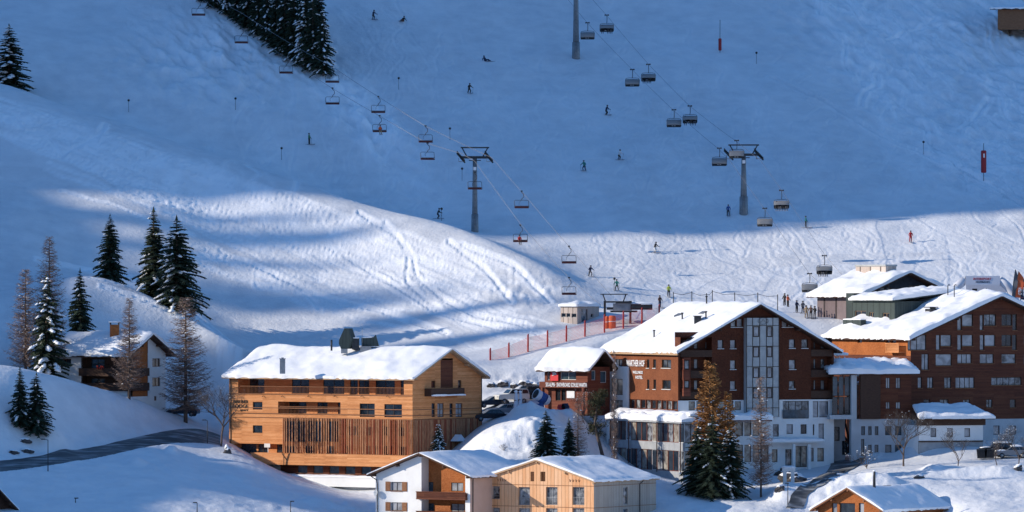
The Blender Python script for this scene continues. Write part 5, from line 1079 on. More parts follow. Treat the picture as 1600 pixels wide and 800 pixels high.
# ================================================================ ski school
def ski_school():
    h = House('ski_school_building', 'small red-brown ski school with a round-edged snow roof beside the parked cars', 'building', 918, 760, 38, 851, 953, 640)
    z = h.z; FL, FR = h.FL, h.FR; ze = z(573.5); zb = z(650)
    W_ = [FL.rect(855, 579, 858.5, 594, 0), FL.rect(875.5, 578.5, 900, 593.5)]; D_ = [FL.rect(868, 608, 876, 626), FL.rect(877, 608, 884, 626)]
    m = MB(); wall(FL, m, 0, h.LL, zb, ze, W_+D_); m.build('wall', M['redwood'], h.root); Wr = [FR.rect(924, 579, 931, 594), FR.rect(938, 580, 948, 598)]
    m = MB(); wall(FR, m, 0, h.LR, zb, ze, Wr); m.build('side_wall', M['redwood'], h.root); h.back(zb, ze, 'redwood', 1.6)
    for q in W_+Wr: window(FL if q in W_ else FR, q, h.root, 'glass_blue', 'white_frame', nx=2 if q[2]-q[0] > 2 else 1)
    for q in D_: window(FL, q, h.root, 'glass', 'frame', name='door')
    m = MB(); FL.bar(m, -.3, z(606), h.LL+.2, z(597), .02, .9); FL.bar(m, 0, zb, .3, z(606)-.003, .6, .88); FL.bar(m, h.LL-.3, zb, h.LL, z(606)-.003, .6, .88); m.build('sign_board', M['redwood'], h.root)
    text3d(FL, 'SKI-ALPIN · SNOWBOARD SCHULE WARTH', FL.rect(853, 598, 917, 604.5, .9), h.root, 'sign_white', .93)
    P = FL.rect(860, 575, 872, 595, .2); m = MB(); FL.bar(m, P[0], P[1], P[2], P[3], .1, .2); pn = m.build('red_banner', M['sign_red'], h.root)
    m = MB(); c = FL.pt((P[0]+P[2])/2, (P[1]+P[3])/2, .22); u = Vector((h.dl.x, h.dl.y, 0)); m.prism([c-u*.45, c-u*.1+Vector((0, 0, .35)), c+u*.4+Vector((0, 0, .25)), c+u*.15, c+u*.4-Vector((0, 0, .2))], (-u.cross(Vector((0, 0, 1))))*.02 if False else Vector((h.nl.x, h.nl.y, 0))*.02); m.build('banner_mark', M['sign_white'], pn)
    P = FL.rect(885.5, 611, 897.5, 622, .1); m = MB(); FL.bar(m, P[0], P[1], P[2], P[3], .03, .1); pn = m.build('white_notice', M['sign_white'], h.root)
    h.roof(ze, 1.9, 'L', .9, 1.0, .7, mat='dark_wood', seed=71, og2=.8, lump=.15)
M['sign_red'] = newmat('banner_red', (0.62, 0.035, 0.045), 0.5)[0]
ski_school()
# ================================================================ lift hut, barn
def hut():
    h = House('lift_hut', 'small pale board hut with a rounded snow cap beside the lower chairlift station', 'hut', 902, 803, 35, 876, 936, 512)
    z = h.z; FL, FR = h.FL, h.FR; ze = z(479.5); zb = z(516); W_ = [FL.rect(877, 489.5, 884, 495.5), FL.rect(885, 489.5, 891, 495.5), FL.rect(893, 490, 900.5, 496)]; Wr = [FR.rect(908, 483, 918, 506), FR.rect(923, 490, 927, 496)]
    m = MB(); wall(FL, m, 0, h.LL, zb, ze, W_); wall(FR, m, 0, h.LR, zb, ze, Wr); m.build('wall', M['hut_boards'], h.root); h.back(zb, ze, 'hut_boards')
    for q in W_: window(FL, q, h.root, 'glass', 'metal')
    window(FR, Wr[0], h.root, 'mixglass', 'metal', name='door'); window(FR, Wr[1], h.root, 'glass', 'metal')
    m = MB(); q = [h.P(-.2, -.2, ze), h.P(h.LL+.2, -.2, ze), h.P(h.LL+.2, h.LR+.2, ze), h.P(-.2, h.LR+.2, ze)]; m.prism(q, (0, 0, .12)); ro = m.build('roof', M['metal'], h.root); snow_slab('roof_snow', [p+Vector((0, 0, .12)) for p in q], .55, ro, 8, .1)
hut()
def barn():
    h = House('barn', 'dark wooden barn with a thin snow roof at the top right corner of the slope', 'barn', 1690, 941, 14, 1559, 1760, 32)
    z = h.z; FL, FR = h.FL, h.FR; ze = z(13.5); zb = z(45); m = MB(); wall(FL, m, 0, h.LL, zb, ze, []); wall(FR, m, 0, h.LR, zb, ze, []); m.build('wall', M['mid_wood'], h.root); h.back(zb, ze, 'mid_wood', 1.6)
    h.roof(ze, 1.6, 'L', .6, 1, .25, mat='dark_wood', seed=81, og2=1.2, lump=.1)
barn()
def corner_roof():
    h = House('house_roof', 'dark roof corner of a house cut off by the bottom left corner', 'house', -60, 690, 50, -140, 30, 830)
    z = h.z; m = MB(); ze = z(812); wall(h.FL, m, 0, h.LL, z(860), ze); wall(h.FR, m, 0, h.LR, z(860), ze, gable=(h.LR/2, z(757), ze, ze)); m.build('wall', M['dark_wood'], h.root); h.back(z(860), ze, 'dark_wood', z(757)-ze)
    h.roof(ze, z(762)-ze, 'L', .8, 1.2, .25, mat='dark_wood', seed=91)
corner_roof()
# ================================================================ trees
def put_tree(src, hsrc, first, px, ytop, D, label, cat='tree', group=None, base_py=None, wide=1.0, rz=None, seedr=random.Random(99)):
    p = ground(px, D)
    if base_py is not None: p.z = (HY-base_py)/FPX*D
    H = (HY-ytop)/FPX*D-p.z; sc = H/hsrc
    o = src if first else copy_tree(src)
    o.location = p-Vector((0, 0, .15)); o.rotation_euler = (0, 0, seedr.random()*6.28 if rz is None else rz); wide *= 1.2 if 'spruce' in o.name else 1.0; o.scale = (sc*wide, sc*wide, sc)
    if 'group' in o and not group: del o['group']
    return tag(o, label, cat, group)
SP = [spruce(10, 2.7, 1, .06), spruce(10, 2.3, 2, .10), spruce(11, 3.0, 3, .06), spruce(10, 2.9, 4, .38), spruce(10, 2.2, 5, .30, dens=.8), spruce(10, 3.1, 8, .12)]
SH = [10, 10, 11, 10, 10, 10]; used = [False]*6
def sp(k, *a, **kw):
    o = put_tree(SP[k], SH[k], not used[k], *a, **kw); used[k] = True; return o
sp(0, 172, 335, 805, 'lone dark spruce on the slope left of the tall pair')
sp(1, 240, 325, 801, 'tall dark spruce, left one of the touching pair on the hill edge', wide=1.1)
sp(3, 276, 338, 795, 'snow-laden spruce, right one of the touching pair on the hill edge', wide=1.05)
sp(2, 125, 420, 777, 'dark spruce standing just behind the left end of the white chalet', wide=.8)
sp(4, 73, 430, 763, 'snow-flecked spruce between two bare larches at far left', wide=.95)
sp(1, 31, 573, hit(31, 668, 700).y, 'left spruce of the small pair on the roadside mound', wide=1.0)
sp(5, 57, 582, hit(57, 680, 700).y, 'right spruce of the small pair on the roadside mound', wide=1.0)
sp(4, 14, 38, 889, 'single spruce on the ridge at the upper left edge', wide=1.5)
sp(3, 686, 660, 731, 'little snow-dusted spruce in front of the vertical slats of the lodge', base_py=716, wide=1.1)
sp(5, 853, 641, 732, 'dark fir in the snow below the ski school, left of its neighbour', wide=1.15)
sp(0, 889, 652, 733, 'narrower dark fir in the snow below the ski school, right of its neighbour', wide=.95)
sp(5, 1091, 662, 729, 'leftmost fir of the dense clump in front of the hotel')
sp(2, 1113, 648, 727, 'middle and tallest fir of the dense clump in front of the hotel')
sp(3, 1140, 668, 728, 'snow-spotted rightmost fir of the dense clump in front of the hotel')
fl = [(497, 118, 12), (481, 111, -12), (468, 103, -25), (452, 95, -20), (437, 86, -30), (424, 76, -20), (409, 65, -40), (394, 55, -35), (378, 44, -45), (362, 34, -50), (344, 24, -60), (326, 12, -60), (310, 2, -60),
      (490, 85, -30), (466, 75, -40), (446, 62, -50), (428, 50, -60), (402, 35, -70), (382, 22, -70), (360, 12, -80), (340, 3, -80), (475, 50, -70), (440, 32, -80), (410, 15, -80)]
_on = ['rightmost', 'second from the right', 'third from the right', 'fourth from the right', 'fifth from the right', 'sixth from the right', 'middle one', 'sixth from the left', 'fifth from the left', 'fourth from the left', 'third from the left', 'second from the left', 'leftmost']
FRONT = ['spruce %s in the front row of the upper left wood' % q for q in _on]
for i, (px, pb, pt) in enumerate(fl):
    px += 8
    D = hit(px, pb, 886).y
    sp((4, 1, 3, 0, 4, 2)[i % 6], px, pt, D, FRONT[i] if i < 13 else 'spruce %s in the back row of the upper left wood' % ('rightmost', 'second from the right', 'third from the right', 'fourth from the right', 'fifth from the right', 'sixth from the right', 'seventh from the right', 'leftmost', 'added low at the right end', 'added low in the middle', 'added low at the left')[i-13].replace('added ', ''), group='spruces of the upper left wood', wide=.78)
LA = [larch(11, 2.5, 11, snow=.03, fine=1.7), larch(12, 2.6, 12, snow=.008, fine=1.7), larch(10, 1.9, 13, 'larch_gold', fine=2.6, gold=True), larch(9, 1.7, 14, snow=.025, fine=1.0)]
LH = [11, 12, 10, 9]; lu = [False]*4
def la(k, *a, **kw):
    o = put_tree(LA[k], LH[k], not lu[k], *a, **kw); lu[k] = True; return o
la(0, 40, 418, 767, 'bare brown larch, leftmost of the trees beside the white chalet', wide=.9)
la(1, 77, 368, 770, 'tallest bare larch rising behind the snow-flecked spruce at left', wide=.8)
la(1, 202, 464, 761, 'brown bare larch in front of the timber wall of the white chalet', wide=.85)
la(0, 290, 462, 768, 'tall bare larch right of the white chalet above the parked car', wide=1.05)
la(2, 1109, 562, 733, 'golden brown larch in front of the brown hotel gable', wide=.95)
la(2, 1137, 610, 732, 'lower golden larch behind the snow-spotted fir', wide=.8)
la(3, 1189, 585, 729, 'thin snow-flecked bare larch right of the dense fir clump', wide=.65)
la(3, 903, 628, 734, 'thin bare larch between the dark firs and the leaning pine', wide=.9)
la(3, 960, 545, 738, 'thin bare stem in front of the winter garden glass', wide=.22)
BT = [bare_tree(9, .85, 3, 'bare_tree', 6, .26, snow=.02), bare_tree(6, .9, 5, 'bare_tree', 6, .3, snow=.06), bare_tree(3, 1.1, 7, 'bush', 5, .12, snow=.07, thick=.7)]
bu = [False]*3
def bt(k, px, ytop, D, label, cat='tree', group=None, wide=1.0):
    h = (9, 6, 3)[k]; src = BT[k]; zs = max((c.matrix_basis@Vector(v)).z for c in src.children for v in c.bound_box)
    o = put_tree(src, zs, not bu[k], px, ytop, D, label, cat, group, wide=wide); bu[k] = True; return o
bt(0, 345, 592, 753, 'bare spreading tree between the road and the larch lodge')
bt(0, 1412, 632, 744, 'bare tree with snowy forks in front of the linking block')
bt(1, 1497, 660, 741, 'small snow-blobbed bare tree in front of the annex')
bt(1, 1558, 665, 741, 'small bare tree left of the parked snowy car')
bt(1, 1592, 655, 740, 'small bare tree at the right edge by the snow bank')
bt(1, 912, 600, 756, 'bare tree at the corner of the ski school')
bt(2, 788, 690, 735, 'frosted bare bush between the lodge and the pale boarded house', 'bush', wide=1.3)
bt(2, 812, 700, 737, 'low frosted bush left of the dark firs', 'bush')
bt(2, 1322, 541, 770, 'reddish bare bush on the snowy roof terrace', 'bush')
bt(2, 30, 625, 742, 'low bare shrub beside the small spruce pair', 'bush', wide=.8)
bt(2, 1356, 694, 745, 'snow-capped shrub by the door of the linking block', 'bush')
def pine():
    r = empty('pine_tree', ground(932, 744), 'old pine with a leaning trunk and dark tufted crown beside the winter garden', 'tree'); b = r.location; rd = random.Random(6)
    t = MB(); pts = [b+Vector((.9, 0, -.5)), b+Vector((.2, 0, 2.2)), b+Vector((-.2, 0, 4.2)), b+Vector((.2, 0, 7)), b+Vector((.6, 0, 8.4))]; t.tube(pts, [.26, .2, .16, .1, .04], 7); f = MB()
    for i in range(34):
        u = rd.uniform(.32, 1); k = u*4; p = pts[int(min(k, 3.99))].lerp(pts[int(min(k, 3.99))+1], k % 1 if k < 4 else 1); an = rd.random()*6.28; l = rd.uniform(.6, 1.7)*(1.2-u*.6)
        q = p+Vector((math.cos(an)*l, math.sin(an)*l, rd.uniform(-.5, .4))); t.tube([p, q], [.05, .02], 4)
        for j in range(60):
            c = q.lerp(p, rd.random()*.6)+Vector((rd.gauss(0, .3), rd.gauss(0, .3), rd.gauss(0, .24))); d = Vector((rd.gauss(0, 1), rd.gauss(0, 1), rd.gauss(0, 1))).normalized()*.2; e = d.cross(Vector((rd.random(), rd.random(), 1))).normalized()*.06
            f.add([c-d, c+e, c+d, c-e], [(0, 1, 2, 3)])
    t.build('trunk', M['bark'], r); f.build('crown', M['pine_needles'], r)
M['pine_needles'] = var('pine_needles', (0.035, 0.038, 0.018), (0.075, 0.072, 0.035), 2, .85)
pine()
# ================================================================ boulders and scrub showing through the snow
def rock(px, py, w, hgt, dmin=690, seed=1, label=None, snowy=True):
    p = hit(px, py, dmin); r = empty('boulder', p-Vector((0, 0, .1)), label, 'boulder'); rd = random.Random(seed); m = MB(); s = MB(); V = []
    me = bmesh.new(); bmesh.ops.create_icosphere(me, subdivisions=3, radius=1)
    for v in me.verts:
        c = v.co; k = 1+.9*float(fbm(np.array(c.x*1.3+seed*3.1), np.array(c.y*1.3+c.z*1.7), 3, seed)); V.append(p+Vector((c.x*w*k, c.y*w*.8*k, c.z*hgt*k)))
    F_ = [[v.index for v in f.verts] for f in me.faces]; me.free(); m.add(V, F_, 0, False); m.build('rock', M['rock'], r)
    if snowy:
        V2 = [v+Vector((0, .1*w, .16 if v.z > p.z else -.5)) for v in V]; keep = [f for f in F_ if all(V[i].z > p.z+hgt*.25 for i in f)]; s.add(V2, keep, 0, True); s.build('snow_cap', M['roof_snow'], r)['kind'] = 'stuff'
for i, (px, py, w, hh, dm, lb) in enumerate([(768, 604, .55, .5, 764, 'dark rocks in the bank above the left parked cars'), (785, 601, .7, .45, 764, 'dark rock showing above the white parked car'), (803, 605, .5, .5, 764, 'dark rock in the bank behind the wrapped snow lance'),
    (821, 602, .8, .5, 764, 'wide dark rock in the bank left of the ski school'), (838, 606, .55, .6, 764, 'dark rock nearest the ski school wall'), (20, 708, .7, .3, 700, 'leftmost low boulder at the roadside under the spruce pair'), (42, 706, .8, .35, 700, 'low boulder beside the bright roadside snow heap'), (38, 690, .7, .3, 700, 'boulder right below the small spruce pair'),
    (1243, 752, 2.0, 1.0, 700, 'large snow-capped boulder in front of the hotel entrance'), (1222, 742, 1.0, .8, 700, 'boulder left of the hotel entrance'), (1218, 765, .6, .5, 700, 'small dark stone on the snow ramp below the hotel'), (355, 708, .6, .8, 700, 'dark snow-topped shrub stone at the lodge corner'),
    (1436, 747, .7, .35, 700, 'dark stones in the shaded snow above the small orange chalet'), (1591, 735, .5, .6, 700, 'dark stub in the sunny bank at the right edge')]):
    rock(px, py, w, hh, dm, i+1, lb)
# ================================================================ people
def col(name, c, rough=.7): 
    if name not in M: M[name] = newmat(name, c, rough)[0]
    return M[name]
CL = {'black': (.02, .02, .022), 'navy': (.02, .03, .07), 'red': (.45, .03, .03), 'teal': (.03, .20, .17), 'blue': (.03, .08, .25), 'yellow': (.45, .50, .06), 'tan': (.38, .26, .14), 'grey': (.12, .12, .13), 'orange': (.65, .12, .04), 'white': (.6, .6, .6), 'green': (.05, .16, .08), 'brown': (.10, .05, .035)}
for k, v in CL.items(): col('cloth_'+k, v)
col('skin', (.45, .27, .2)); col('boot', (.03, .03, .035), .4); col('helmet', (.05, .05, .06), .3); col('ski', (.25, .25, .28), .3)
def skin_mesh(J, E, mats, zcut):
    """grow one continuous body from a jointed skeleton"""
    names = list(J); me = bpy.data.meshes.new('body'); me.from_pydata([J[n][0] for n in names], [(names.index(a), names.index(b)) for a, b in E], [])
    o = bpy.data.objects.new('tmp', me); COL.objects.link(o); md = o.modifiers.new('s', 'SKIN')
    sv = me.skin_vertices[0].data
    for i, n in enumerate(names): r = J[n][1]; sv[i].radius = (r, r) if not isinstance(r, tuple) else r; sv[i].use_root = n == 'pelvis'
    sb = o.modifiers.new('u', 'SUBSURF'); sb.levels = 1; dg = bpy.context.evaluated_depsgraph_get(); dg.update(); m2 = bpy.data.meshes.new_from_object(o.evaluated_get(dg)); bpy.data.objects.remove(o)
    seg = [(Vector(J[a][0]), Vector(J[b][0]), t) for a, b, t in zcut]
    for m in mats: m2.materials.append(m)
    for p in m2.polygons:
        c = p.center; best = (9, 0)
        for a, b, t in seg:
            ab = b-a; u = max(0, min(1, (c-a).dot(ab)/max(ab.length_squared, 1e-6))); d = (a+ab*u-c).length
            if d < best[0]: best = (d, t)
        p.material_index = best[1]; p.use_smooth = True
    return m2
def person_src(pose):
    P = {}
    if pose in ('stand', 'ski'):
        k = 0.0 if pose == 'stand' else 1.0; hz = .92-.16*k; fw = -.10*k
        P = dict(pelvis=((0, .06*k, hz), .15), waist=((0, fw*.2, hz+.2), .14), chest=((0, fw*1.6, hz+.42), (.20, .15)), neck=((0, fw*2.1, hz+.58), .07), head=((0, fw*2.4, hz+.70), .105), top=((0, fw*2.5, hz+.80), .08))
        for s, n in ((-1, 'l'), (1, 'r')):
            P['sh'+n] = ((.19*s, fw*1.7, hz+.47), .085); P['el'+n] = ((.30*s+.06*s*k, fw*1.6-.05-.1*k, hz+.22), .065); P['wr'+n] = ((.27*s+.12*s*k, fw*1.4-.22-.15*k, hz+.06+.1*k), .05); P['ha'+n] = ((.27*s+.13*s*k, fw*1.4-.29-.18*k, hz+.05+.11*k), .05)
            P['hi'+n] = ((.10*s, .05*k, hz-.06), .12); P['kn'+n] = ((.13*s+.05*s*k, -.02-.2*k, .49-.03*k), .085); P['an'+n] = ((.13*s+.07*s*k, .04*k, .14), .07); P['to'+n] = ((.13*s+.07*s*k, -.16+.04*k, .08), .06)
    elif pose == 'seat':
        P = dict(pelvis=((0, 0, .12), .15), waist=((0, .02, .32), .14), chest=((0, .03, .54), (.20, .15)), neck=((0, .0, .70), .07), head=((0, -.02, .82), .105), top=((0, -.02, .92), .08))
        for s, n in ((-1, 'l'), (1, 'r')):
            P['sh'+n] = ((.19*s, .02, .59), .085); P['el'+n] = ((.24*s, -.12, .36), .065); P['wr'+n] = ((.16*s, -.32, .30), .05); P['ha'+n] = ((.14*s, -.38, .30), .05)
            P['hi'+n] = ((.10*s, -.04, .10), .12); P['kn'+n] = ((.12*s, -.46, .10), .085); P['an'+n] = ((.12*s, -.52, -.30), .07); P['to'+n] = ((.12*s, -.70, -.36), .06)
    else:  # sitting on the snow, leaning
        P = dict(pelvis=((0, 0, .16), .15), waist=((.05, .05, .34), .14), chest=((.12, .08, .54), (.19, .15)), neck=((.15, .06, .68), .07), head=((.17, .04, .79), .105), top=((.18, .04, .88), .08))
        for s, n in ((-1, 'l'), (1, 'r')):
            P['sh'+n] = ((.12+.17*s, .08, .58), .08); P['el'+n] = ((.12+.32*s, .1, .38), .06); P['wr'+n] = ((.12+.42*s, .0, .18), .05); P['ha'+n] = ((.12+.46*s, -.03, .12), .05)
            P['hi'+n] = ((.09*s, -.02, .14), .12); P['kn'+n] = ((-.28+.1*s, -.3, .36), .085); P['an'+n] = ((-.55+.12*s, -.45, .12), .07); P['to'+n] = ((-.62+.12*s, -.58, .12), .06)
    E = [('pelvis', 'waist'), ('waist', 'chest'), ('chest', 'neck'), ('neck', 'head'), ('head', 'top')]
    Z = [('pelvis', 'waist', 0), ('waist', 'chest', 0), ('chest', 'neck', 0), ('head', 'top', 2)]
    for n in 'lr':
        E += [('chest', 'sh'+n), ('sh'+n, 'el'+n), ('el'+n, 'wr'+n), ('wr'+n, 'ha'+n), ('pelvis', 'hi'+n), ('hi'+n, 'kn'+n), ('kn'+n, 'an'+n), ('an'+n, 'to'+n)]
        Z += [('chest', 'sh'+n, 0), ('sh'+n, 'el'+n, 0), ('el'+n, 'wr'+n, 0), ('ha'+n, 'ha'+n, 3), ('hi'+n, 'kn'+n, 1), ('kn'+n, 'an'+n, 1), ('an'+n, 'to'+n, 3)]
    me = skin_mesh(P, E, [M['cloth_black'], M['cloth_black'], M['skin'], M['boot']], Z)
    r = empty('person', (0, 0, 0)); b = bpy.data.objects.new('body', me); COL.objects.link(b); b.parent = r
    h = Vector(P['head'][0]); m = MB(); m.ball(h+Vector((0, .025, .06)), .135, 10, 0, (1, 1.08, .95)); m.build('helmet', M['helmet'], r)
    m = MB(); m.obox(h+Vector((-.09, -.125, .0)), (.18, 0, 0), (0, .05, 0), (0, 0, .07)); m.build('goggles', M['boot'], r)
    if pose != 'stand0':
        for s, n in ((-1, 'l'), (1, 'r')):
            a = Vector(P['an'+n][0]); t = Vector(P['to'+n][0]); d = Vector((t.x-a.x, t.y-a.y, 0)).normalized(); c = (a+t)/2; c.z = (0.03 if pose in ('stand', 'ski') else t.z-.10); q = d.cross(Vector((0, 0, 1)))*.05; m = MB()
            m.tube([c-d*.75, c, c+d*.75, c+d*.88+Vector((0, 0, .09))], [.045, .05, .05, .03], 6); m.build('ski', M['ski'], r)
            if pose in ('stand', 'ski'):
                hd = Vector(P['ha'+n][0]); m = MB(); m.tube([hd, Vector((hd.x*1.15, hd.y+.35*(pose == 'ski')+.02, .04))], .014, 4); m.build('ski_pole', M['boot'], r)
    return r
PS = {k: person_src(k) for k in ('stand', 'ski', 'seat', 'fallen')}; pu = {k: False for k in PS}; PROT = dict(PS)
def person(pose, loc, jacket, trousers, label, rz=0.0, group=None, skis=True, helmet=None):
    src = PS[pose]; o = copy_tree(src); o.location = loc; o.rotation_euler = (0, 0, rz); o.name = 'person'
    for c in list(o.children):
        if c.name.startswith('body'):
            for i, mt in ((0, jacket), (1, trousers)): c.material_slots[i].link = 'OBJECT'; c.material_slots[i].material = M['cloth_'+mt]
        elif not skis and c.name.startswith('ski'): bpy.data.objects.remove(c)
        elif helmet and c.name.startswith('helmet'): c.material_slots[0].link = 'OBJECT'; c.material_slots[0].material = M['cloth_'+helmet]
    return tag(o, label, 'person', group)
for px, py, pose, j, t, rz, lb, dm in [
    (583, 31, 'ski', 'navy', 'black', .8, 'skier in dark clothes highest on the piste, above the fallen one', 860), (630, 34, 'fallen', 'black', 'brown', .3, 'person sitting on the snow near the top of the piste', 860),
    (758, 96, 'fallen', 'navy', 'navy', 2.6, 'snowboarder in navy sitting alone in the upper middle of the piste', 860), (733, 146, 'ski', 'black', 'black', .5, 'skier in black crouching below the sitting snowboarder', 860),
    (947, 180, 'ski', 'navy', 'black', 1.1, 'leaning skier in navy left of the second lift line', 860), (967, 250, 'ski', 'white', 'black', .9, 'skier with a pale jacket just right of the teal skier', 850),
    (913, 267, 'ski', 'teal', 'navy', -.4, 'skier in a teal jacket in mid piste', 850), (1138, 338, 'stand', 'blue', 'black', .1, 'skier in a bright blue jacket beside the right lift pylon', 850),
    (1259, 356, 'stand', 'teal', 'black', 1.3, 'skier in dark teal standing right of the lowest bubble chairs', 845), (1023, 395, 'ski', 'black', 'white', 1.0, 'skier in black with pale trousers at the edge of the sun', 830),
    (1423, 379, 'stand', 'red', 'red', .2, 'skier dressed all in red in the sunlit strip at right', 830), (922, 432, 'ski', 'navy', 'black', .4, 'skier in navy at the foot of the sunlit shoulder', 815),
    (964, 454, 'ski', 'teal', 'black', -.2, 'skier in dark green above the lower lift station', 812), (1045, 464, 'stand', 'yellow', 'black', .2, 'skier in a yellow-green jacket above the big hotel roof', 812),
    (684, 342, 'ski', 'black', 'black', 1.4, 'skier in black on the skyline of the sunlit shoulder left of the pylon', 845), (483, 226, 'stand', 'green', 'black', 1.2, 'lone skier with poles below the hanging chairs at left', 862),
    (1031, 481, 'stand', 'brown', 'navy', .5, 'skier in brown beside the lower lift station', 806)]:
    p = hit(px, py, dm); person(pose, p, j, t, lb, rz)
for i, (px, py, j, t, sk, lb) in enumerate([(1226, 478, 'black', 'black', False, 'dark figure leftmost of the queue behind the hotel roof'), (1231, 480, 'orange', 'black', False, 'person in a bright orange jacket in the queue behind the hotel roof'), (1245, 489, 'navy', 'black', True, 'person in navy standing behind a red bag in the queue'),
    (1254.5, 490, 'grey', 'navy', True, 'person in grey fourth from the left in the queue'), (1260, 497, 'tan', 'tan', True, 'person in a tan jacket in the middle of the queue'), (1267, 497, 'brown', 'black', True, 'person in dark brown next to the last in the queue'), (1273, 498, 'black', 'grey', True, 'person in black rightmost of the queue behind the hotel roof')]):
    D = 806-i*.5; p = W3(px, py, D); g = gz(p.x, p.y)
    person('stand', p if g < p.z+.3 else Vector((p.x, p.y, g)), j, t, lb, (i*1.7) % 2-.8, 'people queueing behind the hotel roof', sk)
# ================================================================ chairlifts
def pylon(px, base_py, top_py, D, label, armw, dark=False, r0=.42, r1=.3, height=None):
    b = hit(px, base_py, D-25); z0 = b.z; zt = (HY-top_py)/FPX*b.y; r = empty('lift_pylon', b, label, 'lift pylon'); mt = M['pylon']
    m = MB(); m.tube([b-Vector((0, 0, 1)), b+Vector((0, 0, 2.6))], [r0*1.35, r0*1.25], 14); m.build('footing', mt, r)
    m = MB(); m.tube([b+Vector((0, 0, 2.4)), Vector((b.x, b.y, zt-1.6))], [r0, r1], 14); m.build('mast', mt, r)
    if armw:
        c = Vector((b.x, b.y, zt-1.6)); m = MB(); m.obox(c-Vector((armw*.5, .35, .18)), (armw, 0, 0), (0, .7, 0), (0, 0, .36)); m.build('crossarm', M['dark_metal'], r)
        m = MB(); m.obox(c+Vector((-armw*.48, -.1, 1.35)), (armw*.96, 0, 0), (0, .2, 0), (0, 0, .2)); m.build('top_beam', M['dark_metal'], r)
        for s in (-1, 1):
            m = MB(); m.tube([c+Vector((s*armw*.27, 0, .1)), c+Vector((s*armw*.43, 0, 1.4))], .1, 6); m.build('strut', M['dark_metal'], r)
            q = c+Vector((s*armw*.47, 0, -.1)); sl = Vector((.35, -1, -.42)).normalized(); m = MB(); m.tube([q-sl*1.9+Vector((0, 0, .0)), q+sl*1.9], .12, 6)
            for k in range(8): w_ = q+sl*(-1.8+k*.51)+Vector((0, 0, .22)); m.tube([w_-Vector((.08, 0, 0)), w_+Vector((.08, 0, 0))], .22, 10)
            m.build('sheave_train', M['dark_metal'], r)
            m = MB(); m.obox(q+Vector((-.35, -1.6, -.55)), (.7, 0, 0), (0, 3.0, 0), (0, 0, .05)); m.obox(q+Vector((-.35, -1.6, -.5)), (.04, 0, 0), (0, 3, 0), (0, 0, .5)); m.build('maintenance_walkway', M['metal'], r)
        m = MB(); m.obox(c+Vector((-.9, -.5, -.5)), (1.8, 0, 0), (0, 1, 0), (0, 0, .1)); m.build('ladder_platform', M['dark_metal'], r)
    m = MB(); 
    for s in (-1, 1): m.tube([b+Vector((s*.2, -r0*1.3-.08, 0)), Vector((b.x+s*.2, b.y-r1-.1, zt-2))], .025, 4)
    n = int((zt-2-z0)/.5)
    for k in range(n): y = b.y-(r0*1.3+(r1-r0*1.3)*k/n)-.09; z_ = z0+.3+k*.5; m.tube([(b.x-.2, y, z_), (b.x+.2, y, z_)], .02, 4)
    m.build('ladder', M['metal'], r)
    m = MB(); m.obox(b+Vector((-.22, -r1-.28, (zt-z0)*.72)), (.44, 0, 0), (0, .03, 0), (0, 0, .5)); m.build('number_plate', M['sign_white'], r)
    return r
M['pylon'] = var('galvanised_mast', (.17, .18, .185), (.30, .31, .315), 1.2, .55, metal=.35)
pylon(742, 362, 229, 834, 'grey pylon of the open chairlift standing on the sunlit shoulder', 4.4)
pylon(1162, 334, 225, 857, 'grey pylon of the bubble chairlift low on the shaded piste', 4.8, r0=.5)
pylon(900, 91, -70, 928, 'tall grey pylon of the bubble chairlift at the top edge', 4.8, r0=.5)
def rope(pts, label):
    P = [W3(*p) for p in pts]; Q = []
    for i in range(len(P)-1):
        n = 12; L = (P[i+1]-P[i]).length
        for k in range(n): t = k/n; q = P[i].lerp(P[i+1], t); q.z -= L*.008*4*t*(1-t)*.5; Q.append(q)
    Q.append(P[-1]); m = MB(); m.tube(Q, .026, 5); o = m.build('lift_cable', M['cable'], None, (0, 0, 0)); tag(o, label, 'cable'); return o
M['cable'] = newmat('steel_cable', (.22, .22, .24), .4, .5)[0]
LD = lambda px: float(np.interp(px, [250, 742, 960, 1020], [893, 834, 801, 796]))
RD = lambda px: float(np.interp(px, [850, 900, 1162, 1290, 1330], [942, 928, 857, 817, 812]))
L1 = [(250, -50), (377, 20), (447, 64), (519, 104), (591, 151), (665, 197), (768, 246), (815, 299), (889, 385), (955, 462)]
L2 = [(250, -30), (310, -6), (377, 43), (447, 90), (519, 138), (593, 181), (668, 224), (722, 240), (742, 252), (815, 352), (889, 434), (938, 476)]
R1_ = [(905, -25), (948, 24), (1014, 101), (1078, 166), (1152, 222), (1188, 250), (1222, 298), (1290, 400), (1325, 440)]
R2_ = [(868, -25), (918, 36), (988, 109), (1052, 172), (1122, 232), (1140, 250), (1195, 327), (1265, 428), (1290, 450)]
rope([(x, y, LD(x)) for x, y in L1], 'upper right strand of the open chairlift cable'); rope([(x, y, LD(x)) for x, y in L2], 'lower left strand of the open chairlift cable')
rope([(x, y, RD(x)) for x, y in R1_], 'right strand of the bubble chairlift cable'); rope([(x, y, RD(x+22)) for x, y in R2_], 'left strand of the bubble chairlift cable')
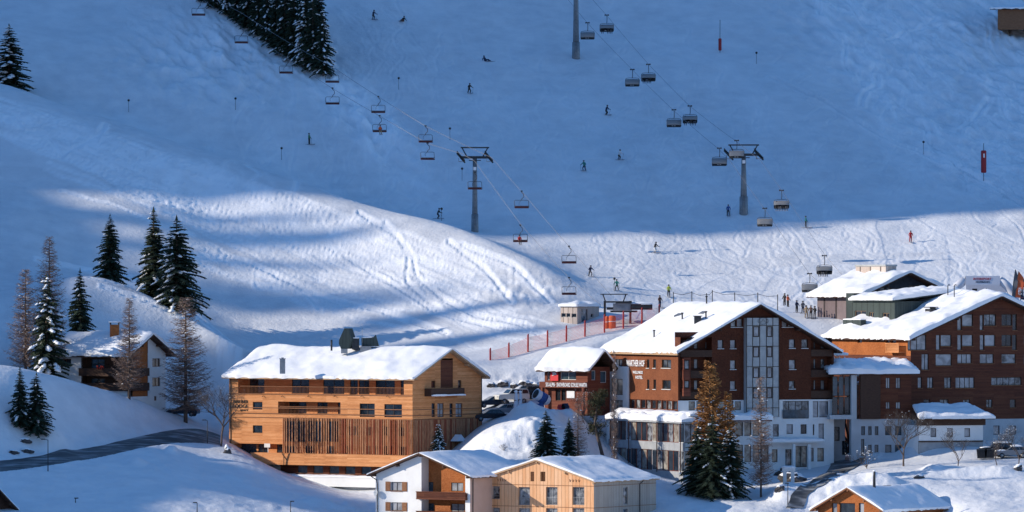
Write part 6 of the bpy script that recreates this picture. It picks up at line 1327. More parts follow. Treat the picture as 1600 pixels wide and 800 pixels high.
def open_chair():
    r = empty('open_chair', (0, 0, 0)); m = MB(); m.tube([(0, 0, .1), (0, 0, -.15), (.28, 0, -.4), (.30, 0, -.8), (0, 0, -1.1), (0, 0, -1.25)], .05, 6); m.box(-.14, -.14, -.06, .14, .14, .12); m.build('hanger', M['dark_metal'], r)
    m = MB(); m.tube([(-1.0, -.2, -2.35), (-1.02, 0, -1.9), (-1.0, .1, -1.35), (-.85, .1, -1.27), (.85, .1, -1.27), (1.0, .1, -1.35), (1.02, 0, -1.9), (1.0, -.2, -2.35)], .038, 6); m.build('frame', M['dark_metal'], r)
    m = MB(); m.box(-1.0, -.42, -2.42, 1.0, .12, -2.30); m.build('seat', M['seat_red'], r); m = MB(); m.obox((-1.0, .12, -2.32), (2.0, 0, 0), (0, .06, 0), (0, .08, .2)); m.build('backrest', M['seat_red'], r)
    m = MB(); m.tube([(-.95, -.3, -2.0), (-.95, -.62, -2.1), (.95, -.62, -2.1), (.95, -.3, -2.0)], .025, 5); m.build('safety_bar', M['dark_metal'], r)
    m = MB(); m.tube([(0, .0, -1.25), (-.35, .05, -1.55), (-.35, -.05, -1.9)], .025, 5); m.build('hanger_brace', M['dark_metal'], r)
    return r
M['seat_red'] = newmat('dark_red_vinyl', (.09, .022, .02), .5)[0]; M['bubble'] = newmat('smoked_bubble', (.21, .21, .21), .25, 0, .6)[0]; M['bubble_dark'] = newmat('chair_shell', (.018, .02, .024), .45)[0]; M['foot_pad'] = newmat('pale_footrest', (.4, .38, .36), .5)[0]
OC = open_chair(); first = True
OCL = [(310, 0, 'open chair cut by the top edge in front of the wood'), (377, 43, 'empty open chair at the left edge of the dark wood'), (447, 90, 'empty open chair hanging just below the dark wood'), (519, 104, 'upper of the two chairs at the right end of the dark wood'), (519.5, 138, 'lower of the two chairs at the right end of the dark wood'), (591, 151, 'upper chair of the second pair below the wood'), (593, 181, 'chair with one rider, lower of its pair'),
       (665, 197, 'upper chair of the pair left of the pylon'), (668, 224, 'lower chair of the pair left of the pylon'), (742, 270, 'chair hanging right in front of the open lift pylon'), (815, 299, 'dark empty chair right of the open lift pylon'), (813, 352, 'chair with one rider right of the open lift pylon'), (889, 385, 'open chair above the sunlit shoulder foot'), (889, 434, 'lowest open chair just above the board hut')]
for i, (px, py, lb) in enumerate(OCL):
    o = OC if first else copy_tree(OC); first = False; o.location = W3(px, py, LD(px)-(1.5 if px == 742 else 0)); o.rotation_euler = (0, 0, .15+.1*math.sin(i)); tag(o, lb, 'chairlift seat', 'open chairs of the left chairlift')
person('seat', W3(593, 181, LD(593))+Vector((.1, -.1, -2.35)), 'orange', 'tan', 'single rider on the open chair between wood and pylon', .15)
person('seat', W3(813, 352, LD(813))+Vector((-.1, -.1, -2.35)), 'red', 'brown', 'single rider on the open chair right of the pylon', .15)
def bubble_chair(occ):
    r = empty('bubble_chair', (0, 0, 0)); m = MB(); m.tube([(0, 0, .05), (.05, 0, -.4), (.05, 0, -.9), (0, .1, -1.25)], .055, 6); m.box(-.32, -.12, -.02, .32, .12, .12); m.ball((-.25, 0, .05), .13, 8); m.ball((.25, 0, .05), .13, 8); m.build('hanger', M['dark_metal'], r)
    m = MB(); m.tube([(-1.08, .1, -2.5), (-1.12, .1, -1.6), (-1.0, .1, -1.35), (-.5, .1, -1.27), (.5, .1, -1.27), (1.0, .1, -1.35), (1.12, .1, -1.6), (1.08, .1, -2.5)], .04, 6); m.build('frame', M['dark_metal'], r)
    n = 10; V = []; F_ = []
    prof = [(.25, -1.42), (.0, -1.44), (-.30, -1.56), (-.48, -1.80), (-.54, -2.1), (-.52, -2.28)] if not occ else [(.25, -1.42), (.0, -1.44), (-.30, -1.56), (-.48, -1.80), (-.53, -2.05)]
    for y, z in prof:
        for k in range(n+1): u = k/n*2-1; V.append((1.08*u, y*(1-.25*u**4), z-.05*u*u))
    for a in range(len(prof)-1):
        for k in range(n): F_.append((a*(n+1)+k, a*(n+1)+k+1, (a+1)*(n+1)+k+1, (a+1)*(n+1)+k))
    m = MB(); m.add(V, F_, 0, True); m.build('bubble_hood', M['bubble'], r)
    for s in (-1, 1):
        m = MB(); q = [(1.085*s, y*.76, z-.05) for y, z in prof]+[(1.085*s, .25, prof[-1][1]-.05)]; m.prism(q, (.02*s, 0, 0)); m.build('hood_side', M['bubble'], r)
    m = MB(); m.box(-1.05, -.38, -2.62, 1.05, .16, -2.48); m.build('seat', M['bubble_dark'], r); m = MB(); m.obox((-1.05, .16, -2.55), (2.1, 0, 0), (0, .08, 0), (0, .15, .75)); m.build('backrest', M['bubble_dark'], r)
    for k in range(6): m = MB(); x = -.88+k*.35; m.box(x-.12, -.42, -2.48, x+.12, -.385, -2.36); m.build('seat_pad', M['foot_pad' if (k in (2, 3)) else 'bubble_dark'], r)
    m = MB(); z_ = -2.95; m.tube([(-1.0, -.4, -2.3), (-1.0, -.62, -2.5), (1.0, -.62, -2.5), (1.0, -.4, -2.3)], .03, 5); m.build('safety_bar', M['dark_metal'], r)
    return r
BC = [bubble_chair(False), bubble_chair(True)]; bused = [False, False]
for i, (px, py, occ, lb) in enumerate([(860, -32, 0, 'bubble chair cut by the top edge left of the tall pylon'), (918, 36, 0, 'closed empty bubble chair right beside the tall top pylon'), (948, 24, 1, 'highest occupied bubble chair on the right strand'), (988, 109, 0, 'empty bubble chair, left one of the second pair'), (1013, 101, 1, 'occupied bubble chair, right one of the second pair'),
    (1053, 172, 0, 'empty bubble chair, left one of the third pair'), (1078, 166, 1, 'occupied bubble chair, right one of the third pair'), (1124, 232, 0, 'empty bubble chair just left of the bubble lift pylon'), (1151, 220, 0, 'bubble chair directly behind the bubble lift pylon head'), (1195, 326, 0, 'empty bubble chair just below the bubble lift pylon'), (1221, 298, 1, 'occupied bubble chair right of and below the pylon'), (1265, 428, 0, 'lowest empty bubble chair beside the restaurant roof'), (1288, 400, 1, 'lowest occupied bubble chair above the restaurant roof')]):
    o = BC[occ] if not bused[occ] else copy_tree(BC[occ]); bused[occ] = True; p = W3(px, py, RD(px+(22 if not occ else 0))+(4 if px == 1151 else 0)); o.location = p; o.rotation_euler = (0, 0, -.12); tag(o, lb, 'chairlift seat', 'bubble chairs of the right chairlift')
    if occ:
        for k, (dx, j) in enumerate([(-.7, 'black'), (-.24, 'navy'), (.24, 'grey'), (.7, 'black')]):
            if (i+k) % 4 == 3 and px != 1221: continue
            person('seat', p+Vector((dx, -.08, -2.47)), j, ('black', 'grey')[k % 2], ('leftmost rider', 'second rider', 'third rider', 'rightmost rider')[k]+' in the '+lb, 0, 'riders in bubble chairs', True)
# lower station of the open chairlift
def station():
    b = W3(968, 500, 801); b.z = gz(b.x, b.y); z = lambda py: (HY-py)/FPX*801; X = lambda px: (px-800)/FPX*801
    r = empty('lift_station', b, 'dark steel lower station of the open chairlift beside the board hut', 'lift station'); D = 801
    for px in (945, 985): m = MB(); m.box(X(px)-.16, D-.2, b.z-1, X(px)+.16, D+.2, z(470)); m.build('post', M['dark_metal'], r)
    m = MB(); m.box(X(938), D-.15, z(460.5), X(981), D+.15, z(459)); m.tube([(X(942), D, z(460)), (X(946), D, z(471))], .09, 5); m.tube([(X(978), D, z(460)), (X(974), D, z(471))], .09, 5); m.build('top_beam', M['dark_metal'], r)
    m = MB(); m.box(X(945), D-1.5, z(473), X(987), D+1.5, z(470.5)); m.box(X(948), D-1.2, z(484), X(958), D+1.2, z(480)); m.build('platform_frame', M['dark_metal'], r)
    m = MB(); m.box(X(958), D-1.2, z(486), X(986), D+1.2, z(474)); m.tube([(X(962), D, z(480)), (X(984), D, z(480))], .7, 12); m.build('drive_machinery', M['metal'], r)
    m = MB(); c = Vector((X(975), D+1, z(488))); m.tube([c, c+Vector((0, 0, .25))], 1.9, 20); m.build('bullwheel', M['dark_metal'], r)
    m = MB(); m.box(X(985), D-1.4, z(484), X(1019), D+1.8, z(475)); m.build('cable_housing', M['station_red'], r)
    m = MB(); m.box(X(986), D-1.45, z(482), X(1018), D-1.4, z(477)); m.build('housing_panel', M['dark_metal'], r)
    m = MB(); m.box(X(962), D-1.4, z(474), X(996), D+1.6, z(473.6)); ro = m.build('cover', M['metal'], r); snow_slab('snow_cap', [(X(986), D-1.4, z(475)), (X(1019), D-1.4, z(475)), (X(1019), D+1.8, z(475)), (X(986), D+1.8, z(475))], .25, r, 3, .05)
    for px, c, w_, lb in ((956, 'orange', .9, 'orange padded barrier, left one in front of the lower lift station'), (948, 'orange', .45, 'narrow orange barrier beside the board hut')):
        g = Vector((X(px), D-2.5, 0)); g.z = gz(g.x, g.y); q = empty('padded_barrier', g, lb, 'barrier'); m = MB(); m.tube([g-Vector((0, 0, .3)), g+Vector((0, 0, 1.5)), g+Vector((0, 0, 1.7))], [w_*.6, w_*.6, w_*.4], 10); m.build('padding', M['cloth_orange'], q); m = MB(); m.tube([g+Vector((0, 0, .85)), g+Vector((0, 0, .95))], w_*.62, 10); m.build('strap', M['sign_white'], q)
M['station_red'] = newmat('dark_red_steel', (.06, .018, .02), .5)[0]
station()
# ================================================================ red safety fence
def fence():
    P = [(766, 571), (795, 562.5), (825, 549), (855.5, 543), (885, 535.5), (914, 527.5), (944.5, 518), (974, 512.5), (1003, 507), (1030, 502)]; T = []
    r = None
    for i, (px, py) in enumerate(P):
        D = 786+i*1.6; p = W3(px, py, D); g = gz(p.x, p.y); p.z = min(p.z, max(g, p.z-2.5)) if g < p.z else p.z; T.append(W3(px, py, D))
        if r is None: r = empty('safety_fence', p, 'red netting fence on padded red posts running up to the lift station', 'fence')
        q = T[-1]; m = MB(); m.tube([Vector((q.x, q.y, min(g, q.z)-.8)), q+Vector((0, 0, .02)), q+Vector((0, 0, 2.2)), q+Vector((.05, 0, 2.4))], [.12, .12, .12, .07], 8); m.build('post', M['post_red'], r)
    m = MB()
    for i in range(len(T)-1):
        a, b = T[i], T[i+1]; n = int((b-a).length/.16)
        for k in range(n): q = a.lerp(b, (k+.5)/n); m.tube([q+Vector((0, -.18, -.3)), q+Vector((.12, -.18, 2.0))], .014, 3, cap=False)
        for k in range(12): m.tube([a+Vector((0, -.18, -.2+k*.19)), a.lerp(b, .5)+Vector((0, -.18, -.25+k*.185)), b+Vector((0, -.18, -.2+k*.19))], .014, 3, cap=False)
    m.build('net', M['net_red'], r)
M['post_red'] = newmat('red_padding', (.30, .025, .03), .6)[0]; M['net_red'] = newmat('red_net', (.62, .10, .08), .7)[0]
fence()
def rope_fence():
    P = [(1052, 466), (1081, 465), (1104, 468), (1113, 463), (1148, 467), (1184, 467), (1215, 470)]; D = 812; b = W3(1052, 466, D); b.z = gz(b.x, b.y); r = empty('rope_fence', b, 'low dark post and rope line behind the ridge of the big hotel', 'fence'); pr = None
    for px, py in P:
        q = W3(px, py, D); g = gz(q.x, q.y); m = MB(); m.tube([Vector((q.x, q.y, min(g, q.z)-.5)), q+Vector((0, 0, .9))], .07, 6); m.build('post', M['dark_metal'], r)
        if pr: m = MB(); mid = (pr+q)/2+Vector((0, 0, .45)); m.tube([pr+Vector((0, 0, .7)), mid, q+Vector((0, 0, .7))], .03, 4); m.build('rope', M['dark_metal'], r)
        pr = q
rope_fence()
# ================================================================ piste markers
for i, (px, py, dm, lb) in enumerate([(506, 30, 880, 'round marker pole beside the top right corner of the wood'), (623, 140, 860, 'round marker pole left of the shaded piste, between two chairs'), (703, 219, 855, 'round marker pole just above the left pylon head'), (368, 172, 868, 'round marker pole on the slope below the wood'), (440, 250, 855, 'round marker pole low on the left slope, below the lone skier'), (722, 282, 850, 'round marker pole left of the pylon mast'),
    (1443, 240, 850, 'round marker pole at the piste edge, right of centre'), (1182, 100, 850, 'round marker pole high on the slope at right'), (201, 175, 870, 'round marker pole on the upper left slope'), (690, 345, 845, 'round marker pole behind the skyline skier'), (960, 455, 812, 'round marker pole above the lower lift station')]):
    p = hit(px, py, dm); r = empty('piste_marker', p, lb, 'marker pole', 'round piste marker poles'); m = MB(); m.tube([p-Vector((0, 0, .4)), p+Vector((0, 0, 1.7))], .03, 5); m.build('pole', M['dark_metal'], r); m = MB(); c = p+Vector((0, -.03, 1.8)); m.tube([c, c+Vector((0, .05, 0))], .19, 12); m.build('disc', M['dark_metal'], r)
def padded_pole(px, pt, pb, w0, w1, lb, dm, r_=.2, mark=True):
    b = hit(px, pb, dm); z = lambda y: (HY-y)/FPX*b.y; r = empty('padded_pole', b, lb, 'padded pole'); m = MB(); m.tube([b-Vector((0, 0, .4)), Vector((b.x, b.y, z(pt)))], .05, 6); m.build('pole', M['dark_metal'], r)
    m = MB(); m.tube([Vector((b.x, b.y, z(w1))), Vector((b.x, b.y, z(w1)+.15)), Vector((b.x, b.y, z(w0)-.15)), Vector((b.x, b.y, z(w0)))], [r_*.8, r_, r_, r_*.8], 12); m.build('padding', M['post_red'], r)
    if mark: m = MB(); m.box(b.x-.08, b.y-r_-.02, z(w0)-1.1, b.x+.12, b.y-r_+.02, z(w0)-.5); m.build('white_mark', M['sign_white'], r)
padded_pole(1537, 224, 282, 235, 270, 'tall red padded column with a white mark at right of the slope', 845, .42)
padded_pole(1125, 31, 82, 60, 79, 'thin snow lance with red padding high on the slope', 850, .26, False)
# ================================================================ inflatable arch and feather flags
def arch():
    D = 800; X = lambda px: (px-800)/FPX*D; z = lambda py: (HY-py)/FPX*D; b = Vector((X(1532), D, z(480)))
    r = empty('inflatable_arch', b, 'white inflatable finish arch with lettering behind the right hotel roof', 'arch')
    m = MB(); m.tube([(X(1508), D, z(438)), (X(1562), D, z(438))], .62, 12); m.obox((X(1508), D-.62, z(445)), (X(1562)-X(1508), 0, 0), (0, 1.2, 0), (0, 0, z(431)-z(445))); m.build('top_panel', M['arch_white'], r)
    for a, c in ((1508, 1484), (1562, 1586)): m = MB(); m.tube([(X(a), D, z(437)), (X((a+c)/2), D, z(447)), (X(c), D, z(463)), (X(c), D, z(482))], [.6, .6, .62, .6], 12); m.build('leg', M['arch_white'], r)
    F = Fac((X(1508), D-.64), (1, 0), (0, -1), 5); text3d(F, 'INTERSPORT', F.rect(1521, 434, 1549, 437.5), r, 'cloth_red', .0); text3d(F, 'HOFMANN', F.rect(1525, 439, 1546, 442), r, 'cloth_navy', .0)
    # tent wall behind with openings
    q = empty('event_tent', (X(1540), D+3, z(482)), 'pale low event tent with two dark openings under the inflatable arch', 'tent'); G = Fac((X(1512), D+3), (1, 0), (0, -1), 6); m = MB(); hs_ = [G.rect(1519, 451, 1527, 457), G.rect(1540, 450, 1542.5, 458)]; wall(G, m, 0, G.sz(1572, 450)[0], z(485), z(446), hs_)
    m.prism([G.pt(0, z(446)), G.pt(5.3, z(446)), G.pt(5.3, z(444), -2), G.pt(0, z(444), -2)], (0, 0, .1)); m.build('tent_cover', M['arch_white'], q)
    for h_ in hs_: m = MB(); G.bar(m, h_[0], h_[1], h_[2], h_[3], -.5, -.25); m.build('opening', M['cloth_black'], q)
M['arch_white'] = newmat('white_fabric', (.62, .63, .68), .6)[0]
arch()
def flag(px, pt, pb, w_, mat, lb, txt=None, D=798, tilt=.5):
    X = lambda p: (p-800)/FPX*D; z = lambda y: (HY-y)/FPX*D; b = Vector((X(px), D, z(pb)-1.5)); H = z(pt)-b.z; r = empty('feather_flag', b, lb, 'flag'); pts = [b+Vector((tilt*(t**2), 0, H*t)) for t in (0, .3, .6, .8, .93, 1)]
    m = MB(); m.tube(pts, .04, 5); m.build('pole', M['dark_metal'], r); L = []; Rr = []
    for k in range(13):
        t = .28+.72*k/12; x = tilt*t*t; L.append(b+Vector((x+.03, 0, H*t))); ww = w_*(1 if t < .75 else max(.12, 1-((t-.75)/.25)**2)); Rr.append(b+Vector((x+.03+ww, .15*math.sin(k*.8), H*t-.15)))
    m = MB(); n = 13; m.add(L+Rr, [(i, i+n, i+n+1, i+1) for i in range(n-1)], 0, True); so = m.build('cloth', M[mat], r)
    if txt:
        F = Fac((b.x, D-.1), (1, 0), (0, -1), 3)
        for i, ch in enumerate(txt): x0 = tilt*.4+w_*.25; zc = b.z+H*(.34+.07*i); text3d(F, ch, (x0, zc, x0+w_*.5, zc+.32), so, 'sign_white', .06)
flag(1581, 421, 463, .55, 'cloth_grey', 'narrow grey feather flag at the right edge'); flag(1586, 424, 463, .95, 'cloth_orange', 'orange feather flag at the right edge', 'OPS'); flag(1594, 436, 463, .7, 'cloth_navy', 'navy feather flag with white letters at the right edge', 'TROPS')
# ================================================================ parked vehicles
def car(L, W_, H, kind, paint, label, p, rz, snow=0.0):
    r = empty('parked_car', p, label, 'car'); B = {}
    if kind == 'suv': low = [(-.5, .28), (-.5, .62), (-.47, .66), (.20, .66), (.47, .60), (.5, .50), (.5, .28)]; cab = [(-.49, .66), (-.45, 1.0), (.05, 1.0), (.19, .66)]; 
    elif kind == 'van': low = [(-.5, .2), (-.5, .62), (.3, .62), (.47, .52), (.5, .4), (.5, .2)]; cab = [(-.5, .62), (-.49, 1.0), (.15, 1.0), (.32, .62)]
    else: low = [(-.5, .25), (-.5, .62), (-.42, .68), (.15, .66), (.44, .58), (.5, .46), (.5, .25)]; cab = [(-.47, .66), (-.30, 1.0), (-.0, 1.0), (.20, .66)]
    m = MB(); m.prism([(x*L, -W_/2, z*H) for x, z in low], (0, W_, 0)); 
    q = [(x*L, z*H) for x, z in cab]; V = []
    for s, i_ in ((-1, 0), (1, 1)):
        for x, z in q: V.append((x, s*(W_/2-.02-(.16 if z > .9*H else 0)), z))
    n = 4; m.add(V, [(3, 2, 1, 0), (4, 5, 6, 7), (0, 1, 5, 4), (1, 2, 6, 5), (2, 3, 7, 6)]); 
    bd = m.build('body', M[paint], r, (0, 0, 0)); bv = bd.modifiers.new('b', 'BEVEL'); bv.width = .06; bv.segments = 2
    def lerp2(a, b, t): return (a[0]+(b[0]-a[0])*t, a[1]+(b[1]-a[1])*t)
    for s in (-1, 1):
        y0 = s*(W_/2-.02); y1 = s*(W_/2-.18); zl, zh = q[0][1]+.05, H*.955
        def edge(a, b, z): t = (z-a[1])/(b[1]-a[1]); return a[0]+(b[0]-a[0])*t
        yz = lambda z: y0+(y1-y0)*(z-q[0][1])/(H-q[0][1])+s*.012
        xa0, xa1 = edge(q[0], q[1], zl)+.12, edge(q[0], q[1], zh)+.12; xb0, xb1 = edge(q[3], q[2], zl)-.10, edge(q[3], q[2], zh)-.10
        for t0, t1 in ((0, .32), (.35, .66), (.69, 1)):
            m = MB(); a0 = xa0+(xb0-xa0)*t0; a1 = xa0+(xb0-xa0)*t1; c0 = xa1+(xb1-xa1)*t0; c1 = xa1+(xb1-xa1)*t1
            m.poly([(a0, yz(zl), zl), (a1, yz(zl), zl), (c1, yz(zh), zh), (c0, yz(zh), zh)]); m.build('side_window', M['glass'], r, (0, 0, 0))
        for x in (-.31, .31):
            m = MB(); m.tube([(x*L, s*(W_/2-.16), .33), (x*L, s*(W_/2+.03), .33)], .34, 16); w_ = m.build('wheel', M['boot'], r, (0, 0, 0)); m = MB(); m.tube([(x*L, s*(W_/2+.031), .33), (x*L, s*(W_/2+.045), .33)], .2, 10); m.build('rim', M['metal'], w_, (0, 0, 0))
        m = MB(); m.box(L/2-.05, s*(W_/2-.42)-.16, H*.42, L/2+.02, s*(W_/2-.42)+.2, H*.52); m.build('headlight', M['curtain'], r, (0, 0, 0)); m = MB(); m.box(-L/2-.02, s*(W_/2-.22)-.12, H*.48, -L/2+.05, s*(W_/2-.22)+.12, H*.6); m.build('tail_light', M['cloth_red'], r, (0, 0, 0))
    for (a, b, nm) in ((q[3], q[2], 'windscreen'), (q[0], q[1], 'rear_window')):
        m = MB(); u0 = lerp2(a, b, .12); u1 = lerp2(a, b, .88); d = .015 if nm == 'windscreen' else -.015; w0 = W_/2-.12; w1 = W_/2-.24; m.poly([(u0[0]+d, -w0, u0[1]+.01), (u0[0]+d, w0, u0[1]+.01), (u1[0]+d, w1, u1[1]+.01), (u1[0]+d, -w1, u1[1]+.01)]); m.build(nm, M['glass'], r, (0, 0, 0))
    if snow: 
        x0, x1 = q[1][0], q[2][0]; snow_slab('snow_cap', [(x0, -W_/2+.2, H), (x1, -W_/2+.2, H), (x1, W_/2-.2, H), (x0, W_/2-.2, H)], snow, None, 4, .05).parent = r
        snow_slab('hood_snow', [(q[3][0], -W_/2+.1, H*.64), (L*.45, -W_/2+.1, H*.60), (L*.45, W_/2-.1, H*.60), (q[3][0], W_/2-.1, H*.64)], snow*.7, None, 6, .03).parent = r
    r.rotation_euler = (0, 0, rz); return r
col('paint_white', (.62, .61, .56), .3); col('paint_dark', (.012, .015, .022), .25); col('paint_grey', (.2, .21, .23), .3); col('paint_blue', (.012, .025, .05), .3)
def carat(px, py, D, *a, **k): X = (px-800)/FPX*D; return Vector((X, D, (HY-py)/FPX*D))
def cz(px, py, D): p = W3(px, py, D); p.z = min(p.z+.4, gz(p.x, p.y)); return p
car(4.6, 1.9, 1.95, 'suv', 'paint_white', 'white off-road car parked behind the other cars beside the lodge', cz(799, 633, 768), R(205)); car(4.5, 1.8, 1.5, 'sedan', 'paint_grey', 'grey estate car in the front row beside the lodge', cz(786, 648, 759), R(198))
car(4.4, 1.8, 1.5, 'sedan', 'paint_dark', 'black car half hidden by the lodge in the front row', cz(763, 650, 758), R(200)); car(4.4, 1.8, 1.5, 'sedan', 'paint_blue', 'dark car behind the black one, close to the lodge wall', cz(768, 634, 768), R(200)); car(5.0, 2.0, 2.0, 'van', 'paint_dark', 'dark van parked between the white off-road car and the ski school', cz(824, 631, 771), R(185))
car(4.3, 1.8, 1.5, 'sedan', 'paint_blue', 'dark blue car half hidden by the snow mound below the white chalet', cz(286, 653, 773), R(170), snow=.08); car(4.4, 1.8, 1.5, 'sedan', 'paint_grey', 'snow-covered car parked before the right brown hotel', cz(1580, 717, 748), R(185), snow=.22); car(4.4, 1.8, 1.6, 'suv', 'paint_dark', 'dark snow-topped car left of the snow-covered one', cz(1556, 716, 750), R(185), snow=.2)
def bin_(px, py, D, lb):
    p = W3(px, py, D); p.z = gz(p.x, p.y); r = empty('waste_container', p, lb, 'container'); m = MB(); m.prism([p+Vector((-.55, -.4, .15)), p+Vector((.55, -.4, .15)), p+Vector((.65, -.4, 1.2)), p+Vector((-.65, -.4, 1.2))], (0, .85, 0)); m.build('bin', M['cloth_black'], r); m = MB(); m.prism([p+Vector((-.68, -.45, 1.2)), p+Vector((.68, -.45, 1.2)), p+Vector((.6, -.45, 1.34)), p+Vector((-.6, -.45, 1.34))], (0, .95, 0)); m.build('lid', M['dark_metal'], r)
bin_(1534, 722, 747, 'black waste container, left of two before the right hotel'); bin_(1546, 722, 747, 'black waste container, right of two before the right hotel')
# ================================================================ snow cannon, lance, lamps, roof gear, signs
def cannon():
    p = W3(846, 640, 757); p.z = gz(p.x, p.y); r = empty('snow_cannon', p, 'white and blue snow cannon tilted on its stand beside the ski school', 'snow cannon'); d = Vector((-.75, -.5, .45)).normalized(); c = p+Vector((0, 0, 1.75)); m = MB()
    m.tube([c-d*1.2, c-d*.9, c+d*.6, c+d*1.0], [.55, .72, .70, .80], 16); m.build('barrel', M['arch_white'], r); m = MB(); m.tube([c+d*1.0, c+d*1.02], .62, 16); m.build('nozzle', M['cloth_black'], r)
    m = MB(); m.tube([c-d*.55, c+d*.35], [.76, .74], 16); m.build('blue_band', M['cloth_blue'], r); m = MB(); m.tube([p-Vector((0, 0, .4)), c-Vector((0, 0, .5))], [.45, .3], 10); m.box(p.x-.7, p.y-.3, p.z+.1, p.x+.2, p.y+.5, p.z+.9); m.build('stand', M['cloth_blue'], r)
    for s in (-1, 1): m = MB(); m.tube([p+Vector((s*.7, -.5, -.1)), p+Vector((0, 0, .7))], .07, 6); m.build('leg', M['metal'], r)
cannon()
def wrapped(px, py, h_, w_, lb, D=757):
    p = W3(px, py, D); p.z = gz(p.x, p.y); r = empty('wrapped_figure', p, lb, 'covered post'); m = MB(); m.tube([p-Vector((0, 0, .3)), p+Vector((0, 0, .5)), p+Vector((.05, 0, h_*.75)), p+Vector((0, 0, h_))], [w_*1.3, w_, w_*.8, w_*.45], 10); m.build('cover', M['arch_white'], r); m = MB(); m.ball(p+Vector((0, 0, h_)), w_*.85, 10, 0, (1, 1, .7)); m.build('snow_cap', M['roof_snow'], r)
    m = MB(); m.tube([p+Vector((0, 0, h_*.45)), p+Vector((0, 0, h_*.5))], w_*.93, 10); m.build('strap', M['cloth_brown'], r)
wrapped(806, 641, 2.2, .30, 'tall white covered post beside the parked cars'); wrapped(813, 641, 2.0, .26, 'white covered post with a snow dome, right of the taller one')
def crate(px, py, D, c, lb):
    p = W3(px, py, D); p.z = gz(p.x, p.y); r = empty('toboggan', p, lb, 'toboggan'); m = MB(); m.prism([p+Vector((-.45, 0, .0)), p+Vector((.45, 0, 0)), p+Vector((.55, 0, .3)), p+Vector((.3, 0, .75)), p+Vector((-.4, 0, .7)), p+Vector((-.55, 0, .3))], (0, .5, 0)); m.build('hull', M['cloth_'+c], r); m = MB(); m.tube([p+Vector((-.4, -.03, .35)), p+Vector((.4, -.03, .35))], .04, 5); m.build('rail', M['boot'], r)
crate(877, 631, 757, 'red', 'red sled standing by the ski school entrance'); crate(883.5, 632, 757, 'navy', 'dark blue sled right of the red one by the ski school')
def lamp(px, pt, pb, D, lb, arm=.5, lit=False):
    X = (px-800)/FPX*D; z0 = gz(X, D); zt = (HY-pt)/FPX*D; b = Vector((X, D, z0)); r = empty('street_lamp', b, lb, 'street lamp'); m = MB(); m.tube([b-Vector((0, 0, .3)), Vector((X, D, zt))], [.07, .045], 7); m.build('pole', M['dark_metal'], r); m = MB(); m.tube([(X, D, zt-.05), (X-arm, D, zt+.08)], .035, 5); m.build('arm', M['dark_metal'], r)
    m = MB(); m.obox((X-arm-.35, D-.12, zt), (.5, 0, 0), (0, .24, 0), (0, 0, .12)); m.build('lamp_head', M['dark_metal'], r)
lamp(75, 687, 730, 716, 'street lamp on the road in front of the bright snow heap'); lamp(118, 779, 800, 700, 'lamp post cut by the bottom edge at left', -.2); lamp(308, 786, 800, 698, 'lamp post on the shaded slope left of the lodge podium', .15); lamp(324, 657, 692, 753, 'lamp post beside the bare tree at the road bend', .3); lamp(454, 784, 800, 706, 'lamp post in front of the lodge podium', -.3); lamp(1231, 756, 790, 722, 'thin lamp post on the snow ramp below the hotel', .0)
def roof_gear():
    # gear on the ridge of the lodge
    h = LODGE; D = 757; X = lambda px: (px-800)/FPX*D; z = lambda py: (HY-py)/FPX*D
    def obj(name, lb, cat, px, py): return empty(name, W3(px, py, D), lb, cat)
    root = h.root
    m = MB(); m.prism([(X(a), D-.4, z(b)) for a, b in ((538, 513), (544, 513), (550, 531), (546, 540), (543, 545), (533, 545), (529.5, 537), (530, 531))], (.55, .9, 0)); m.build('roof_vent_hood', M['green_metal'], root)
    m = MB(); m.obox((X(550), D, z(546)), (X(561)-X(550), 0, 0), (0, 1.4, 0), (0, 0, z(528)-z(546))); m.build('roof_vent_box', M['dark_metal'], root); m = MB(); m.prism([(X(a), D+.2, z(b)) for a, b in ((565, 541), (564.5, 528), (583, 527), (587, 523), (592, 541))], (0, 1.6, 0)); m.build('roof_vent_box', M['green_metal'], root)
    m = MB(); m.obox((X(533), D-.6, z(552)), (X(543)-X(533), 0, 0), (0, 1, 0), (0, 0, z(545)-z(552))); m.obox((X(563), D-.3, z(553)), (X(580)-X(563), 0, 0), (0, 1, 0), (0, 0, z(541)-z(553))); m.build('vent_base', M['metal'], root)
    snow_slab('vent_snow', [(X(550), D, z(528)), (X(561), D, z(528)), (X(561), D+1.4, z(528)), (X(550), D+1.4, z(528))], .1, root, 3, .02); snow_slab('vent_snow', [(X(565), D+.2, z(527.5)), (X(581), D+.2, z(527)), (X(581), D+1.8, z(527)), (X(565), D+1.8, z(527.5))], .12, root, 5, .02)
    m = MB(); m.tube([(X(518), D, z(548)), (X(518), D, z(531))], .13, 7); m.build('vent_pipe', M['dark_metal'], root); m = MB(); m.tube([(X(566), D, z(545)), (X(566), D, z(512))], .025, 5); m.build('antenna', M['metal'], root)
    m = MB(); D2 = 752; q = W3(441.5, 578, D2); m.box(q.x-.35, D2-.3, q.z-.5, q.x+.35, D2+.3, (HY-561)/FPX*D2); m.box(q.x-.42, D2-.37, (HY-561)/FPX*D2, q.x+.42, D2+.37, (HY-560)/FPX*D2); m.box(q.x-.15, D2-.15, (HY-560)/FPX*D2, q.x+.15, D2+.15, (HY-558.5)/FPX*D2); m.build('chimney', M['metal'], root)
roof_gear()
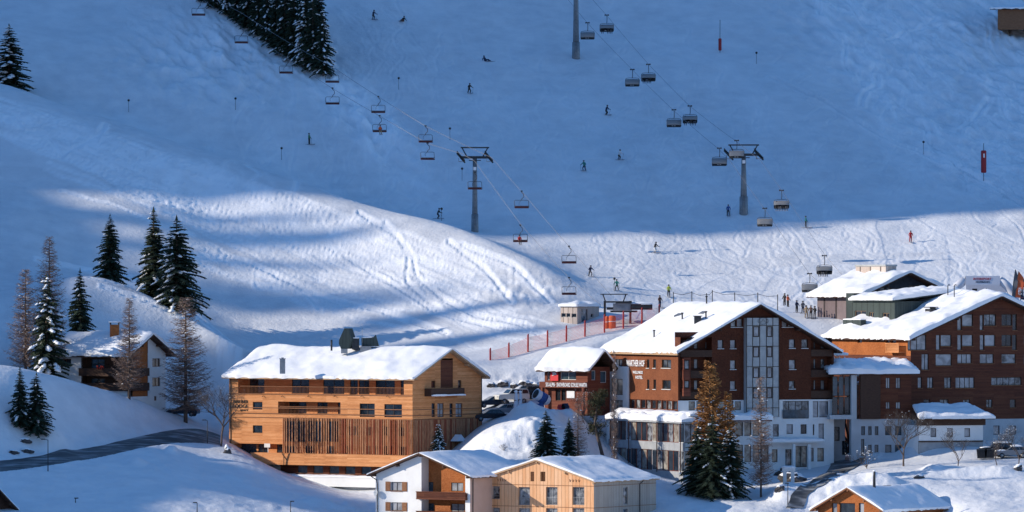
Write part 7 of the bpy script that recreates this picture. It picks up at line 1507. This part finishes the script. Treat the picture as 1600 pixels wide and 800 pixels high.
def flue():
    p = W3(1366, 757, 712); r = empty('flue_pipe', W3(1366, 760, 712), 'dark metal flue standing on the snow behind the small orange chalet', 'flue'); m = MB(); m.tube([p-Vector((0, 0, 1.5)), p+Vector((0, 0, 1.1)), p+Vector((.03, 0, 1.6))], [.2, .16, .13], 8); m.build('pipe', M['dark_metal'], r); m = MB(); m.tube([p+Vector((.02, 0, 1.62)), p+Vector((.02, 0, 1.75))], [.24, .16], 8); m.build('cap', M['roof_snow'], r)
flue()
def gate_pillar():
    p = W3(1232, 775, 733); p.z = gz(p.x, p.y); z = lambda y: (HY-y)/FPX*733; r = empty('concrete_frame', p, 'white concrete frame with a snow cap below the hotel entrance', 'frame structure')
    for dx in (-.7, .3): m = MB(); m.box(p.x+dx, p.y-.3, p.z-1, p.x+dx+.45, p.y+.3, z(736)); m.build('post', M['plaster'], r)
    m = MB(); m.box(p.x-.8, p.y-.35, z(736)+.003, p.x+.85, p.y+.35, z(731)); m.build('lintel', M['plaster'], r); snow_slab('snow_cap', [(p.x-.8, p.y-.35, z(731)), (p.x+.85, p.y-.35, z(731)), (p.x+.85, p.y+.35, z(731)), (p.x-.8, p.y+.35, z(731))], .35, r, 3, .05)
gate_pillar()
for k, o in PS.items():   # prototypes are not part of the place
    for c in list(o.children): bpy.data.objects.remove(c)
    bpy.data.objects.remove(o)

def drive():
    """ploughed asphalt drive between the hotels and the little orange chalet"""
    E = [((1296, 716), (1352, 716)), ((1298, 728), (1345, 726)), ((1290, 740), (1322, 738)), ((1270, 750), (1300, 750)), ((1248, 762), (1278, 762)), ((1236, 775), (1262, 775)), ((1228, 795), (1255, 795))]
    mb = MB(); V = []; n = 6; P = [[hit(a[0]+(b[0]-a[0])*k/n, a[1]+(b[1]-a[1])*k/n, 700) for k in range(n+1)] for a, b in E]; Q = []
    for i in range(len(P)-1):
        for t in (0, .25, .5, .75): Q.append([P[i][k].lerp(P[i+1][k], t) for k in range(n+1)])
    Q.append(P[-1])
    for r_ in Q:
        for p in r_: V.append((p.x, p.y, gz(p.x, p.y)+.12))
    m = n+1; mb.add(V, [(i*m+k, i*m+k+1, (i+1)*m+k+1, (i+1)*m+k) for i in range(len(Q)-1) for k in range(n)], 0, True); o = mb.build('driveway', M['road']); o['kind'] = 'structure'
drive()
